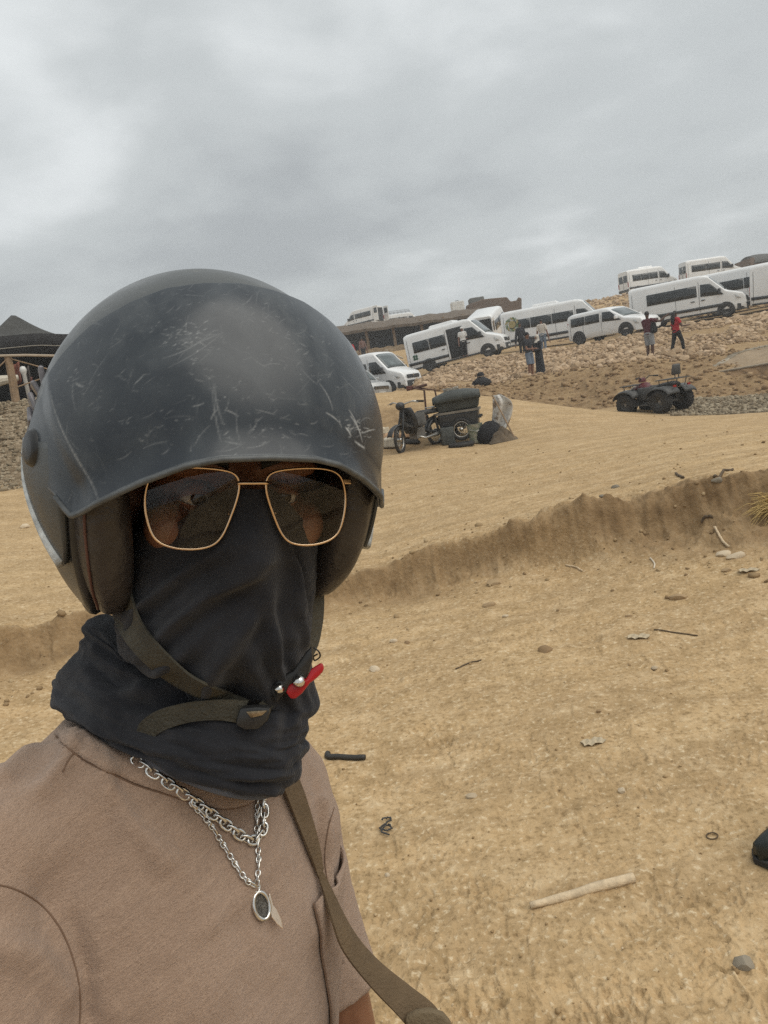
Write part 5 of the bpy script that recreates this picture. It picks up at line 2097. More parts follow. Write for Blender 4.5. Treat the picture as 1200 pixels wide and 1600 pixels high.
park(make_van('master', 'white high-roof van with dark grille nosing out lowest on the slope, beside the helmet', windows=2, cladding=False), 587, 624, 42.6, 38)
park(make_van('suv', 'grey-white car with chrome grille bars, mostly hidden behind the helmet', group='cars parked on the hillside', cat='car', name='parked_car', grey=True, windows=2), 554, 624, 40.0, 50)
VAN_C = park(make_van('master', 'white passenger van with its sliding door open and a person in the doorway', windows=2, ac=True, open_door=True, logo=(-2.45, 1.02, 0.20, 'clover'), L=6.0), 722, 570, 45.5, 17)
park(make_van('sprinter', 'long white minibus with a round floral decal beside its rear windows', windows=3, ac=True, logo=(-2.75, 1.68, 0.46, 'floral')), 876, 530, 49, 8)
park(make_van('mpv', 'low white people carrier with chrome grille parked nose-down before the minibuses', cat='minivan', name='minivan', windows=2, cladding=False), 961, 526, 43.4, 36)
park(make_van('crafter', 'white long-windowed van with black bumper parked at the top of the stone slope', windows=1), 1077, 496, 46.5, 7)
park(make_van('master', 'white van in the far row, its grey rear towards us, left of the skyline vans', windows=3, ac=True), 1015, 462, 84, -32)
park(make_van('master', 'white van on the skyline with dark square rear window and open side pane', windows=2), 1112, 446, 84, -24)
park(make_van('sprinter', 'long white minibus half hidden behind the van with black bumper', windows=3), 1175, 476, 51, 5)
park(make_van('crafter', 'white van cut off by the right edge of the picture', windows=2), 1274, 468, 46.5, 3)
park(make_van('master', 'small distant white van with its rear doors open above the shed roof', windows=2, open_rear=True), 568, 506, 100, 222)
park(make_van('master', 'distant white van with a roof rack behind the shed roof', windows=2, rack=True), 632, 502, 108, 5)
park(make_van('master', 'white van with dark rear opening between two passenger vans', windows=2, open_rear=True), 768, 538, 56, -78)

# ------------------------------------------------------------------ shed, mud building, tank
M_WOOD = simple('weathered_pole_wood', (0.26, 0.18, 0.11), 0.85, var=0.3, scale=8, bump=0.4, bscale=30)
M_ROOF = simple('earth_covered_roof', (0.125, 0.095, 0.068), 0.95, var=0.3, scale=2.5, bump=0.5, bscale=8)
M_DARKWALL = simple('dark_grey_wall', (0.085, 0.085, 0.09), 0.95, var=0.25, scale=1.0)  # even dark grey for the back wall
M_MUD = simple('rammed_earth', (0.165, 0.122, 0.095), 0.95, var=0.18, scale=1.2, bump=0.5, bscale=9)
M_LOWWALL = simple('tan_rubble_wall', (0.30, 0.23, 0.15), 0.95, var=0.35, scale=3.5, bump=0.8, bscale=7)

shed = empty('open_shed', (0, 0, 0), label='long open-fronted shed with an earth roof on wooden posts', cat='shed')
e0, e1 = at_range(505, 523, 61), at_range(760, 489, 61)        # eave
shed.location = (lerp(e0, e1, 0.5).x, lerp(e0, e1, 0.5).y, gz(lerp(e0, e1, 0.5).x, lerp(e0, e1, 0.5).y))
OFF = -Vector(shed.location)
dirx = (e1 - e0)
dirx.z = 0
dirx.normalize()
away = Vector((-dirx.y, dirx.x, 0))
if away.y < 0:
    away = -away
r0, r1 = e0 + away * 5.5 + Vector((0, 0, 1.05)), e1 + away * 5.5 + Vector((0, 0, 1.05))
mb = MB()
rows = []
for t in np.linspace(0, 1, 40):
    a, b = e0.lerp(e1, t) + OFF, r0.lerp(r1, t) + OFF
    j = 0.05 * math.sin(t * 31) + 0.03 * math.sin(t * 77)
    a = a + Vector((0, 0, j * 0.6))
    b = b + Vector((0, 0, j))
    rows.append([a - Vector((0, 0, 0.22)), a, a.lerp(b, 0.5) + Vector((0, 0, 0.08)), b, b - Vector((0, 0, 0.25)), a.lerp(b, 0.5) - Vector((0, 0, 0.2))])
mb.grid(rows, close_u=True)
mb.f += [tuple(range(6)), tuple(39 * 6 + j for j in range(6))]
mb.mi += [0, 0]
mb.build('roof', M_ROOF, shed)
for (px, py) in ((520, 520), (571, 514), (613, 508), (657, 502), (692, 497), (722, 493), (752, 489)):
    b = at_range(px, py, 61.4)
    g = gz(b.x, b.y)
    mb = MB()
    mb.tube([(b.x + OFF.x, b.y + OFF.y, g + OFF.z - 0.1), (b.x + OFF.x + 0.04, b.y + OFF.y, lerp(g, b.z, 0.5) + OFF.z), (b.x + OFF.x, b.y + OFF.y, b.z + OFF.z + 0.1)], [0.14, 0.12, 0.12], 8)
    mb.build('post', M_WOOD, shed)
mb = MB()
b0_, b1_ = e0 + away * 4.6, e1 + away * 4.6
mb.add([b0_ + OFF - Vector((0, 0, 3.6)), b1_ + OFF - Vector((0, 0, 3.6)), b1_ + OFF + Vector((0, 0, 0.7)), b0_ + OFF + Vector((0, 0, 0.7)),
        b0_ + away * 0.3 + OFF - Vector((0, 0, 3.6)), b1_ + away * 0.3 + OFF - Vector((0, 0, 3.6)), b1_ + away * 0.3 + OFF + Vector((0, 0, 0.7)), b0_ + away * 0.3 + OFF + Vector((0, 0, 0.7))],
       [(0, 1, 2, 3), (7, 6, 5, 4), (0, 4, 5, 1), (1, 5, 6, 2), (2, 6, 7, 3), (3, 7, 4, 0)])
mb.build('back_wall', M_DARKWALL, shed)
w0, w1 = at_range(520, 552, 60.4), at_range(650, 536, 60.4)
mb = MB()
rows = []
for t in np.linspace(0, 1, 24):
    a = w0.lerp(w1, t)
    g = gz(a.x, a.y)
    zt = a.z + 0.06 * math.sin(t * 40)
    q = Vector((a.x, a.y, 0)) + OFF
    rows.append([Vector((q.x, q.y, g - 0.3 + OFF.z)), Vector((q.x, q.y, zt + OFF.z)), Vector((q.x, q.y, zt + OFF.z)) + away * 0.35, Vector((q.x, q.y, g - 0.3 + OFF.z)) + away * 0.35])
mb.grid(rows, close_u=True)
mb.build('low_wall', M_LOWWALL, shed)

mud = empty('mud_building', at_range(776, 520, 69), label='brown rammed-earth building with uneven roofline behind the shed', cat='building')
OFF = -Vector(mud.location)
f0, f1 = at_range(728, 530, 68), at_range(816, 520, 68)
outl = [(728, 540, 68), (816, 530, 68), (815, 466, 68), (810, 464, 68), (808, 469, 68), (798, 471, 68), (792, 464, 68), (768, 466, 68), (752, 468, 68), (746, 471, 68), (736, 474, 68), (728, 478, 68)]
V = [at_range(*q) + OFF for q in outl]
bk = [v + Vector((0.6, 5.0, 0)) for v in V]
n = len(V)
mb = MB()
mb.add(V + bk, [tuple(range(n)), tuple(range(2 * n - 1, n - 1, -1))] + [(i, n + i, n + (i + 1) % n, (i + 1) % n) for i in range(n)])
mb.build('wall', M_MUD, mud, bevel=0.06)
mb = MB()
c = at_range(744, 470, 69) + OFF
mb.box(c, (1.3, 1.2, 0.5))
mb.build('roof_hatch', simple('roof_tarp_grey', (0.16, 0.16, 0.15), 0.9), mud, bevel=0.08)
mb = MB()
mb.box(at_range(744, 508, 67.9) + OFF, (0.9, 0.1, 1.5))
mb.build('doorway', M_OPENING_SHADE, mud)  # dark box set on the wall in place of a shaded recess

tk = empty('water_tank', at_range(716, 488, 80), label='white box-shaped water tank on the roofline left of the mud building', cat='tank')
mb = MB()
mb.box((0, 0, 0.55), (1.35, 1.2, 1.1))
mb.build('tank_body', simple('white_plastic_tank', (0.62, 0.63, 0.62), 0.5), tk, bevel=0.1)
mb = MB()
mb.box((0, 0, -1.2), (1.4, 1.25, 2.3))
mb.build('plinth', M_MUD, tk)
mb = MB()
mb.lathe([(0.2, 1.1), (0.2, 1.2), (0, 1.22)], n=14)
mb.build('lid', M_TRIM, tk)

dome = empty('canvas_shelter', at_range(1190, 428, 94), label='grey domed canvas shelter on the skyline at the far right', cat='shelter')
mb = MB()
rows = []
for t in np.linspace(0, 1, 8):
    rows.append([Vector((lerp(-1.6, 4.5, t), lerp(0, 0.2, t) + 1.8 * math.cos(a), 1.1 + (0.95 + 0.10 * math.sin(t * 9)) * math.sin(a))) for a in np.linspace(0, PI, 13)])
mb.grid(rows)
mb.f += [tuple(range(13)), tuple(7 * 13 + j for j in range(13))]
mb.mi += [0, 0]
mb.build('canvas', simple('grey_canvas', (0.10, 0.10, 0.095), 0.9), dome, smooth=False)
mb = MB()
mb.box((-1.8, 0, 0.9), (0.5, 3.4, 1.6))
mb.build('front_wall', M_MUD, dome, bevel=0.05)
mb = MB()
mb.box((1.5, 0, -0.6), (6.4, 3.6, 3.2))
mb.build('base', M_MUD, dome)

# ------------------------------------------------------------------ people on the slope
def cloth(name, col, **kw):
    return simple(name, col, 0.92, var=0.2, scale=8, bump=0.3, bscale=40, **kw)


def figure(label, foot, height, face, skin=(0.16, 0.075, 0.045), top=None, bottom=None, shorts=False, hair=(0.012, 0.010, 0.010), cap=None, robe=None, long_hair=False, arms=((-0.1, 0.0, -0.5), (0.1, 0.0, -0.5)), sit=0.0, headscarf=None, stride=0.0, group='people standing about the slope'):
    """a small standing figure; arms = wrist offsets from the shoulders, x = the figure's own left, y = forward, in units of height"""
    H = height
    root = empty('person', foot, label=label, cat='person', group=group)
    root.rotation_euler = (0, 0, math.atan2(face.y, face.x) - PI / 2)
    mb = MB()
    hip, sh = 0.52 * H, 0.815 * H
    # trunk
    mb.tube([(0, 0, 0.47 * H), (0, 0, hip), (0, 0, 0.62 * H), (0, 0.01, 0.72 * H), (0, 0, sh), (0, 0, 0.835 * H)], [0.075 * H, 0.085 * H, 0.075 * H, 0.090 * H, 0.075 * H, 0.035 * H], 14, squash=(0.72, 1.12))
    mb.tube([(0, 0, 0.80 * H), (0, 0.006, 0.88 * H)], 0.033 * H, 10)
    hd = [(0.0, 0.862 * H), (0.030 * H, 0.868 * H), (0.045 * H, 0.90 * H), (0.050 * H, 0.935 * H), (0.046 * H, 0.97 * H), (0.028 * H, 0.993 * H), (0, H)]
    rows = []
    for (r_, z) in hd:
        rows.append([Vector((r_ * 0.86 * math.cos(a), 0.012 + r_ * math.sin(a), z)) for a in np.linspace(0, 2 * PI, 14, endpoint=False)])
    mb.grid(rows, close_u=True)
    mb.tube([(0, 0.05 * H, 0.935 * H), (0, 0.066 * H, 0.915 * H), (0, 0.05 * H, 0.905 * H)], 0.008 * H, 6)
    joints = {}
    for s, wv in ((1, arms[1]), (-1, arms[0])):
        a = Vector((s * 0.105 * H, 0, 0.80 * H))
        w = a + Vector(wv) * H
        mid = (a + w) / 2
        reach = (w - a).length
        bend = math.sqrt(max(0.0, (0.19 * H) ** 2 - min(reach / 2, 0.188 * H) ** 2))
        el = mid + Vector((s * 0.35, -0.55, -0.75)).normalized() * bend
        mb.tube([a, el, w], [0.034 * H, 0.026 * H, 0.018 * H], 10)
        d = (w - el).normalized()
        mb.tube([w, w + d * 0.045 * H], [0.020 * H, 0.018 * H], 8)
        for k in range(4):
            q = w + d * 0.04 * H + Vector(((k - 1.5) * 0.009 * H, 0, 0))
            mb.tube([q, q + d * 0.025 * H, q + d * 0.04 * H + Vector((0, 0, -0.008 * H))], 0.0055 * H, 5)
        mb.tube([w + d * 0.01 * H, w + d * 0.03 * H + Vector((-s * 0.015 * H, 0.012 * H, 0))], 0.007 * H, 5)
        joints[s] = (a, el, w)
        h = Vector((s * 0.05 * H, 0, hip))
        kn = Vector((s * 0.055 * H, 0.02 * H + s * stride * 0.08 * H, 0.28 * H))
        an = Vector((s * 0.058 * H, -0.01 * H + s * stride * 0.13 * H, 0.045 * H))
        mb.tube([h, kn, kn.lerp(an, 0.35), an], [0.058 * H, 0.038 * H, 0.038 * H, 0.024 * H], 10)
        mb.tube([an + Vector((0, -0.02 * H, -0.022 * H)), an + Vector((0, 0.05 * H, -0.02 * H)), an + Vector((0, 0.09 * H, -0.032 * H))], [0.020 * H, 0.022 * H, 0.013 * H], 8)
        joints['l%d' % s] = (h, kn, an)
    o = mb.build('body', simple('skin_%d' % int(skin[0] * 1000), skin, 0.6), root, smooth=True)
    modify(o, 'REMESH', mode='VOXEL', voxel_size=0.011)
    modify(o, 'SMOOTH', factor=0.5, iterations=2)
    baked(o)
    o.data.polygons.foreach_set('use_smooth', [True] * len(o.data.polygons))
    if top:
        mb = MB()
        mb.tube([(0, 0, 0.49 * H), (0, 0, hip), (0, 0, 0.62 * H), (0, 0.01, 0.72 * H), (0, 0, sh), (0, 0, 0.842 * H)], [0.098 * H, 0.094 * H, 0.086 * H, 0.100 * H, 0.084 * H, 0.040 * H], 16, squash=(0.76, 1.12))
        for s in (-1, 1):
            a, el, w = joints[s]
            k = top[1] if len(top) > 1 else 0.7
            e2 = a.lerp(el, k * 2) if k <= 0.5 else el.lerp(w, (k - 0.5) * 2)
            pts = [a.lerp(Vector((0, 0, sh)), 0.35), a, e2] if k <= 0.5 else [a.lerp(Vector((0, 0, sh)), 0.35), a, el, e2]
            mb.tube(pts, [0.05 * H, 0.044 * H, 0.040 * H, 0.032 * H][:len(pts)], 10)
        o = mb.build('shirt', top[0], root, smooth=True)
        modify(o, 'REMESH', mode='VOXEL', voxel_size=0.012)
        modify(o, 'SMOOTH', factor=0.5, iterations=2)
        baked(o)
    if bottom:
        mb = MB()
        mb.tube([(0, 0, 0.56 * H), (0, 0, hip), (0, 0, 0.465 * H)], [0.088 * H, 0.095 * H, 0.085 * H], 14, squash=(0.78, 1.1))
        for s in (-1, 1):
            h, kn, an = joints['l%d' % s]
            end = kn.lerp(an, 0.05) if shorts else kn.lerp(an, 0.97)
            pts = [h, h.lerp(kn, 0.5), end] if shorts else [h, h.lerp(kn, 0.5), kn, end]
            mb.tube(pts, ([0.068 * H, 0.062 * H, 0.060 * H] if shorts else [0.066 * H, 0.056 * H, 0.046 * H, 0.036 * H]), 12)
        o = mb.build('shorts' if shorts else 'trousers', bottom, root, smooth=True)
        modify(o, 'REMESH', mode='VOXEL', voxel_size=0.012)
        baked(o)
    if robe:
        mb = MB()
        mb.tube([(0, 0, 0.02 * H), (0, 0, 0.3 * H), (0, 0, hip), (0, 0, 0.66 * H), (0, 0, sh), (0, 0, 0.85 * H)], [0.135 * H, 0.118 * H, 0.108 * H, 0.100 * H, 0.092 * H, 0.042 * H], 18, squash=(0.8, 1.05))
        for s in (-1, 1):
            a, el, w = joints[s]
            mb.tube([a.lerp(Vector((0, 0, sh)), 0.3), a, el, el.lerp(w, 0.85)], [0.05 * H, 0.046 * H, 0.042 * H, 0.040 * H], 10)
        o = mb.build('robe', robe, root, smooth=True)
        modify(o, 'REMESH', mode='VOXEL', voxel_size=0.014)
        baked(o)
    # hair, cap or scarf
    mb = MB()
    if headscarf is not None:
        rows = [[Vector((r_ * math.cos(a) * 0.95, 0.004 + r_ * math.sin(a) * (0.72 if math.sin(a) > 0 and 0.87 * H < z < 0.955 * H else 1.05), z)) for a in np.linspace(0, 2 * PI, 16, endpoint=False)]
                for (r_, z) in ((0.0, 1.01 * H), (0.034 * H, 1.0 * H), (0.054 * H, 0.965 * H), (0.058 * H, 0.92 * H), (0.054 * H, 0.875 * H), (0.066 * H, 0.84 * H), (0.085 * H, 0.80 * H))]
        mb.grid(rows, close_u=True)
        mb.build('headscarf', headscarf, root, smooth=True)
    else:
        prof = [(0.0, 1.008 * H), (0.032 * H, 0.999 * H), (0.052 * H, 0.972 * H), (0.056 * H, 0.945 * H), (0.052 * H, 0.925 * H)]
        rows = [[Vector((r_ * 0.92 * math.cos(a), 0.010 - 0.004 + r_ * math.sin(a) * (0.98), z + (0.018 * H * max(0, math.sin(a)) if z < 0.95 * H else 0))) for a in np.linspace(0, 2 * PI, 16, endpoint=False)] for (r_, z) in prof]
        mb.grid(rows, close_u=True)
        o = mb.build('cap' if cap else 'hair', cap or simple('hair_dark', hair, 0.7), root, smooth=True)
        modify(o, 'SOLIDIFY', thickness=0.006, offset=-1)
        if cap:
            mb = MB()
            rows = [[Vector((0.045 * H * math.sin(a), 0.03 + (0.045 + 0.045 * t * math.cos(a)) * H, 0.948 * H - 0.006 * t * H)) for a in np.linspace(-1.2, 1.2, 9)] for t in (0, 0.5, 1)]
            mb.grid(rows)
            p = mb.build('cap_peak', cap, o, smooth=True)
            modify(p, 'SOLIDIFY', thickness=0.008)
        if long_hair:
            mb = MB()
            mb.tube([(0, -0.01, 0.97 * H), (0, -0.045 * H, 0.93 * H), (0, -0.065 * H, 0.85 * H), (0, -0.075 * H, 0.76 * H), (0, -0.075 * H, 0.68 * H)], [0.040 * H, 0.052 * H, 0.056 * H, 0.055 * H, 0.030 * H], 12, squash=(0.75, 1.15))
            mb.build('long_hair', simple('hair_dark', hair, 0.7), root, smooth=True)
    return root


def toward(p, ang):
    """direction from p to the camera turned by ang degrees (positive to the photo's right)"""
    d = Vector((CAM.x - p.x, CAM.y - p.y, 0)).normalized()
    return Matrix.Rotation(R(ang), 3, 'Z') @ d


def spot(px, py, r_):
    p = at_range(px, py, r_)
    p.z = gz(p.x, p.y)
    return p


C_MAROON, C_RED, C_NAVY = cloth('maroon_cotton', (0.085, 0.018, 0.026)), cloth('red_cotton', (0.42, 0.018, 0.028)), cloth('navy_black_cloth', (0.020, 0.022, 0.028))
C_GREYSH, C_DENIM, C_WHITE, C_BLACK, C_CREAM = cloth('grey_short_cloth', (0.25, 0.26, 0.27), ), cloth('blue_denim', (0.15, 0.19, 0.25)), cloth('white_cotton', (0.68, 0.68, 0.66)), cloth('black_cloth', (0.014, 0.014, 0.016)), cloth('cream_cotton', (0.55, 0.51, 0.45))

p = spot(1017, 558, 31.5)
figure('person in maroon shirt and grey shorts pointing left, small pack on the back', p, 1.78, toward(p, 150), top=(C_MAROON, 0.35), bottom=C_GREYSH, shorts=True, skin=(0.09, 0.045, 0.03), arms=((0.10, 0.10, -0.33), (0.28, 0.14, 0.04)))
bp = p + Vector((0.16, -0.14, 1.12))
pk = empty('backpack', bp, label='small dark backpack on the person in maroon', cat='backpack')
pk.rotation_euler = (0, 0.1, R(25))
mb = MB()
mb.box((0, 0, 0), (0.28, 0.18, 0.42), taper=(0.8, 0.7))
mb.build('pack_body', C_BLACK, pk, bevel=0.06, smooth=True)
mb = MB()
mb.box((0, -0.10, -0.06), (0.2, 0.06, 0.2))
mb.build('front_pocket', C_BLACK, pk, bevel=0.02)
p = spot(1060, 554, 32.5)
figure('person in red top and black trousers with long black hair walking up the slope', p, 1.66, toward(p, 125), top=(C_RED, 0.3), bottom=C_BLACK, long_hair=True, stride=1.0, arms=((-0.05, 0.12, -0.30), (0.05, 0.22, -0.18)), skin=(0.10, 0.055, 0.04))
p = spot(831, 590, 31.3)
figure('person in black T-shirt and grey-blue denim shorts standing with folded hands', p, 1.78, toward(p, 55), top=(C_NAVY, 0.3), bottom=C_DENIM, shorts=True, skin=(0.22, 0.11, 0.07), arms=((0.12, 0.20, -0.20), (-0.05, 0.22, -0.20)), cap=C_BLACK)
p = spot(846, 587, 31.9)
figure('person in long black robe and pale headscarf beside the one in shorts', p, 1.64, toward(p, -50), robe=C_NAVY, headscarf=C_CREAM, arms=((0.08, 0.20, -0.18), (-0.05, 0.22, -0.18)), skin=(0.24, 0.13, 0.09))
p = spot(850, 545, 43.2)
figure('person in cream shirt and blue jeans standing by the minibus', p, 1.76, toward(p, 170), top=(C_CREAM, 0.3), bottom=C_DENIM, skin=(0.2, 0.1, 0.07))
p = spot(818, 560, 41.6)
figure('person in dark clothes behind the couple, near the van bonnet', p, 1.70, toward(p, 20), top=(C_NAVY, 0.9), bottom=C_BLACK, skin=(0.14, 0.08, 0.05))
# in the doorway of the van
vm = VAN_C.matrix_world
dp = vm @ Vector((0.62, -1.08, 0.36))
figure('person in white T-shirt, white cap and black trousers standing in the van doorway', dp, 1.72, (vm.to_3x3() @ Vector((0.3, -1, 0))), top=(C_WHITE, 0.3), bottom=C_BLACK, cap=C_WHITE, skin=(0.2, 0.1, 0.07), arms=((-0.02, 0.12, -0.22), (0.05, 0.05, -0.36)))
p = spot(553, 572, 58)
figure('person in a red top by the shed, next to the helmet edge', p, 1.7, toward(p, 160), top=(C_RED, 0.5), bottom=C_NAVY)
p = spot(571, 570, 58.5)
figure('person in faded brown clothes beside the one in red by the shed', p, 1.72, toward(p, 200), top=(cloth('faded_brown_cloth', (0.17, 0.10, 0.085)), 0.8), bottom=C_NAVY)
bagp = spot(753, 602, 30.5)
bb = empty('black_bundle', bagp, label='black tied bundle sitting at the foot of the stone slope', cat='bundle')
mb = MB()
mb.lathe([(0.0, -0.05), (0.30, -0.04), (0.40, 0.08), (0.34, 0.22), (0.16, 0.32), (0.13, 0.38), (0.15, 0.46), (0.09, 0.54), (0, 0.56)], n=18)
for i, v in enumerate(mb.v):
    k = 1 + 0.14 * math.sin(i * 2.3)
    mb.v[i] = (v[0] * k, v[1] * k, v[2])
mb.build('sack', C_BLACK, bb, smooth=True)
mb = MB()
mb.tube([(0.14 * math.cos(a), 0.14 * math.sin(a), 0.37) for a in np.linspace(0, 2 * PI, 16, endpoint=False)], 0.015, 6, close=True)
mb.build('tie', M_WOOD, bb)

# ------------------------------------------------------------------ moped and cargo trike with its load
M_BIKE = simple('dusty_black_paint', (0.030, 0.031, 0.032), 0.45, var=0.4, scale=10)
M_CHROME = simple('dull_chrome', (0.50, 0.49, 0.46), 0.3, 0.9, var=0.2, scale=20)
M_ENGINE = simple('dusty_alloy', (0.20, 0.19, 0.175), 0.5, 0.5, var=0.3, scale=20)


def spoked_wheel(parent, x, y, rad, name='wheel', steer=0.0):
    w = empty(name)
    w.parent = parent
    w.location = (x, y, rad)
    w.rotation_euler = (0, 0, steer)
    t = MB()
    t.tube([((rad - 0.035) * math.cos(a), 0, (rad - 0.035) * math.sin(a)) for a in np.linspace(0, 2 * PI, 32, endpoint=False)], 0.035, 8, close=True)
    t.build('tyre', M_TYRE, w, smooth=True)
    t = MB()
    t.tube([((rad - 0.075) * math.cos(a), 0, (rad - 0.075) * math.sin(a)) for a in np.linspace(0, 2 * PI, 28, endpoint=False)], 0.014, 6, close=True)
    t.lathe([(0, -0.05), (0.045, -0.045), (0.03, 0), (0.045, 0.045), (0, 0.05)], axis='Y', n=14)
    for k in range(12):
        a = 2 * PI * k / 12
        t.tube([(0.03 * math.cos(a), 0.03 * (-1) ** k, 0.03 * math.sin(a)), ((rad - 0.08) * math.cos(a + 0.15), 0, (rad - 0.08) * math.sin(a + 0.15))], 0.003, 4)
    t.build('rim', M_CHROME, w, smooth=True)
    return w


# the moped is seen nose to the left, turned towards us
mp_ = spot(656, 703, 15.6)
moped = empty('moped', label='dusty black moped parked nose left in front of the loaded cart', cat='moped')
rt = Vector((mp_.y, -mp_.x, 0)).normalized()
los = Vector((mp_.x, mp_.y, 0)).normalized()
hd = (-rt * math.cos(R(50)) - los * math.sin(R(50)))
place_on(moped, (mp_.x, mp_.y, mp_.z), hd, Vector((0.05, 0, 1)))
spoked_wheel(moped, 0.60, 0, 0.29, steer=0.35)
spoked_wheel(moped, -0.60, 0, 0.29)
mb = MB()
mb.tube([(0.60, 0.06, 0.29), (0.50, 0.06, 0.60), (0.42, 0.03, 0.86)], 0.022, 8)
mb.tube([(0.60, -0.06, 0.29), (0.50, -0.06, 0.60), (0.42, -0.03, 0.86)], 0.022, 8)
mb.tube([(0.42, 0, 0.72), (0.38, 0, 1.0)], 0.035, 8)
mb.build('fork', M_BIKE, moped)
mb = MB()
mb.tube([(0.30, 0.36, 1.04), (0.36, 0.26, 1.05), (0.40, 0.05, 1.00), (0.40, -0.05, 1.00), (0.36, -0.26, 1.05), (0.30, -0.36, 1.04)], 0.014, 8)
hb = mb.build('handlebar', M_CHROME, moped, smooth=True)
for s in (-1, 1):
    mb = MB()
    mb.tube([(0.32, s * 0.33, 1.04), (0.24, s * 0.46, 1.02)], 0.022, 8)
    mb.build('grip', M_TYRE, hb)
    mb = MB()
    mb.tube([(0.36, s * 0.24, 1.05), (0.40, s * 0.34, 1.03), (0.37, s * 0.42, 1.01)], 0.008, 6)
    mb.build('brake_lever', M_CHROME, hb)
mb = MB()
mb.lathe([(0, 0.09), (0.06, 0.08), (0.085, 0.03), (0.08, -0.05), (0.03, -0.10), (0, -0.10)], (0.46, 0, 0.97), axis='X', n=16)
mb.build('headlight', M_BIKE, moped, smooth=True)
# front mudguard and leg shield
mb = MB()
rows = []
for a in np.linspace(0.35, 2.5, 12):
    rows.append([Vector((0.60 + 0.335 * math.cos(a), y, 0.29 + 0.335 * math.sin(a) - abs(y) * 0.4)) for y in (-0.07, -0.03, 0.03, 0.07)])
mb.grid(rows)
o = mb.build('front_mudguard', M_BIKE, moped, smooth=True)
modify(o, 'SOLIDIFY', thickness=0.008)
mb = MB()
rows = []
for t in np.linspace(0, 1, 8):
    rows.append([Vector((0.36 - 0.10 * t - 0.05 * abs(y) / 0.2, y * (0.75 + 0.45 * math.sin(t * PI)), 0.92 - 0.55 * t)) for y in (-0.2, -0.12, 0, 0.12, 0.2)])
mb.grid(rows)
o = mb.build('leg_shield', M_BIKE, moped, smooth=True)
modify(o, 'SOLIDIFY', thickness=0.02)
mb = MB()
mb.tube([(0.38, 0, 0.80), (0.20, 0, 0.48), (-0.10, 0, 0.46), (-0.45, 0, 0.60), (-0.75, 0, 0.66)], 0.03, 8)
mb.tube([(-0.15, 0.06, 0.40), (-0.60, 0.09, 0.29)], 0.02, 8)
mb.tube([(-0.15, -0.06, 0.40), (-0.60, -0.09, 0.29)], 0.02, 8)
for s in (-1, 1):
    mb.tube([(-0.50, s * 0.10, 0.68), (-0.60, s * 0.10, 0.30)], 0.026, 8)
mb.build('frame', M_BIKE, moped)
mb = MB()
mb.box((0.02, 0, 0.62), (0.38, 0.24, 0.24), taper=(0.8, 0.75))
mb.build('fuel_tank', M_BIKE, moped, bevel=0.06, smooth=True)
mb = MB()
mb.box((-0.40, 0, 0.76), (0.62, 0.26, 0.10), taper=(0.94, 0.8))
mb.build('seat', simple('cracked_seat_vinyl', (0.022, 0.021, 0.020), 0.6, bump=0.4), moped, bevel=0.04, smooth=True)
mb = MB()
mb.box((0.02, 0, 0.36), (0.28, 0.22, 0.22))
mb.lathe([(0, -0.09), (0.075, -0.08), (0.08, 0), (0.08, 0.08), (0, 0.09)], (0.14, 0, 0.42), axis='X', n=14)
for k in range(5):
    mb.lathe([(0.095, -0.006), (0.095, 0.006)], (0.08 + 0.03 * k, 0, 0.42), axis='X', n=14)
mb.build('engine', M_ENGINE, moped, bevel=0.02)
for s in (-1, 1):
    mb = MB()
    mb.tube([(0.10, s * 0.10, 0.30), (-0.05, s * 0.14, 0.24), (-0.40, s * 0.15, 0.26), (-0.85, s * 0.15, 0.32)], [0.018, 0.022, 0.042, 0.036], 10)
    mb.build('exhaust', M_CHROME, moped, smooth=True)
mb = MB()
for y in (-0.10, 0.10):
    mb.tube([(-0.45, y, 0.83), (-0.95, y, 0.85)], 0.012, 6)
for x in (-0.5, -0.65, -0.8, -0.95):
    mb.tube([(x, -0.11, 0.84), (x, 0.11, 0.84)], 0.010, 6)
mb.build('luggage_rack', M_CHROME, moped)
mb = MB()
rows = []
for a in np.linspace(0.7, 2.9, 12):
    rows.append([Vector((-0.60 - 0.335 * math.cos(PI - a) * -1, y, 0.29 + 0.335 * math.sin(a) - abs(y) * 0.4)) for y in (-0.075, -0.03, 0.03, 0.075)])
mb.grid(rows)
o = mb.build('rear_mudguard', M_BIKE, moped, smooth=True)
modify(o, 'SOLIDIFY', thickness=0.008)

# second moped half hidden behind it: only bars and tank show
# cart with a big dark padded box, crate, bucket
ct = spot(724, 699, 16.3)
cart = empty('hand_cart', label='small dark cart under a big padded box, right behind the moped', cat='cart')
place_on(cart, (ct.x, ct.y, ct.z), rt * math.cos(R(8)) - los * math.sin(R(8)), Vector((0, 0, 1)))
mb = MB()
mb.box((0, 0, 0.44), (0.82, 0.70, 0.30), taper=(1.08, 1.08))
mb.build('tub', M_BIKE, cart, bevel=0.03)
mb = MB()
for x in (-0.4, 0.4):
    mb.tube([(x, -0.3, 0.1), (x * 0.95, -0.33, 0.5)], 0.025, 6)
    mb.tube([(x, 0.3, 0.1), (x * 0.95, 0.33, 0.5)], 0.025, 6)
mb.tube([(-0.9, -0.28, 0.50), (0.5, -0.3, 0.45)], 0.028, 6)
mb.tube([(-0.9, 0.28, 0.50), (0.5, 0.3, 0.45)], 0.028, 6)
mb.tube([(-0.42, -0.34, 0.58), (0.42, -0.34, 0.58)], 0.02, 6)
mb.build('chassis', M_BIKE, cart)
for s in (-1, 1):
    spoked_wheel(cart, 0.05, s * 0.42, 0.24)
mb = MB()
mb.box((0, 0, 0.62), (0.95, 0.78, 0.05))
mb.build('board', simple('grey_old_plank', (0.20, 0.18, 0.15), 0.9, var=0.3), cart)
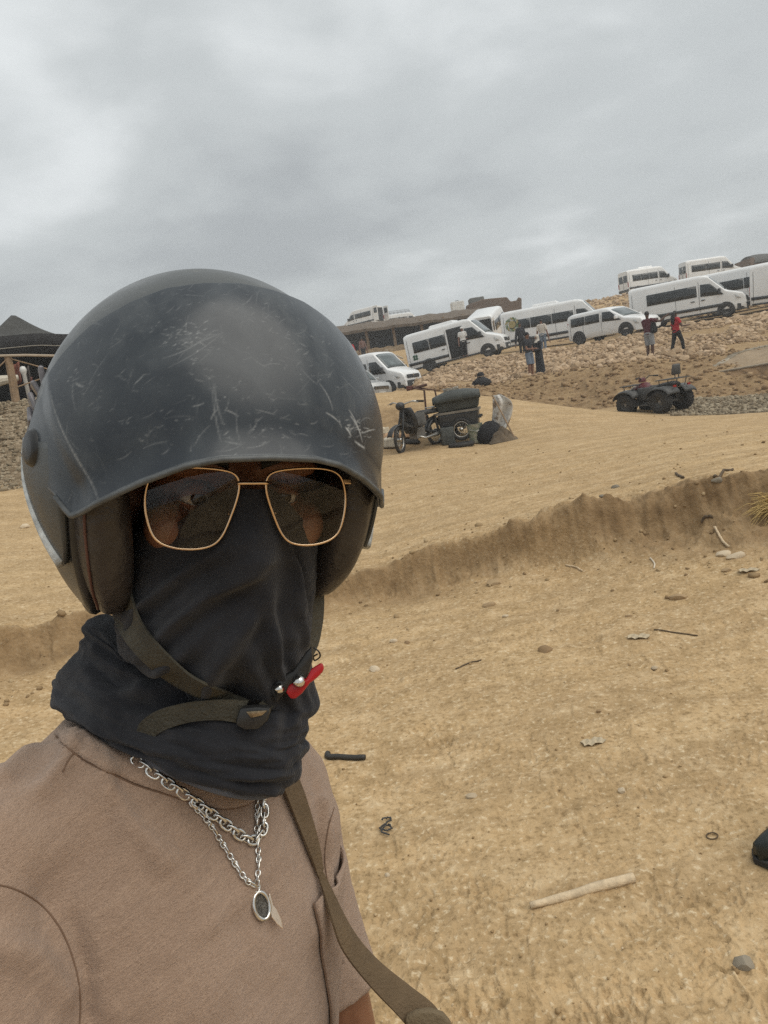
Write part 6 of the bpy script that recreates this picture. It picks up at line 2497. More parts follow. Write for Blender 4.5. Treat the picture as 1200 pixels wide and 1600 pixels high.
bx_ = empty('padded_box', label='large dark green-grey padded box lying on top of the cart', cat='box')
place_on(bx_, ct + Vector((0.02, 0, 0.645)), rt * math.cos(R(6)) - los * math.sin(R(6)) + Vector((0, 0, 0.02)), Vector((0, 0, 1)))
M_PADB = simple('dusty_green_black_vinyl', (0.042, 0.048, 0.044), 0.6, var=0.35, scale=5, bump=0.3, bscale=14)
mb = MB()
mb.box((0, 0, 0.12), (0.86, 0.74, 0.22), taper=(1.12, 1.1))
mb.build('lower_case', M_PADB, bx_, bevel=0.03)
mb = MB()
rows = []
for t in np.linspace(0, 1, 11):
    x = lerp(-0.52, 0.50, t)
    hgt = 0.12 + 0.11 * float(np.interp(t, [0, 0.35, 0.75, 1], [0, 1, 0.75, 0.15]))
    rows.append([Vector((x, 0.48 * math.cos(a), 0.24 + hgt * max(0, math.sin(a)) ** 0.45 - 0.04 * (math.sin(a) < 0))) for a in np.linspace(0, 2 * PI, 16, endpoint=False)])
mb.grid(rows, close_u=True)
mb.f += [tuple(range(16)), tuple(10 * 16 + j for j in range(16))]
mb.mi += [0, 0]
mb.build('padded_lid', M_PADB, bx_, smooth=True)
# tripod-like bars poking out between moped and box
sp_ = spot(700, 696, 17.0)
br = empty('folded_frame', sp_, label='rusty red-brown folded frame with bars leaning between moped and box', cat='frame')
mb = MB()
mb.tube([(-0.42, 0, 0), (-0.36, 0, 0.98), (-0.62, -0.05, 1.08)], 0.025, 6)
mb.tube([(-0.05, 0, 0), (-0.12, 0, 0.95), (-0.5, 0.02, 1.06)], 0.022, 6)
mb.tube([(-0.75, 0, 1.05), (-0.28, 0, 1.10)], 0.03, 6)
mb.build('bars', simple('rusty_bar', (0.09, 0.045, 0.032), 0.8), br)
mb = MB()
mb.box((-0.68, 0, 1.08), (0.16, 0.1, 0.1))
mb.build('clamp', simple('rusty_clamp', (0.12, 0.045, 0.035), 0.8), br, bevel=0.02)

bk_ = spot(746, 698, 15.9)
bucket = empty('paint_bucket', bk_, label='pale dented bucket with green stains standing in front of the cart', cat='bucket')
mb = MB()
mb.lathe([(0.14, 0.0), (0.145, 0.01), (0.17, 0.40), (0.178, 0.41), (0.172, 0.40), (0.16, 0.395), (0.138, 0.03), (0, 0.03)], n=24)
for i, v in enumerate(mb.v):
    k = 1 + 0.03 * math.sin(v[2] * 30 + v[0] * 20)
    mb.v[i] = (v[0] * k, v[1] * k, v[2])
m_ = NT('stained_white_plastic')
m_.set(color=m_.ramp(m_.noise(m_.coords(), 7, 5, 0.7), [(0.38, (0.42, 0.40, 0.33)), (0.52, (0.26, 0.29, 0.22)), (0.66, (0.15, 0.19, 0.14))]), rough=0.6)
mb.build('pail', m_.m, bucket, smooth=True)
mb = MB()
mb.tube([(0.17, 0, 0.40), (0.14, -0.12, 0.30), (0, -0.19, 0.25), (-0.14, -0.12, 0.30), (-0.17, 0, 0.40)], 0.006, 6)
mb.build('handle', M_CHROME, bucket)

# stained white cloth hung on a leaning pole
cl_p = spot(790, 690, 15.7)
flag = empty('cloth_on_pole', cl_p, label='stained white cloth hung from a thin leaning pole right of the cart', cat='cloth')
mb = MB()
q0, q1 = at_range(806, 688, 15.5) - Vector(cl_p), at_range(769, 617, 15.8) - Vector(cl_p)
mb.tube([q0, q0.lerp(q1, 0.5) + Vector((0, 0, 0.01)), q1], [0.018, 0.016, 0.014], 8)
mb.build('pole', M_WOOD, flag)
m_ = NT('stained_sheet')
m_.set(color=m_.mix(m_.ramp(m_.noise(m_.coords(), 4.5, 6, 0.7), [(0.50, 0.0), (0.62, 0.9)]), (0.56, 0.55, 0.52), (0.17, 0.12, 0.08)), rough=0.95)
edgeL = [(770, 618), (770, 645), (769, 668), (770, 684)]
edgeR = [(782, 616), (798, 628), (800, 648), (786, 684)]
mb = MB()
L_ = spline([at_range(x, y, 15.9) - Vector(cl_p) for x, y in edgeL], 20)
R_ = spline([at_range(x, y, 16.0) - Vector(cl_p) for x, y in edgeR], 20)
rows = []
for i, (a, b) in enumerate(zip(L_, R_)):
    rows.append([a.lerp(b, t) + Vector((0, 0.07 * math.sin(t * 9 + i * 0.25) - 0.05 * math.sin(i * 0.4), 0)) for t in np.linspace(0, 1, 16)])
mb.grid(rows)
o = mb.build('sheet', m_.m, flag, smooth=True)
modify(o, 'SOLIDIFY', thickness=0.006)
sk = spot(768, 694, 15.8)
sack = empty('dark_sack', sk, label='slumped dark sack between the bucket and the white cloth', cat='sack')
mb = MB()
rows = []
for (r_, z) in ((0.0, 0.0), (0.20, 0.0), (0.24, 0.10), (0.22, 0.24), (0.15, 0.36), (0.07, 0.42), (0.0, 0.43)):
    rows.append([Vector((r_ * (1.25 + 0.15 * math.sin(3 * a)) * math.cos(a), r_ * math.sin(a), z + 0.02 * math.sin(4 * a))) for a in np.linspace(0, 2 * PI, 18, endpoint=False)])
mb.grid(rows, close_u=True)
mb.build('sack_body', C_BLACK, sack, smooth=True)
sk = spot(786, 691, 15.6)
tarp = empty('brown_tarp', sk, label='crumpled brown tarp heaped under the white cloth', cat='tarp')
mb = MB()
rows = []
for i in range(14):
    rows.append([Vector((lerp(-0.30, 0.32, i / 13), lerp(-0.25, 0.25, j / 9), 0.22 * math.sin(PI * i / 13) * math.sin(PI * j / 9) * (1 + 0.5 * math.sin(i * 1.7 + j * 2.1)))) for j in range(10)])
mb.grid(rows)
mb.build('folds', simple('brown_tarp_cloth', (0.115, 0.085, 0.055), 0.95, var=0.3, bump=0.4, bscale=25), tarp, smooth=True)

# loose load about the moped and cart
dr = empty('draped_rag', moped.matrix_world @ Vector((0.02, 0, 0.75)), label='dark rag draped over the tank of the moped', cat='rag')
mb = MB()
rows = []
for i in range(12):
    rows.append([Vector((lerp(-0.24, 0.20, i / 11), lerp(-0.26, 0.26, j / 11), 0.02 - 1.9 * lerp(-0.26, 0.26, j / 11) ** 2 * 2.0 + 0.03 * math.sin(i * 1.3 + j * 1.9))) for j in range(12)])
mb.grid(rows)
o = mb.build('rag_cloth', cloth('oily_grey_rag', (0.075, 0.07, 0.062)), dr, smooth=True)
modify(o, 'SOLIDIFY', thickness=0.012)
jp = spot(702, 700, 15.9)
jc = empty('jerry_can', jp, label='dark dusty jerry can standing between the moped and the cart wheel', cat='jerry can')
mb = MB()
mb.box((0, 0, 0.19), (0.30, 0.16, 0.38))
mb.build('can_body', simple('dusty_dark_can', (0.06, 0.065, 0.06), 0.6, var=0.4, scale=8), jc, bevel=0.03, smooth=True)
mb = MB()
mb.tube([(-0.10, 0, 0.38), (-0.06, 0, 0.45), (0.06, 0, 0.45), (0.08, 0, 0.38)], 0.016, 6)
mb.build('can_handle', M_TRIM, jc)
mb = MB()
mb.lathe([(0.03, 0.37), (0.03, 0.42), (0, 0.43)], (0.12, 0, 0), n=10)
mb.build('can_cap', M_TRIM, jc)
rp = ct + Vector((-0.1, -0.05, 0.62 + 0.42))
rc = empty('rope_coil', rp, label='coil of pale rope thrown on top of the padded box', cat='rope')
mb = MB()
mb.tube([Vector((0.16 * math.cos(a) * (1 + 0.1 * math.sin(a * 3.3)), 0.14 * math.sin(a), 0.03 + 0.004 * a + 0.01 * math.sin(a * 5))) for a in np.linspace(0, 20, 90)], 0.011, 6)
mb.build('coil', simple('pale_rope', (0.30, 0.28, 0.24), 0.9), rc)
tp = spot(722, 701, 15.6)
tp.z += 0.0
tr_ = empty('inner_tube', tp, label='flat black inner tube lying under the cart', cat='inner tube')
mb = MB()
mb.tube([(0.24 * math.cos(a), 0.22 * math.sin(a), 0.045) for a in np.linspace(0, 2 * PI, 24, endpoint=False)], 0.045, 8, close=True)
mb.build('ring', M_TYRE, tr_, smooth=True)

# rubbish heap left of the moped: each piece by itself
for (px, py, r_, size, col, lab, nm) in ((598, 694, 16.2, (0.55, 0.3, 0.16), (0.46, 0.36, 0.24), 'pale broken board lying beside the helmet, left of the moped', 'broken_board'),
                                         (612, 700, 16.0, (0.42, 0.32, 0.20), (0.40, 0.36, 0.29), 'dirty white crumpled bag on the rubbish left of the moped', 'crumpled_bag'),
                                         (628, 688, 16.6, (0.9, 0.5, 0.10), (0.36, 0.22, 0.12), 'tan cardboard sheet behind the moped front wheel', 'cardboard_sheet'),
                                         (640, 700, 16.2, (0.6, 0.2, 0.08), (0.05, 0.05, 0.05), 'dark flat scrap lying under the moped nose', 'dark_scrap'),
                                         (602, 676, 16.9, (0.22, 0.2, 0.16), (0.60, 0.53, 0.40), 'cream lump of foam on top of the rubbish by the helmet', 'foam_lump')):
    q = spot(px, py, r_)
    mb = MB()
    mb.box((0, 0, size[2] / 2), size, taper=(0.8, 0.75))
    for i, v in enumerate(mb.v):
        mb.v[i] = (v[0] * (1 + 0.15 * math.sin(i * 5.1)), v[1] * (1 + 0.2 * math.sin(i * 3.7)), v[2] + 0.04 * math.sin(i * 2.9))
    o = mb.build(nm, simple(nm + '_stuff', col, 0.95, var=0.3, scale=8, bump=0.4), bevel=0.03, label=lab, cat=nm.split('_')[-1])
    o.location = q
    o.rotation_euler = (0, 0.1, random.uniform(-0.5, 0.5))

# ------------------------------------------------------------------ quad bike
qp = spot(1024, 646, 20.4)
quad = empty('quad_bike', label='dusty black and red quad bike parked by the gravel', cat='quad bike')
rt2 = Vector((qp.y, -qp.x, 0)).normalized()
los2 = Vector((qp.x, qp.y, 0)).normalized()
place_on(quad, (qp.x, qp.y, qp.z - 0.02), -rt2 * math.cos(R(40)) + los2 * math.sin(R(40)), Vector((0, 0, 1)))
quad.scale = (0.88, 0.88, 0.88)
M_QPL = simple('dusty_black_fender', (0.055, 0.055, 0.053), 0.55, var=0.3, scale=6)
M_QRED = simple('faded_red_plastic', (0.10, 0.014, 0.018), 0.45, var=0.3, scale=6)
_qt = MB()
_qt.lathe([(0.15, -0.12), (0.26, -0.14), (0.315, -0.10), (0.325, 0), (0.315, 0.10), (0.26, 0.14), (0.15, 0.12), (0.14, 0)], axis='Y', n=28, close=True)
for k in range(20):
    a = 2 * PI * k / 20
    for y in (-0.07, 0.0, 0.07):
        aa = a + (0.15 if y == 0 else 0)
        _qt.box((0.322 * math.cos(aa), y, 0.322 * math.sin(aa)), (0.022, 0.055, 0.045), Matrix.Rotation(-aa, 3, 'Y'))
q_tyre = _qt.mesh('quad_tyre')
q_tyre.materials.append(M_TYRE)
_qt = MB()
_qt.lathe([(0, 0.05), (0.05, 0.06), (0.06, 0.02), (0.12, 0.0), (0.145, 0.10), (0.15, 0.09), (0.15, -0.09), (0, -0.05)], axis='Y', n=22)
q_rim = _qt.mesh('quad_rim')
q_rim.materials.append(M_ENGINE)
for x in (-0.62, 0.62):
    for s in (-1, 1):
        w = empty('wheel')
        w.parent = quad
        w.location = (x, s * 0.46, 0.325)
        w.rotation_euler = (0, 0, 0 if s > 0 else PI)
        link_mesh('tyre', q_tyre, None, w)
        link_mesh('rim', q_rim, None, w)
mb = MB()
for x in (-0.62, 0.62):
    mb.tube([(x, -0.42, 0.30), (x, 0.42, 0.30)], 0.035, 8)
mb.tube([(0.62, 0.15, 0.34), (0.2, 0.2, 0.30), (-0.62, 0.15, 0.34)], 0.03, 8)
mb.tube([(0.62, -0.15, 0.34), (0.2, -0.2, 0.30), (-0.62, -0.15, 0.34)], 0.03, 8)
for x in (-0.5, 0.5):
    for s in (-1, 1):
        mb.tube([(x, s * 0.16, 0.75), (x * 1.15, s * 0.34, 0.33)], 0.028, 8)
mb.build('chassis', M_ENGINE, quad)
mb = MB()
mb.box((0, 0, 0.45), (0.55, 0.34, 0.30), taper=(0.8, 0.8))
mb.build('engine', M_ENGINE, quad, bevel=0.03)
for s in (-1, 1):
    mb = MB()
    mb.box((0.0, s * 0.25, 0.58), (0.80, 0.16, 0.38), taper=(0.86, 0.6))
    mb.build('side_panel', M_QPL, quad, bevel=0.05, smooth=True)
for x, nm in ((0.62, 'front_fender'), (-0.62, 'rear_fender')):
    for s in (-1, 1):
        mb = MB()
        rows = []
        for a in np.linspace(0.15, 2.95, 14):
            xx = x + 0.40 * math.cos(a)
            z = 0.42 + 0.33 * math.sin(a) ** 0.7
            rows.append([Vector((xx, s * y, z - (0.05 if y > 0.5 else 0))) for y in (0.10, 0.28, 0.5, 0.62)])
        mb.grid(rows)
        o = mb.build(nm, M_QPL, quad, smooth=True)
        modify(o, 'SOLIDIFY', thickness=0.014)
mb = MB()
rows = []
for (x, w_, z) in ((0.78, 0.12, 0.66), (0.66, 0.20, 0.80), (0.45, 0.20, 0.90), (0.22, 0.17, 0.92), (0.08, 0.14, 0.82), (0.0, 0.13, 0.76)):
    rows.append([Vector((x, y * w_, z - 0.12 * abs(y) ** 2)) for y in (-1.2, -0.9, -0.4, 0, 0.4, 0.9, 1.2)])
mb.grid(rows)
o = mb.build('tank_cover', M_QRED, quad, smooth=True)
modify(o, 'SOLIDIFY', thickness=0.03)
for s in (-1, 1):
    mb = MB()
    mb.box((0.46, s * 0.30, 0.79), (0.16, 0.10, 0.02), Matrix.Rotation(0.5, 3, 'Y'))
    mb.build('side_decal', simple('white_decal', (0.6, 0.6, 0.58), 0.5), quad)
mb = MB()
rows = []
for (x, w_, z) in ((0.05, 0.13, 0.80), (-0.15, 0.16, 0.79), (-0.4, 0.18, 0.83), (-0.7, 0.17, 0.86), (-0.85, 0.15, 0.83)):
    rows.append([Vector((x, y * w_, z - 0.06 * abs(y) ** 3)) for y in (-1.1, -0.8, -0.3, 0.3, 0.8, 1.1)])
mb.grid(rows)
o = mb.build('seat', simple('cracked_seat_vinyl', (0.022, 0.021, 0.020), 0.6), quad, smooth=True)
modify(o, 'SOLIDIFY', thickness=0.09, offset=-1)
mb = MB()
mb.tube([(0.20, 0.40, 1.06), (0.28, 0.22, 1.08), (0.34, 0.08, 0.98), (0.34, -0.08, 0.98), (0.28, -0.22, 1.08), (0.20, -0.40, 1.06)], 0.014, 8)
hb = mb.build('handlebar', M_TYRE, quad, smooth=True)
for s in (-1, 1):
    mb = MB()
    mb.tube([(0.22, s * 0.34, 1.065), (0.16, s * 0.48, 1.05)], 0.024, 8)
    mb.build('grip', M_TYRE, hb)
mb = MB()
mb.box((0.36, 0, 0.99), (0.14, 0.24, 0.13), taper=(0.7, 0.8))
mb.build('instrument_pod', M_QRED, quad, bevel=0.03)
for (x0, x1, z, nm) in ((0.38, 0.92, 0.86, 'front_rack'), (-1.02, -0.40, 0.92, 'rear_rack')):
    mb = MB()
    for y in np.linspace(-0.34, 0.34, 6):
        mb.tube([(x0, y, z), (x1, y, z)], 0.012, 6)
    for x in (x0, (x0 + x1) / 2, x1):
        mb.tube([(x, -0.36, z), (x, 0.36, z)], 0.014, 6)
        for s in (-1, 1):
            mb.tube([(x, s * 0.2, z), (x * 0.95, s * 0.16, z - 0.22)], 0.012, 6)
    mb.build(nm, M_QPL, quad)
mb = MB()
mb.box((-0.86, 0, 1.17), (0.10, 0.36, 0.30), Matrix.Rotation(-0.12, 3, 'Y'), taper=(0.8, 0.8))
mb.build('backrest', M_QPL, quad, bevel=0.05, smooth=True)
for y in (-0.08, 0.08):
    mb = MB()
    mb.tube([(-0.86, y, 0.90), (-0.87, y, 1.08)], 0.014, 6)
    mb.build('backrest_stay', M_QPL, quad)
for s in (-1, 1):
    mb = MB()
    mb.box((-1.0, s * 0.30, 0.72), (0.04, 0.10, 0.06))
    mb.build('tail_light', M_TAIL, quad)
mb = MB()
mb.tube([(0.80, -0.3, 0.45), (0.92, -0.2, 0.50), (0.95, 0, 0.52), (0.92, 0.2, 0.50), (0.80, 0.3, 0.45)], 0.022, 8)
mb.tube([(0.93, -0.12, 0.50), (0.84, -0.12, 0.74)], 0.018, 6)
mb.tube([(0.93, 0.12, 0.50), (0.84, 0.12, 0.74)], 0.018, 6)
mb.build('bull_bar', M_QPL, quad)
for s in (-1, 1):
    mb = MB()
    mb.lathe([(0, 0.05), (0.05, 0.04), (0.055, -0.03), (0, -0.04)], (0.80, s * 0.2, 0.70), axis='X', n=14)
    mb.build('headlight', M_LAMP, quad)
    mb = MB()
    mb.box((0.02, s * 0.42, 0.27), (0.60, 0.22, 0.03))
    mb.build('footboard', M_QPL, quad)

# ------------------------------------------------------------------ tent and rail fence on the left
M_TENT = simple('charcoal_tent_wool', (0.050, 0.050, 0.047), 0.95, var=0.25, scale=1.5, bump=0.4, bscale=20)
M_TENTSHADE = simple('tent_shade_tone', (0.020, 0.020, 0.022), 0.95)  # darker tent tone carries the shade of front and inside
tz = spot(30, 628, 22.5)
tent = empty('nomad_tent', tz, label='dark wool tent with a peaked roof on the gravel bank at the left', cat='tent')
O_ = -Vector(tz)
peak = at_range(2, 487, 26)
mb = MB()
eave = [at_range(x, y, 23.5) for x, y in ((-420, 585), (-300, 568), (-200, 552), (-100, 538), (-30, 529), (30, 523), (60, 521), (105, 522), (160, 520), (260, 508), (380, 490))]
rear = [p_ + Vector((0, 7.0, 0)) for p_ in eave]
mid = []
for p_, q_ in zip(eave, rear):
    c_ = p_.lerp(q_, 0.5)
    d_ = math.hypot(c_.x - peak.x, 0)
    c_.z = p_.z + 1.25 * math.exp(-(d_ / 1.05)) + 0.12 * math.exp(-(d_ / 4.0))
    mid.append(c_)
den = []
for q in (eave, mid, rear):
    den.append(spline(q, 90))
for i in range(90):
    c_ = den[1][i]
    p_ = den[0][i]
    d_ = abs(c_.x - peak.x)
    c_.z = p_.z + 1.05 * math.exp(-(d_ / 0.85) ** 1.25) + 0.08
rows = []
for i in range(90):
    a, b, c = den[0][i], den[1][i], den[2][i]
    rows.append([a.lerp(b, t) + Vector((0, 0, (b.z - a.z) * (t ** 1.8 - t))) + O_ for t in np.linspace(0, 1, 10)] + [b.lerp(c, t) + O_ for t in np.linspace(0.1, 1, 8)])
mb.grid(rows)
o = mb.build('roof', M_TENT, tent, smooth=True)
modify(o, 'SOLIDIFY', thickness=0.03)
mb = MB()
rows = []
for i in range(0, 90):
    a = den[0][i]
    rows.append([a + O_, a + O_ - Vector((0, 0.03 * math.sin(i), 0.25)), a + O_ - Vector((0, -0.05 + 0.04 * math.sin(i * 0.9), 0.62 + 0.05 * math.sin(i * 0.5)))])
mb.grid(rows)
o = mb.build('valance', M_TENTSHADE, tent, smooth=True)
modify(o, 'SOLIDIFY', thickness=0.02)
mb = MB()
mb.tube([p_ + O_ - Vector((0, 0.03, 0.34)) for p_ in den[0]], 0.012, 6)
mb.build('edge_rope', simple('pale_rope', (0.30, 0.28, 0.24), 0.9), tent)
mb = MB()
rows = []
for i in range(0, 90, 3):
    a = den[0][i] + Vector((0, 2.2, 0))
    g = gz(a.x, a.y)
    rows.append([Vector((a.x, a.y, g - 0.2)) + O_, Vector((a.x, a.y + 0.1 * math.sin(i), lerp(g, a.z, 0.5))) + O_, Vector((a.x, a.y, a.z + 0.1)) + O_])
mb.grid(rows)
o = mb.build('tent_void_sheet', M_TENTSHADE, tent, smooth=True)  # dark sheet put in for the shaded void inside the tent
modify(o, 'SOLIDIFY', thickness=0.03)
for (px, py, w_, h_, col, nm) in ((26, 588, 0.35, 0.55, (0.16, 0.055, 0.035), 'red_hanging'), (44, 592, 0.22, 0.5, (0.07, 0.06, 0.055), 'dark_hanging'), (46, 604, 0.3, 0.3, (0.12, 0.05, 0.04), 'rug')):
    c_ = at_range(px, py, 22.9) + O_
    mb = MB()
    rows = []
    for t in np.linspace(0, 1, 6):
        rows.append([c_ + Vector((lerp(-w_, w_, u) * 0.5 * (1 - 0.3 * t), 0.06 * math.sin(u * 12), h_ * (0.5 - t) + 0.1 * u)) for u in np.linspace(0, 1, 9)])
    mb.grid(rows)
    o = mb.build(nm, cloth('tent_' + nm, col), tent, smooth=True)
    modify(o, 'SOLIDIFY', thickness=0.02)
fe = spot(20, 630, 19.6)
fence = empty('rail_fence', fe, label='rough pole fence with one leaning post in front of the tent', cat='fence')
O_ = -Vector(fe)
mb = MB()
mb.tube([at_range(26, 634, 19.5) + O_, at_range(20, 596, 19.5) + O_, at_range(12, 556, 19.5) + O_], [0.10, 0.095, 0.085], 8)
mb.build('post', M_WOOD, fence)
mb = MB()
mb.tube([at_range(x, y, 19.42) + O_ for x, y in ((-160, 566), (-60, 560), (0, 556), (40, 555), (85, 556), (150, 552), (300, 540))], 0.03, 6)
mb.build('top_rail', simple('bleached_pole', (0.40, 0.33, 0.25), 0.9), fence)
for a, b in (((-40, 610), (12, 560)), ((14, 560), (80, 578)), ((26, 605), (75, 588))):
    mb = MB()
    mb.tube([at_range(*a, 19.45) + O_, at_range(*b, 19.45) + O_], 0.016, 6)
    mb.build('brace', M_WOOD, fence)
for q in (-190, -420):
    mb = MB()
    mb.tube([at_range(q + 10, 690 + (q + 190) * -0.2, 19.5) + O_, at_range(q, 590 + (q + 190) * -0.15, 19.5) + O_], 0.09, 8)
    mb.build('post', M_WOOD, fence)
lg = spot(8, 606, 20.6)
mb = MB()
mb.tube([at_range(-22, 604, 20.6) - lg, at_range(4, 594, 20.6) - lg, at_range(29, 590, 20.6) - lg], [0.10, 0.12, 0.07], 10)
mb.build('bleached_log', simple('bleached_log_wood', (0.52, 0.48, 0.40), 0.85), label='bleached white log leaning behind the fence post', cat='log').location = lg
pp = at_range(36, 578, 21.6)
mb = MB()
mb.lathe([(0, 0.10), (0.06, 0.08), (0.09, 0.0), (0.07, -0.08), (0.05, -0.12), (0.05, -1.1), (0, -1.1)], n=14)
mb.build('white_lamp', simple('white_enamel', (0.6, 0.6, 0.58), 0.4), smooth=True, label='small round white lamp head inside the tent front', cat='lamp').location = pp

# low bars of a broken fence between the two vans on the left
bf = spot(614, 568, 52)
bfence = empty('broken_fence', bf, label='broken pale wooden fence between the lowest van and the open-door van', cat='fence')
O_ = -Vector(bf)
for a, b, r_ in (((604, 545), (607, 566), 0.09), ((610, 550), (613, 568), 0.08)):
    mb = MB()
    mb.tube([at_range(*a, 52) + O_, at_range(*b, 52) + O_], r_, 6)
    mb.build('post', simple('pale_fence_wood', (0.42, 0.36, 0.28), 0.9), bfence)
for a, b in (((606, 557), (632, 566)), ((610, 552), (630, 560)), ((615, 571), (634, 574))):
    mb = MB()
    mb.tube([at_range(*a, 51.9) + O_, at_range(*b, 51.9) + O_], 0.06, 6)
    mb.build('rail', simple('pale_fence_wood', (0.42, 0.36, 0.28), 0.9), bfence)

# ------------------------------------------------------------------ stones of the slope
def rock_mesh(name, seed, sub=1, rough=0.35, flat=0.75):
    bm = bmesh.new()
    bmesh.ops.create_icosphere(bm, subdivisions=sub, radius=1.0)
    rg = random.Random(seed)
    ax = [Vector((rg.gauss(0, 1), rg.gauss(0, 1), rg.gauss(0, 1))).normalized() for _ in range(7)]
    cut = [rg.uniform(0.55, 0.9) for _ in ax]
    for v in bm.verts:
        p = v.co.copy()
        for a, c in zip(ax, cut):
            d = p.dot(a)
            if d > c:
                p -= a * (d - c) * 0.85
        p *= 1 + rough * 0.35 * mnoise.noise(p * 1.7 + Vector((seed, 0, 0)))
        v.co = Vector((p.x * rg.uniform(0.98, 1.02), p.y, p.z * flat))
    me = bpy.data.meshes.new(name)
    bm.to_mesh(me)
    bm.free()
    return me


def mat_stone(name, stops, bd=0.03):
    m = NT(name)
    v = m.coords('Object')
    oi = m.n('ShaderNodeObjectInfo')
    c = m.ramp(m.math('ADD', m.math('MULTIPLY', oi.outputs['Random'], 0.7), m.math('MULTIPLY', m.noise(v, 1.8, 5, 0.65), 0.45)), stops)
    m.set(color=c, rough=0.93, spec=0.15)
    m.bump(m.noise(v, 5.0, 6, 0.7), 0.5, bd)
    return m.m


M_STONE = mat_stone('ochre_slope_stone', [(0.1, (0.19, 0.125, 0.075)), (0.4, (0.38, 0.275, 0.172)), (0.7, (0.46, 0.335, 0.215)), (1.0, (0.58, 0.445, 0.31))])
ROCKS = [rock_mesh('stone', k, 1) for k in range(10)]
for me in ROCKS:
    me.materials.append(M_STONE)


def slope_points(n, seed, px0, px1, s0, s1, az_px_y=540):
    """random places on the land between two running land lines"""
    rg = np.random.default_rng(seed)
    out = []
    a0 = math.atan2(*[at_range(px0, az_px_y, 30)[k] for k in (0, 1)])
    a1 = math.atan2(*[at_range(px1, az_px_y, 30)[k] for k in (0, 1)])
    az = rg.uniform(a0, a1, n)
    k = (az - AZ_D[0]) / (AZ_D[1] - AZ_D[0])
    i = k.astype(int)
    s = rg.uniform(s0, s1, n)
    lo_ = np.floor(s).astype(int)
    fr = s - lo_
    # seg value s lies between feature lo-1 and lo
    ra = FR[np.clip(lo_ - 1, 0, len(FR) - 1), i]
    rb = FR[np.clip(lo_, 0, len(FR) - 1), i]
    r_ = ra + (rb - ra) * fr
    x, y = r_ * np.sin(az), r_ * np.cos(az)
    z = land(x, y)[0]
    return x, y, z, s, az, rg


slope = empty('stone_slope', kind='structure')
px_s = []
x, y, z, s, az, rg = slope_points(12500, 31, 640, 1290, 6.85, 8.02)
size = np.clip(rg.lognormal(-2.65, 0.50, len(x)), 0.03, 0.28)
thin = (0.5 + 0.5 * fbm(x * 0.35, y * 0.35, 3)) > 0.30
edge = sstep(6.85, 7.15, s + 0.16 * fbm(x * 0.5, y * 0.5, 3))
keep = (rg.random(len(x)) < edge) & thin
keep &= ~((az > 0.455) & (s < 7.25))
x, y, z, size = x[keep], y[keep], z[keep], size[keep]
vis = np.array([(0 < proj((a, b, c))[0] < 1200) for a, b, c in zip(x, y, z)])
order = np.argsort(-size * vis)
for rank, i in enumerate(order[:300]):
    o = link_mesh('stone', ROCKS[int(rg.integers(0, 10))], None, slope)
    o.location = (x[i], y[i], z[i] + size[i] * 0.22)
    o.scale = (size[i] * rg.uniform(0.8, 1.3), size[i] * rg.uniform(0.8, 1.2), size[i] * rg.uniform(0.8, 1.2))
    o.rotation_euler = (rg.uniform(-0.5, 0.5), rg.uniform(-0.5, 0.5), rg.uniform(0, 6.28))


def scatter(name, xs, ys, zs, sz, mat, parent, meshes, rg, tilt=0.6, sink=0.2, flat=1.0, tint=True):
    base = []
    for me in meshes:
        co = np.empty(len(me.vertices) * 3)
        me.vertices.foreach_get('co', co)
        tri = np.array([p.vertices[:] for p in me.polygons])
        base.append((co.reshape(-1, 3), tri))
    V, F, T = [], [], []
    off = 0
    for a, b, c, q in zip(xs, ys, zs, sz):
        co, tri = base[int(rg.integers(0, len(base)))]
        rx, ry, rz = rg.uniform(-tilt, tilt), rg.uniform(-tilt, tilt), rg.uniform(0, 6.28)
        M = np.array(Matrix.Rotation(rz, 3, 'Z') @ Matrix.Rotation(ry, 3, 'Y') @ Matrix.Rotation(rx, 3, 'X'))
        sc = np.array([q * rg.uniform(0.75, 1.3), q * rg.uniform(0.75, 1.2), q * rg.uniform(0.75, 1.2) * flat])
        V.append((co * sc) @ M.T + np.array([a, b, c + q * sink]))
        F.append(tri + off)
        T.append(np.full(len(co), rg.random()))
        off += len(co)
    V, F, T = np.vstack(V), np.vstack(F), np.concatenate(T)
    me = bpy.data.meshes.new(name)
    me.vertices.add(len(V))
    me.vertices.foreach_set('co', V.astype(np.float32).ravel())
    me.loops.add(F.size)
    me.loops.foreach_set('vertex_index', F.astype(np.int32).ravel())
    me.polygons.add(len(F))
    me.polygons.foreach_set('loop_start', (np.arange(len(F)) * 3).astype(np.int32))
    me.update(calc_edges=True)
    at_ = me.attributes.new('tint', 'FLOAT', 'POINT')
    at_.data.foreach_set('value', T.astype(np.float32))
    return link_mesh(name, me, mat, parent, kind='stuff')


def mat_scatter(name, stops, bs=5.0):
    m = NT(name)
    v = m.coords('Object')
    c = m.ramp(m.math('ADD', m.math('MULTIPLY', m.attr('tint'), 0.7), m.math('MULTIPLY', m.noise(v, bs * 0.4, 4, 0.65), 0.4)), stops)
    m.set(color=c, rough=0.94, spec=0.15)
    m.bump(m.noise(v, bs, 5, 0.7), 0.5, 0.15 / bs)
    return m.m


M_STONES = mat_scatter('ochre_small_stones', [(0.1, (0.18, 0.115, 0.07)), (0.4, (0.375, 0.27, 0.17)), (0.7, (0.46, 0.335, 0.215)), (1.0, (0.58, 0.445, 0.31))])
rest = order[300:]
scatter('small_stones', x[rest], y[rest], z[rest], size[rest] * 0.9, M_STONES, slope, ROCKS, rg)
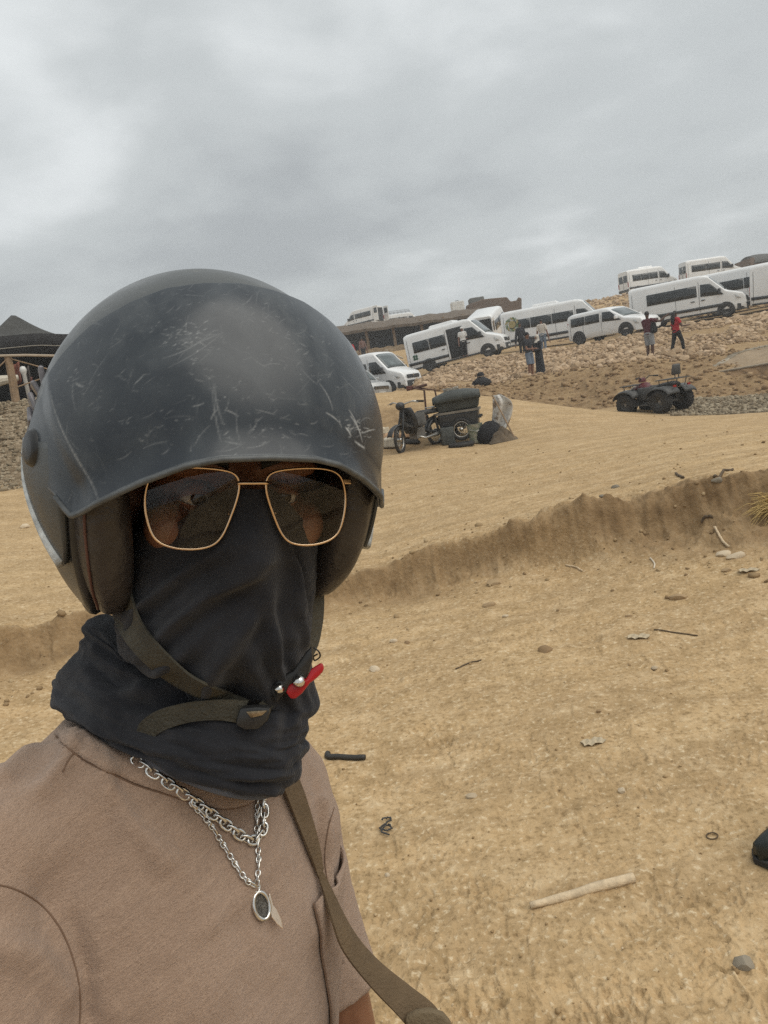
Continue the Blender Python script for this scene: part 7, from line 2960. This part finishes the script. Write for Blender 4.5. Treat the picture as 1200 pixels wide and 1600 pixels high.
# rubble on the brown cut and upper slope
x, y, z, s, az, rg = slope_points(1300, 32, 650, 1290, 6.0, 7.05)
scatter('earth_clods', x, y, z, np.clip(rg.lognormal(-3.0, 0.5, len(x)), 0.02, 0.14), mat_scatter('brown_clods', [(0.1, (0.19, 0.122, 0.066)), (0.6, (0.29, 0.195, 0.11)), (1.0, (0.42, 0.30, 0.18))]), slope, ROCKS[:5], rg)
x, y, z, s, az, rg = slope_points(2600, 33, 860, 1290, 9.15, 10.98)
scatter('upper_rubble', x, y, z, np.clip(rg.lognormal(-2.0, 0.4, len(x)), 0.06, 0.4), M_STONES, slope, ROCKS, rg)
# gravel on the left bank and in the hollow on the right
M_GRAV = mat_scatter('grey_gravel_stones', [(0.1, (0.12, 0.09, 0.055)), (0.5, (0.24, 0.195, 0.135)), (1.0, (0.42, 0.36, 0.26))])
x, y, z, s, az, rg = slope_points(1600, 34, -60, 150, 3.95, 5.1, 690)
scatter('bank_gravel', x, y, z, np.clip(rg.lognormal(-3.5, 0.45, len(x)), 0.012, 0.09), M_GRAV, None, ROCKS[:6], rg).name = 'bank_gravel'
x, y, z, s, az, rg = slope_points(2400, 35, 1040, 1260, 4.98, 5.95, 630)
k = az > 0.385
scatter('hollow_gravel', x[k], y[k], z[k], np.clip(rg.lognormal(-3.3, 0.35, len(x)), 0.02, 0.09)[k], M_GRAV, None, ROCKS[:6], rg)

# ------------------------------------------------------------------ path parapet at the right
pp0 = spot(1105, 581, 27.5)
par = empty('stone_parapet', pp0, label='low pale stone kerb wall climbing beside the path at the right', cat='wall')
O_ = -Vector(pp0)
M_KERB = mat_stone('pale_kerb_stone', [(0.1, (0.20, 0.165, 0.12)), (0.6, (0.30, 0.26, 0.20)), (1.0, (0.40, 0.36, 0.29))])
path_px = [(1100, 584, 27.0), (1118, 572, 27.6), (1135, 561, 28.2), (1152, 551, 28.8), (1172, 545, 29.2), (1192, 541, 29.5), (1215, 537, 29.8), (1250, 531, 30.2)]
P = spline([at_range(*q) for q in path_px], 18)
for a, b in zip(P, P[1:]):
    mb = MB()
    d = (b - a)
    L = d.length
    mb.box((0, 0, 0), (L * 0.96, 0.28, 0.26))
    for i, v in enumerate(mb.v):
        mb.v[i] = (v[0] + random.uniform(-0.02, 0.02), v[1] + random.uniform(-0.03, 0.03), v[2] + random.uniform(-0.02, 0.02))
    o = mb.build('kerb_stone', M_KERB, bevel=0.03)
    place_on(o, a.lerp(b, 0.5) - Vector((0, 0, 0.12)), d)
    bpy.context.view_layer.update()
    child(o, par)
low = spline([at_range(*q) for q in ((1100, 585, 26.9), (1130, 580, 26.6), (1165, 574, 26.3), (1200, 568, 26.0), (1250, 560, 25.7))], 18)
mb = MB()
rows = [[a + O_ - Vector((0, 0, 0.04)), a.lerp(b, 0.5) + O_, b + O_ - Vector((0, 0, 0.02))] for a, b in zip(low, P)]
mb.grid(rows)
o = mb.build('path_surface', simple('trodden_grey_path', (0.29, 0.215, 0.135), 0.95, var=0.2, scale=2, bump=0.4), par)
modify(o, 'SOLIDIFY', thickness=0.25, offset=-1)
mb = MB()
mb.tube([a + O_ for a in low], 0.035, 6)
mb.build('path_edge', simple('pale_path_edge', (0.33, 0.28, 0.21), 0.95), par)
mb = MB()
rows = []
for i, a in enumerate(low):
    g = gz(a.x, a.y - 0.9)
    rows.append([a + O_ - Vector((0, 0, 0.02)), Vector((a.x, a.y - 0.25, lerp(a.z, g, 0.4))) + O_ + Vector((0.1 * math.sin(i * 2.1), 0.12 * math.sin(i * 1.3), 0)), Vector((a.x, a.y - 0.6 + 0.1 * math.sin(i), lerp(a.z, g, 0.8))) + O_, Vector((a.x, a.y - 1.0, g - 0.25)) + O_])
mb.grid(rows)
o = mb.build('earth_face', simple('cut_earth', (0.215, 0.135, 0.068), 0.97, var=0.35, scale=2.2, bump=0.9, bscale=6), par, smooth=True)
modify(o, 'SUBSURF', levels=2, render_levels=2)

# ------------------------------------------------------------------ things lying on the ground
PEB = [rock_mesh('pebble', 50 + k, 2, 0.3, 0.62) for k in range(6)]
for me in PEB:
    me.polygons.foreach_set('use_smooth', [True] * len(me.polygons))
    me.set_sharp_from_angle(angle=R(32))
M_PALE = mat_stone('pale_limestone', [(0.2, (0.40, 0.32, 0.22)), (1.0, (0.66, 0.55, 0.40))], 0.003)
M_TANR = mat_stone('tan_rock', [(0.2, (0.25, 0.165, 0.09)), (1.0, (0.40, 0.29, 0.17))], 0.003)
M_GREYR = mat_stone('grey_rock', [(0.2, (0.14, 0.125, 0.10)), (1.0, (0.30, 0.26, 0.20))], 0.003)
for (px, py, wpx, hpx, mat, lab) in (
        (1150, 870, 32, 16, M_PALE, 'largest pale oval stone at the foot of the earth bank, right'),
        (1131, 866, 24, 10, M_PALE, 'pale flat stone touching the largest pale oval stone'),
        (1136, 891, 18, 8, M_TANR, 'buff stone just below the two pale stones by the bank'),
        (1060, 934, 30, 13, M_TANR, 'tan rounded stone lying alone below the bank at the right'),
        (764, 946, 26, 13, M_TANR, 'tan stone at the foot of the bank near the middle'),
        (775, 911, 34, 12, M_TANR, 'flat buff slab half buried below the bank'),
        (585, 1047, 22, 14, M_PALE, 'pale stone right of the red chin-strap tab'),
        (615, 1002, 16, 11, M_PALE, 'small pale stone above and right of the red tab'),
        (636, 1005, 12, 8, M_TANR, 'small tan stone beside the small pale stone near the chin'),
        (737, 1245, 20, 14, M_PALE, 'pale rounded pebble in the middle of the sand'),
        (972, 1236, 14, 12, M_PALE, 'white pebble with dark shadow right of the middle sand'),
        (605, 1368, 10, 8, M_PALE, 'tiny round white pebble near the rider sleeve'),
        (1162, 1506, 30, 22, M_GREYR, 'jagged grey rock near the lower right corner'),
        (936, 1112, 9, 8, M_TANR, 'small reddish brown pebble in the upper sand'),
        (851, 1016, 28, 9, M_TANR, 'low earth clod in the sand below the bank'),
        (961, 762, 16, 9, M_GREYR, 'dark squared stone lying on the track'),
        (941, 776, 14, 6, M_GREYR, 'dark flat stone left of the squared stone on the track'),
        (1120, 751, 18, 12, M_GREYR, 'dark angular clod on the edge of the bank at the right'),
        (38, 824, 22, 8, M_PALE, 'white flat stone left of the helmet cheek'),
        (1022, 1044, 12, 5, M_PALE, 'thin white chip in the sand at the right'),
        (982, 963, 12, 7, M_TANR, 'small tan chip above the thin white chip'),
        (790, 963, 12, 6, M_PALE, 'small white chip beside the tan stone near the middle')):
    p = on_ground(px, py)
    d = (p - CAM).length
    wpx *= 0.9
    o = link_mesh('stone', PEB[random.randrange(6)], mat, label=lab, cat='stone', group='loose stones on the sand')
    if not o.data.materials or o.data.materials[0] != mat:
        o.data = o.data.copy()
        o.data.materials.clear()
        o.data.materials.append(mat)
    a = wpx * d / FPX / 2
    o.scale = (a, a * random.uniform(0.7, 0.9), max(a * 0.45, hpx * d / FPX / 2 * 0.9) / 0.62)
    o.location = (p.x, p.y, p.z + a * 0.06)
    o.rotation_euler = (random.uniform(-0.2, 0.2), random.uniform(-0.2, 0.2), -0.16 + random.uniform(-0.25, 0.25))

# pebble litter, nobody could count it
rg = np.random.default_rng(77)
n = 1500
rr_ = 1.4 * np.exp(rg.random(n) * 2.35)
aa = rg.uniform(-0.66, 0.72, n)
xs, ys = rr_ * np.sin(aa), rr_ * np.cos(aa)
zs = land(xs, ys)[0]
scatter('pebble_litter', xs, ys, zs, np.clip(rg.lognormal(-5.75, 0.5, n), 0.0015, 0.011), mat_scatter('sand_pebbles', [(0.1, (0.20, 0.125, 0.06)), (0.6, (0.40, 0.28, 0.15)), (0.85, (0.5, 0.38, 0.23)), (1.0, (0.66, 0.56, 0.42))], 40), None, [rock_mesh('grit', 90 + k, 1, 0.3, 0.7) for k in range(5)], rg)
n = 420
rr_ = rg.uniform(6.3, 20, n)
aa = rg.uniform(-0.66, 0.72, n)
xs, ys = rr_ * np.sin(aa), rr_ * np.cos(aa)
scatter('track_litter', xs, ys, land(xs, ys)[0], np.clip(rg.lognormal(-4.6, 0.5, n), 0.005, 0.035), mat_scatter('track_pebbles', [(0.1, (0.13, 0.08, 0.042)), (0.6, (0.30, 0.20, 0.10)), (1.0, (0.50, 0.38, 0.23))], 20), None, ROCKS[:5], rg)
# clods fallen from the bank
n = 420
aa = rg.uniform(-0.66, 0.75, n)
k_ = ((aa - AZ_D[0]) / (AZ_D[1] - AZ_D[0])).astype(int)
rr_ = FR[0, k_] + rg.normal(0.05, 0.38, n)
xs, ys = rr_ * np.sin(aa), rr_ * np.cos(aa)
scatter('bank_clods', xs, ys, land(xs, ys)[0], np.clip(rg.lognormal(-4.7, 0.6, n), 0.004, 0.035), mat_scatter('bank_crumbs', [(0.1, (0.20, 0.13, 0.07)), (0.6, (0.33, 0.235, 0.13)), (1.0, (0.46, 0.35, 0.21))], 20), None, ROCKS[:5], rg)


def ground_tube(pts, rad, name, mat, lab, cat, lift=0.6, n=24, jit=0.0, straight=False):
    P = spline([on_ground(x, y) for x, y in pts], n)
    if straight:
        A0, B0 = P[0].copy(), P[-1].copy()
        for i, p in enumerate(P):
            q = A0.lerp(B0, i / (n - 1))
            P[i] = q.lerp(p, 0.35)
    c = P[n // 2].copy()
    for i, p in enumerate(P):
        zg_ = gz(p.x, p.y) if not straight else lerp(gz(P[0].x, P[0].y), gz(P[-1].x, P[-1].y), i / (n - 1))
        p.z = zg_ + (rad if not isinstance(rad, (list, tuple)) else rad[0]) * lift
        if jit:
            p += Vector((random.uniform(-jit, jit), random.uniform(-jit, jit), abs(random.uniform(0, jit))))
    mb = MB()
    rads = rad if not isinstance(rad, (list, tuple)) else [float(np.interp(i / (n - 1), np.linspace(0, 1, len(rad)), rad)) for i in range(n)]
    mb.tube([p - c for p in P], rads, 8)
    o = mb.build(name, mat, smooth=True, label=lab, cat=cat)
    o.location = c
    return o


M_STICK = simple('barkless_stick_wood', (0.56, 0.44, 0.29), 0.8, var=0.25, scale=30, bump=0.4, bscale=90)
M_TWIG = simple('dark_twig', (0.10, 0.07, 0.042), 0.9, var=0.3, scale=30)
ground_tube(((829, 1419), (870, 1408), (915, 1395), (940, 1386), (965, 1382), (991, 1375)), (0.010, 0.013, 0.014, 0.0155, 0.016, 0.015), 'wooden_stick', M_STICK, 'bare pale wooden stick lying on the sand at lower right', 'stick', 0.9, straight=True)
ground_tube(((513, 1180), (512, 1184), (518, 1186), (545, 1187), (571, 1187)), (0.013, 0.014, 0.013, 0.013, 0.013), 'black_pipe', simple('black_rubber_pipe', (0.030, 0.028, 0.024), 0.6), 'short black pipe with a hooked end lying right of the gaiter', 'pipe', 0.9)
ground_tube(((597, 1283), (606, 1279), (612, 1282), (604, 1289), (594, 1296), (603, 1299), (612, 1296), (606, 1291), (597, 1301), (610, 1306)), 0.0032, 'wire_tangle', M_BIKE, 'small tangle of dark wire on the sand beside the rider shoulder', 'wire', 1.2, 60, 0.004)
ground_tube([(1113 + 9 * math.cos(a), 1307 + 5 * math.sin(a)) for a in np.linspace(0, 6.0, 10)], 0.0022, 'wire_ring', M_TWIG, 'thin wire ring lying on the sand at the right', 'ring', 1.0, 40)
ground_tube(((1022, 889), (1023, 882), (1019, 876), (1016, 873)), 0.0055, 'curved_root', simple('white_root', (0.58, 0.52, 0.42), 0.8), 'white curved root sticking out below the bank', 'root', 1.0)
ground_tube(((1116, 747), (1128, 741), (1145, 735)), 0.010, 'dry_twig', M_TWIG, 'dark curved twig on the rim of the bank at the right', 'twig', 1.0)
ground_tube(((1056, 741), (1068, 748)), 0.010, 'dry_twig', M_TWIG, 'short dark twig left of the curved one on the bank rim', 'twig', 1.0)
ground_tube(((1096, 818), (1114, 810)), 0.010, 'dry_twig', M_TWIG, 'dark twig stuck in the face of the bank', 'twig', 1.2)
ground_tube(((1116, 826), (1128, 845), (1139, 856)), 0.009, 'dry_twig', M_STICK, 'pale thin twig running down the bank face above the pale stones', 'twig', 1.2)
ground_tube(((884, 884), (898, 887), (910, 893)), 0.007, 'dry_twig', M_STICK, 'pale bent twig at the foot of the bank', 'twig', 1.0)
ground_tube(((712, 1046), (735, 1036), (752, 1032)), 0.004, 'dry_twig', M_TWIG, 'thin twig in the sand right of the chin', 'twig', 1.0)
ground_tube(((1022, 985), (1060, 990), (1090, 994)), 0.004, 'dry_twig', M_TWIG, 'long thin twig in the sand under the tan stone', 'twig', 1.0)
# scraps of paper
for (px, py, w_, lab) in ((927, 1161, 0.05, 'crumpled white paper scrap in the upper sand'), (998, 996, 0.06, 'dirty white scrap beside a thin twig'), (1170, 892, 0.06, 'torn white scrap right of the pale stones')):
    p = on_ground(px, py)
    mb = MB()
    mb.grid([[Vector((lerp(-w_, w_, i / 6), lerp(-w_ * 0.5, w_ * 0.5, j / 4), 0.006 * (math.sin(i * 2.3 + j * 1.1) + 1))) for i in range(7)] for j in range(5)])
    o = mb.build('paper_scrap', simple('dirty_paper', (0.46, 0.38, 0.26), 0.9), label=lab, cat='paper', group='scraps on the sand')
    modify(o, 'SOLIDIFY', thickness=0.002)
    o.location = (p.x, p.y, p.z + 0.002)
    o.rotation_euler = (0, 0, random.uniform(-0.4, 0.4))
# straw tuft at the right edge of the picture
p = on_ground(1206, 800)
tuft = empty('straw_tuft', p, label='tuft of yellow straw on the bank at the right edge', cat='straw')
M_STRAW = simple('yellow_straw', (0.50, 0.36, 0.14), 0.8, var=0.3, scale=30)
mb = MB()
for k in range(130):
    a = random.uniform(-0.6, 0.9)
    L = random.uniform(0.10, 0.24)
    b = Vector((random.uniform(-0.02, 0.10), random.uniform(-0.05, 0.05), random.uniform(0, 0.06)))
    d = Vector((-math.cos(a), random.uniform(-0.5, 0.3), math.sin(a) * 0.9 + 0.25)).normalized()
    mb.tube([b, b + d * L * 0.6, b + d * L + Vector((-0.01, 0, -0.05 * L / 0.2))], [0.0028, 0.0022, 0.0008], 4)
mb.build('stalks', M_STRAW, tuft)
mb = MB()
for k in range(90):
    b = Vector((random.uniform(0.02, 0.30), random.uniform(-0.12, 0.12), random.uniform(0, 0.10)))
    d = Vector((random.uniform(-1, 1), random.uniform(-1, 1), random.uniform(-0.1, 0.5))).normalized()
    mb.tube([b, b + d * 0.16], [0.0026, 0.001], 4)
mb.build('loose_straw', M_STRAW, tuft)
# unidentified dark rounded thing, built as a rubber boot toe, at the right edge
p = on_ground(1216, 1338)
bt = empty('boot_shaped_object', p, label='dark rounded object shaped like a rubber boot tip, entering at the right edge of the picture', cat='boot')
bt.rotation_euler = (0, 0, R(8))
rows = []
for t in np.linspace(0, 1, 10):
    x = lerp(-0.075, 0.24, t)
    w_ = 0.052 * math.sin(min(1, t * 2.6 + 0.12) * PI / 2) ** 0.7 * (0.88 if t > 0.55 else 1)
    h = 0.050 + 0.030 * math.sin(min(1, t * 2.0 + 0.1) * PI / 2) + 0.05 * t
    rows.append([Vector((x, w_ * math.cos(a), 0.015 + (h * max(0, math.sin(a)) ** 0.8 if math.sin(a) > 0 else 0.012 * math.sin(a)))) for a in np.linspace(0, 2 * PI, 20, endpoint=False)])
mb = MB()
mb.grid(rows, close_u=True)
mb.f += [tuple(range(20)), tuple(9 * 20 + j for j in range(20))]
mb.mi += [0, 0]
M_BOOT = simple('black_green_rubber', (0.014, 0.018, 0.016), 0.4, var=0.3)
mb.build('foot', M_BOOT, bt, smooth=True)
mb = MB()
mb.lathe([(0.060, 0.06), (0.062, 0.16), (0.072, 0.32), (0.066, 0.32), (0.055, 0.1)], (0.19, 0, 0), n=20)
mb.build('shaft', M_BOOT, bt, smooth=True)
mb = MB()
mb.prism([(x, y) for x, y in ((-0.085, 0), (-0.06, 0.045), (0.02, 0.060), (0.25, 0.050), (0.26, 0), (0.25, -0.050), (0.02, -0.060), (-0.06, -0.045))], -0.005, 0.016, 'Z')
mb.build('sole', M_TYRE, bt, bevel=0.004)

# ------------------------------------------------------------------ thin haze over the land
hz = MB()
hz.box((0, 0, 5.5), (6400, 6400, 27))
haze = hz.build('haze', None, kind='stuff')
hm = bpy.data.materials.new('thin_haze')
hm.use_nodes = True
hm.node_tree.nodes.clear()
ho = hm.node_tree.nodes.new('ShaderNodeOutputMaterial')
hv = hm.node_tree.nodes.new('ShaderNodeVolumePrincipled')
hv.inputs['Color'].default_value = (0.92, 0.93, 0.93, 1)
hv.inputs['Density'].default_value = 0.0022
hv.inputs['Anisotropy'].default_value = 0.2
hm.node_tree.links.new(hv.outputs[0], ho.inputs['Volume'])
haze.data.materials.append(hm)
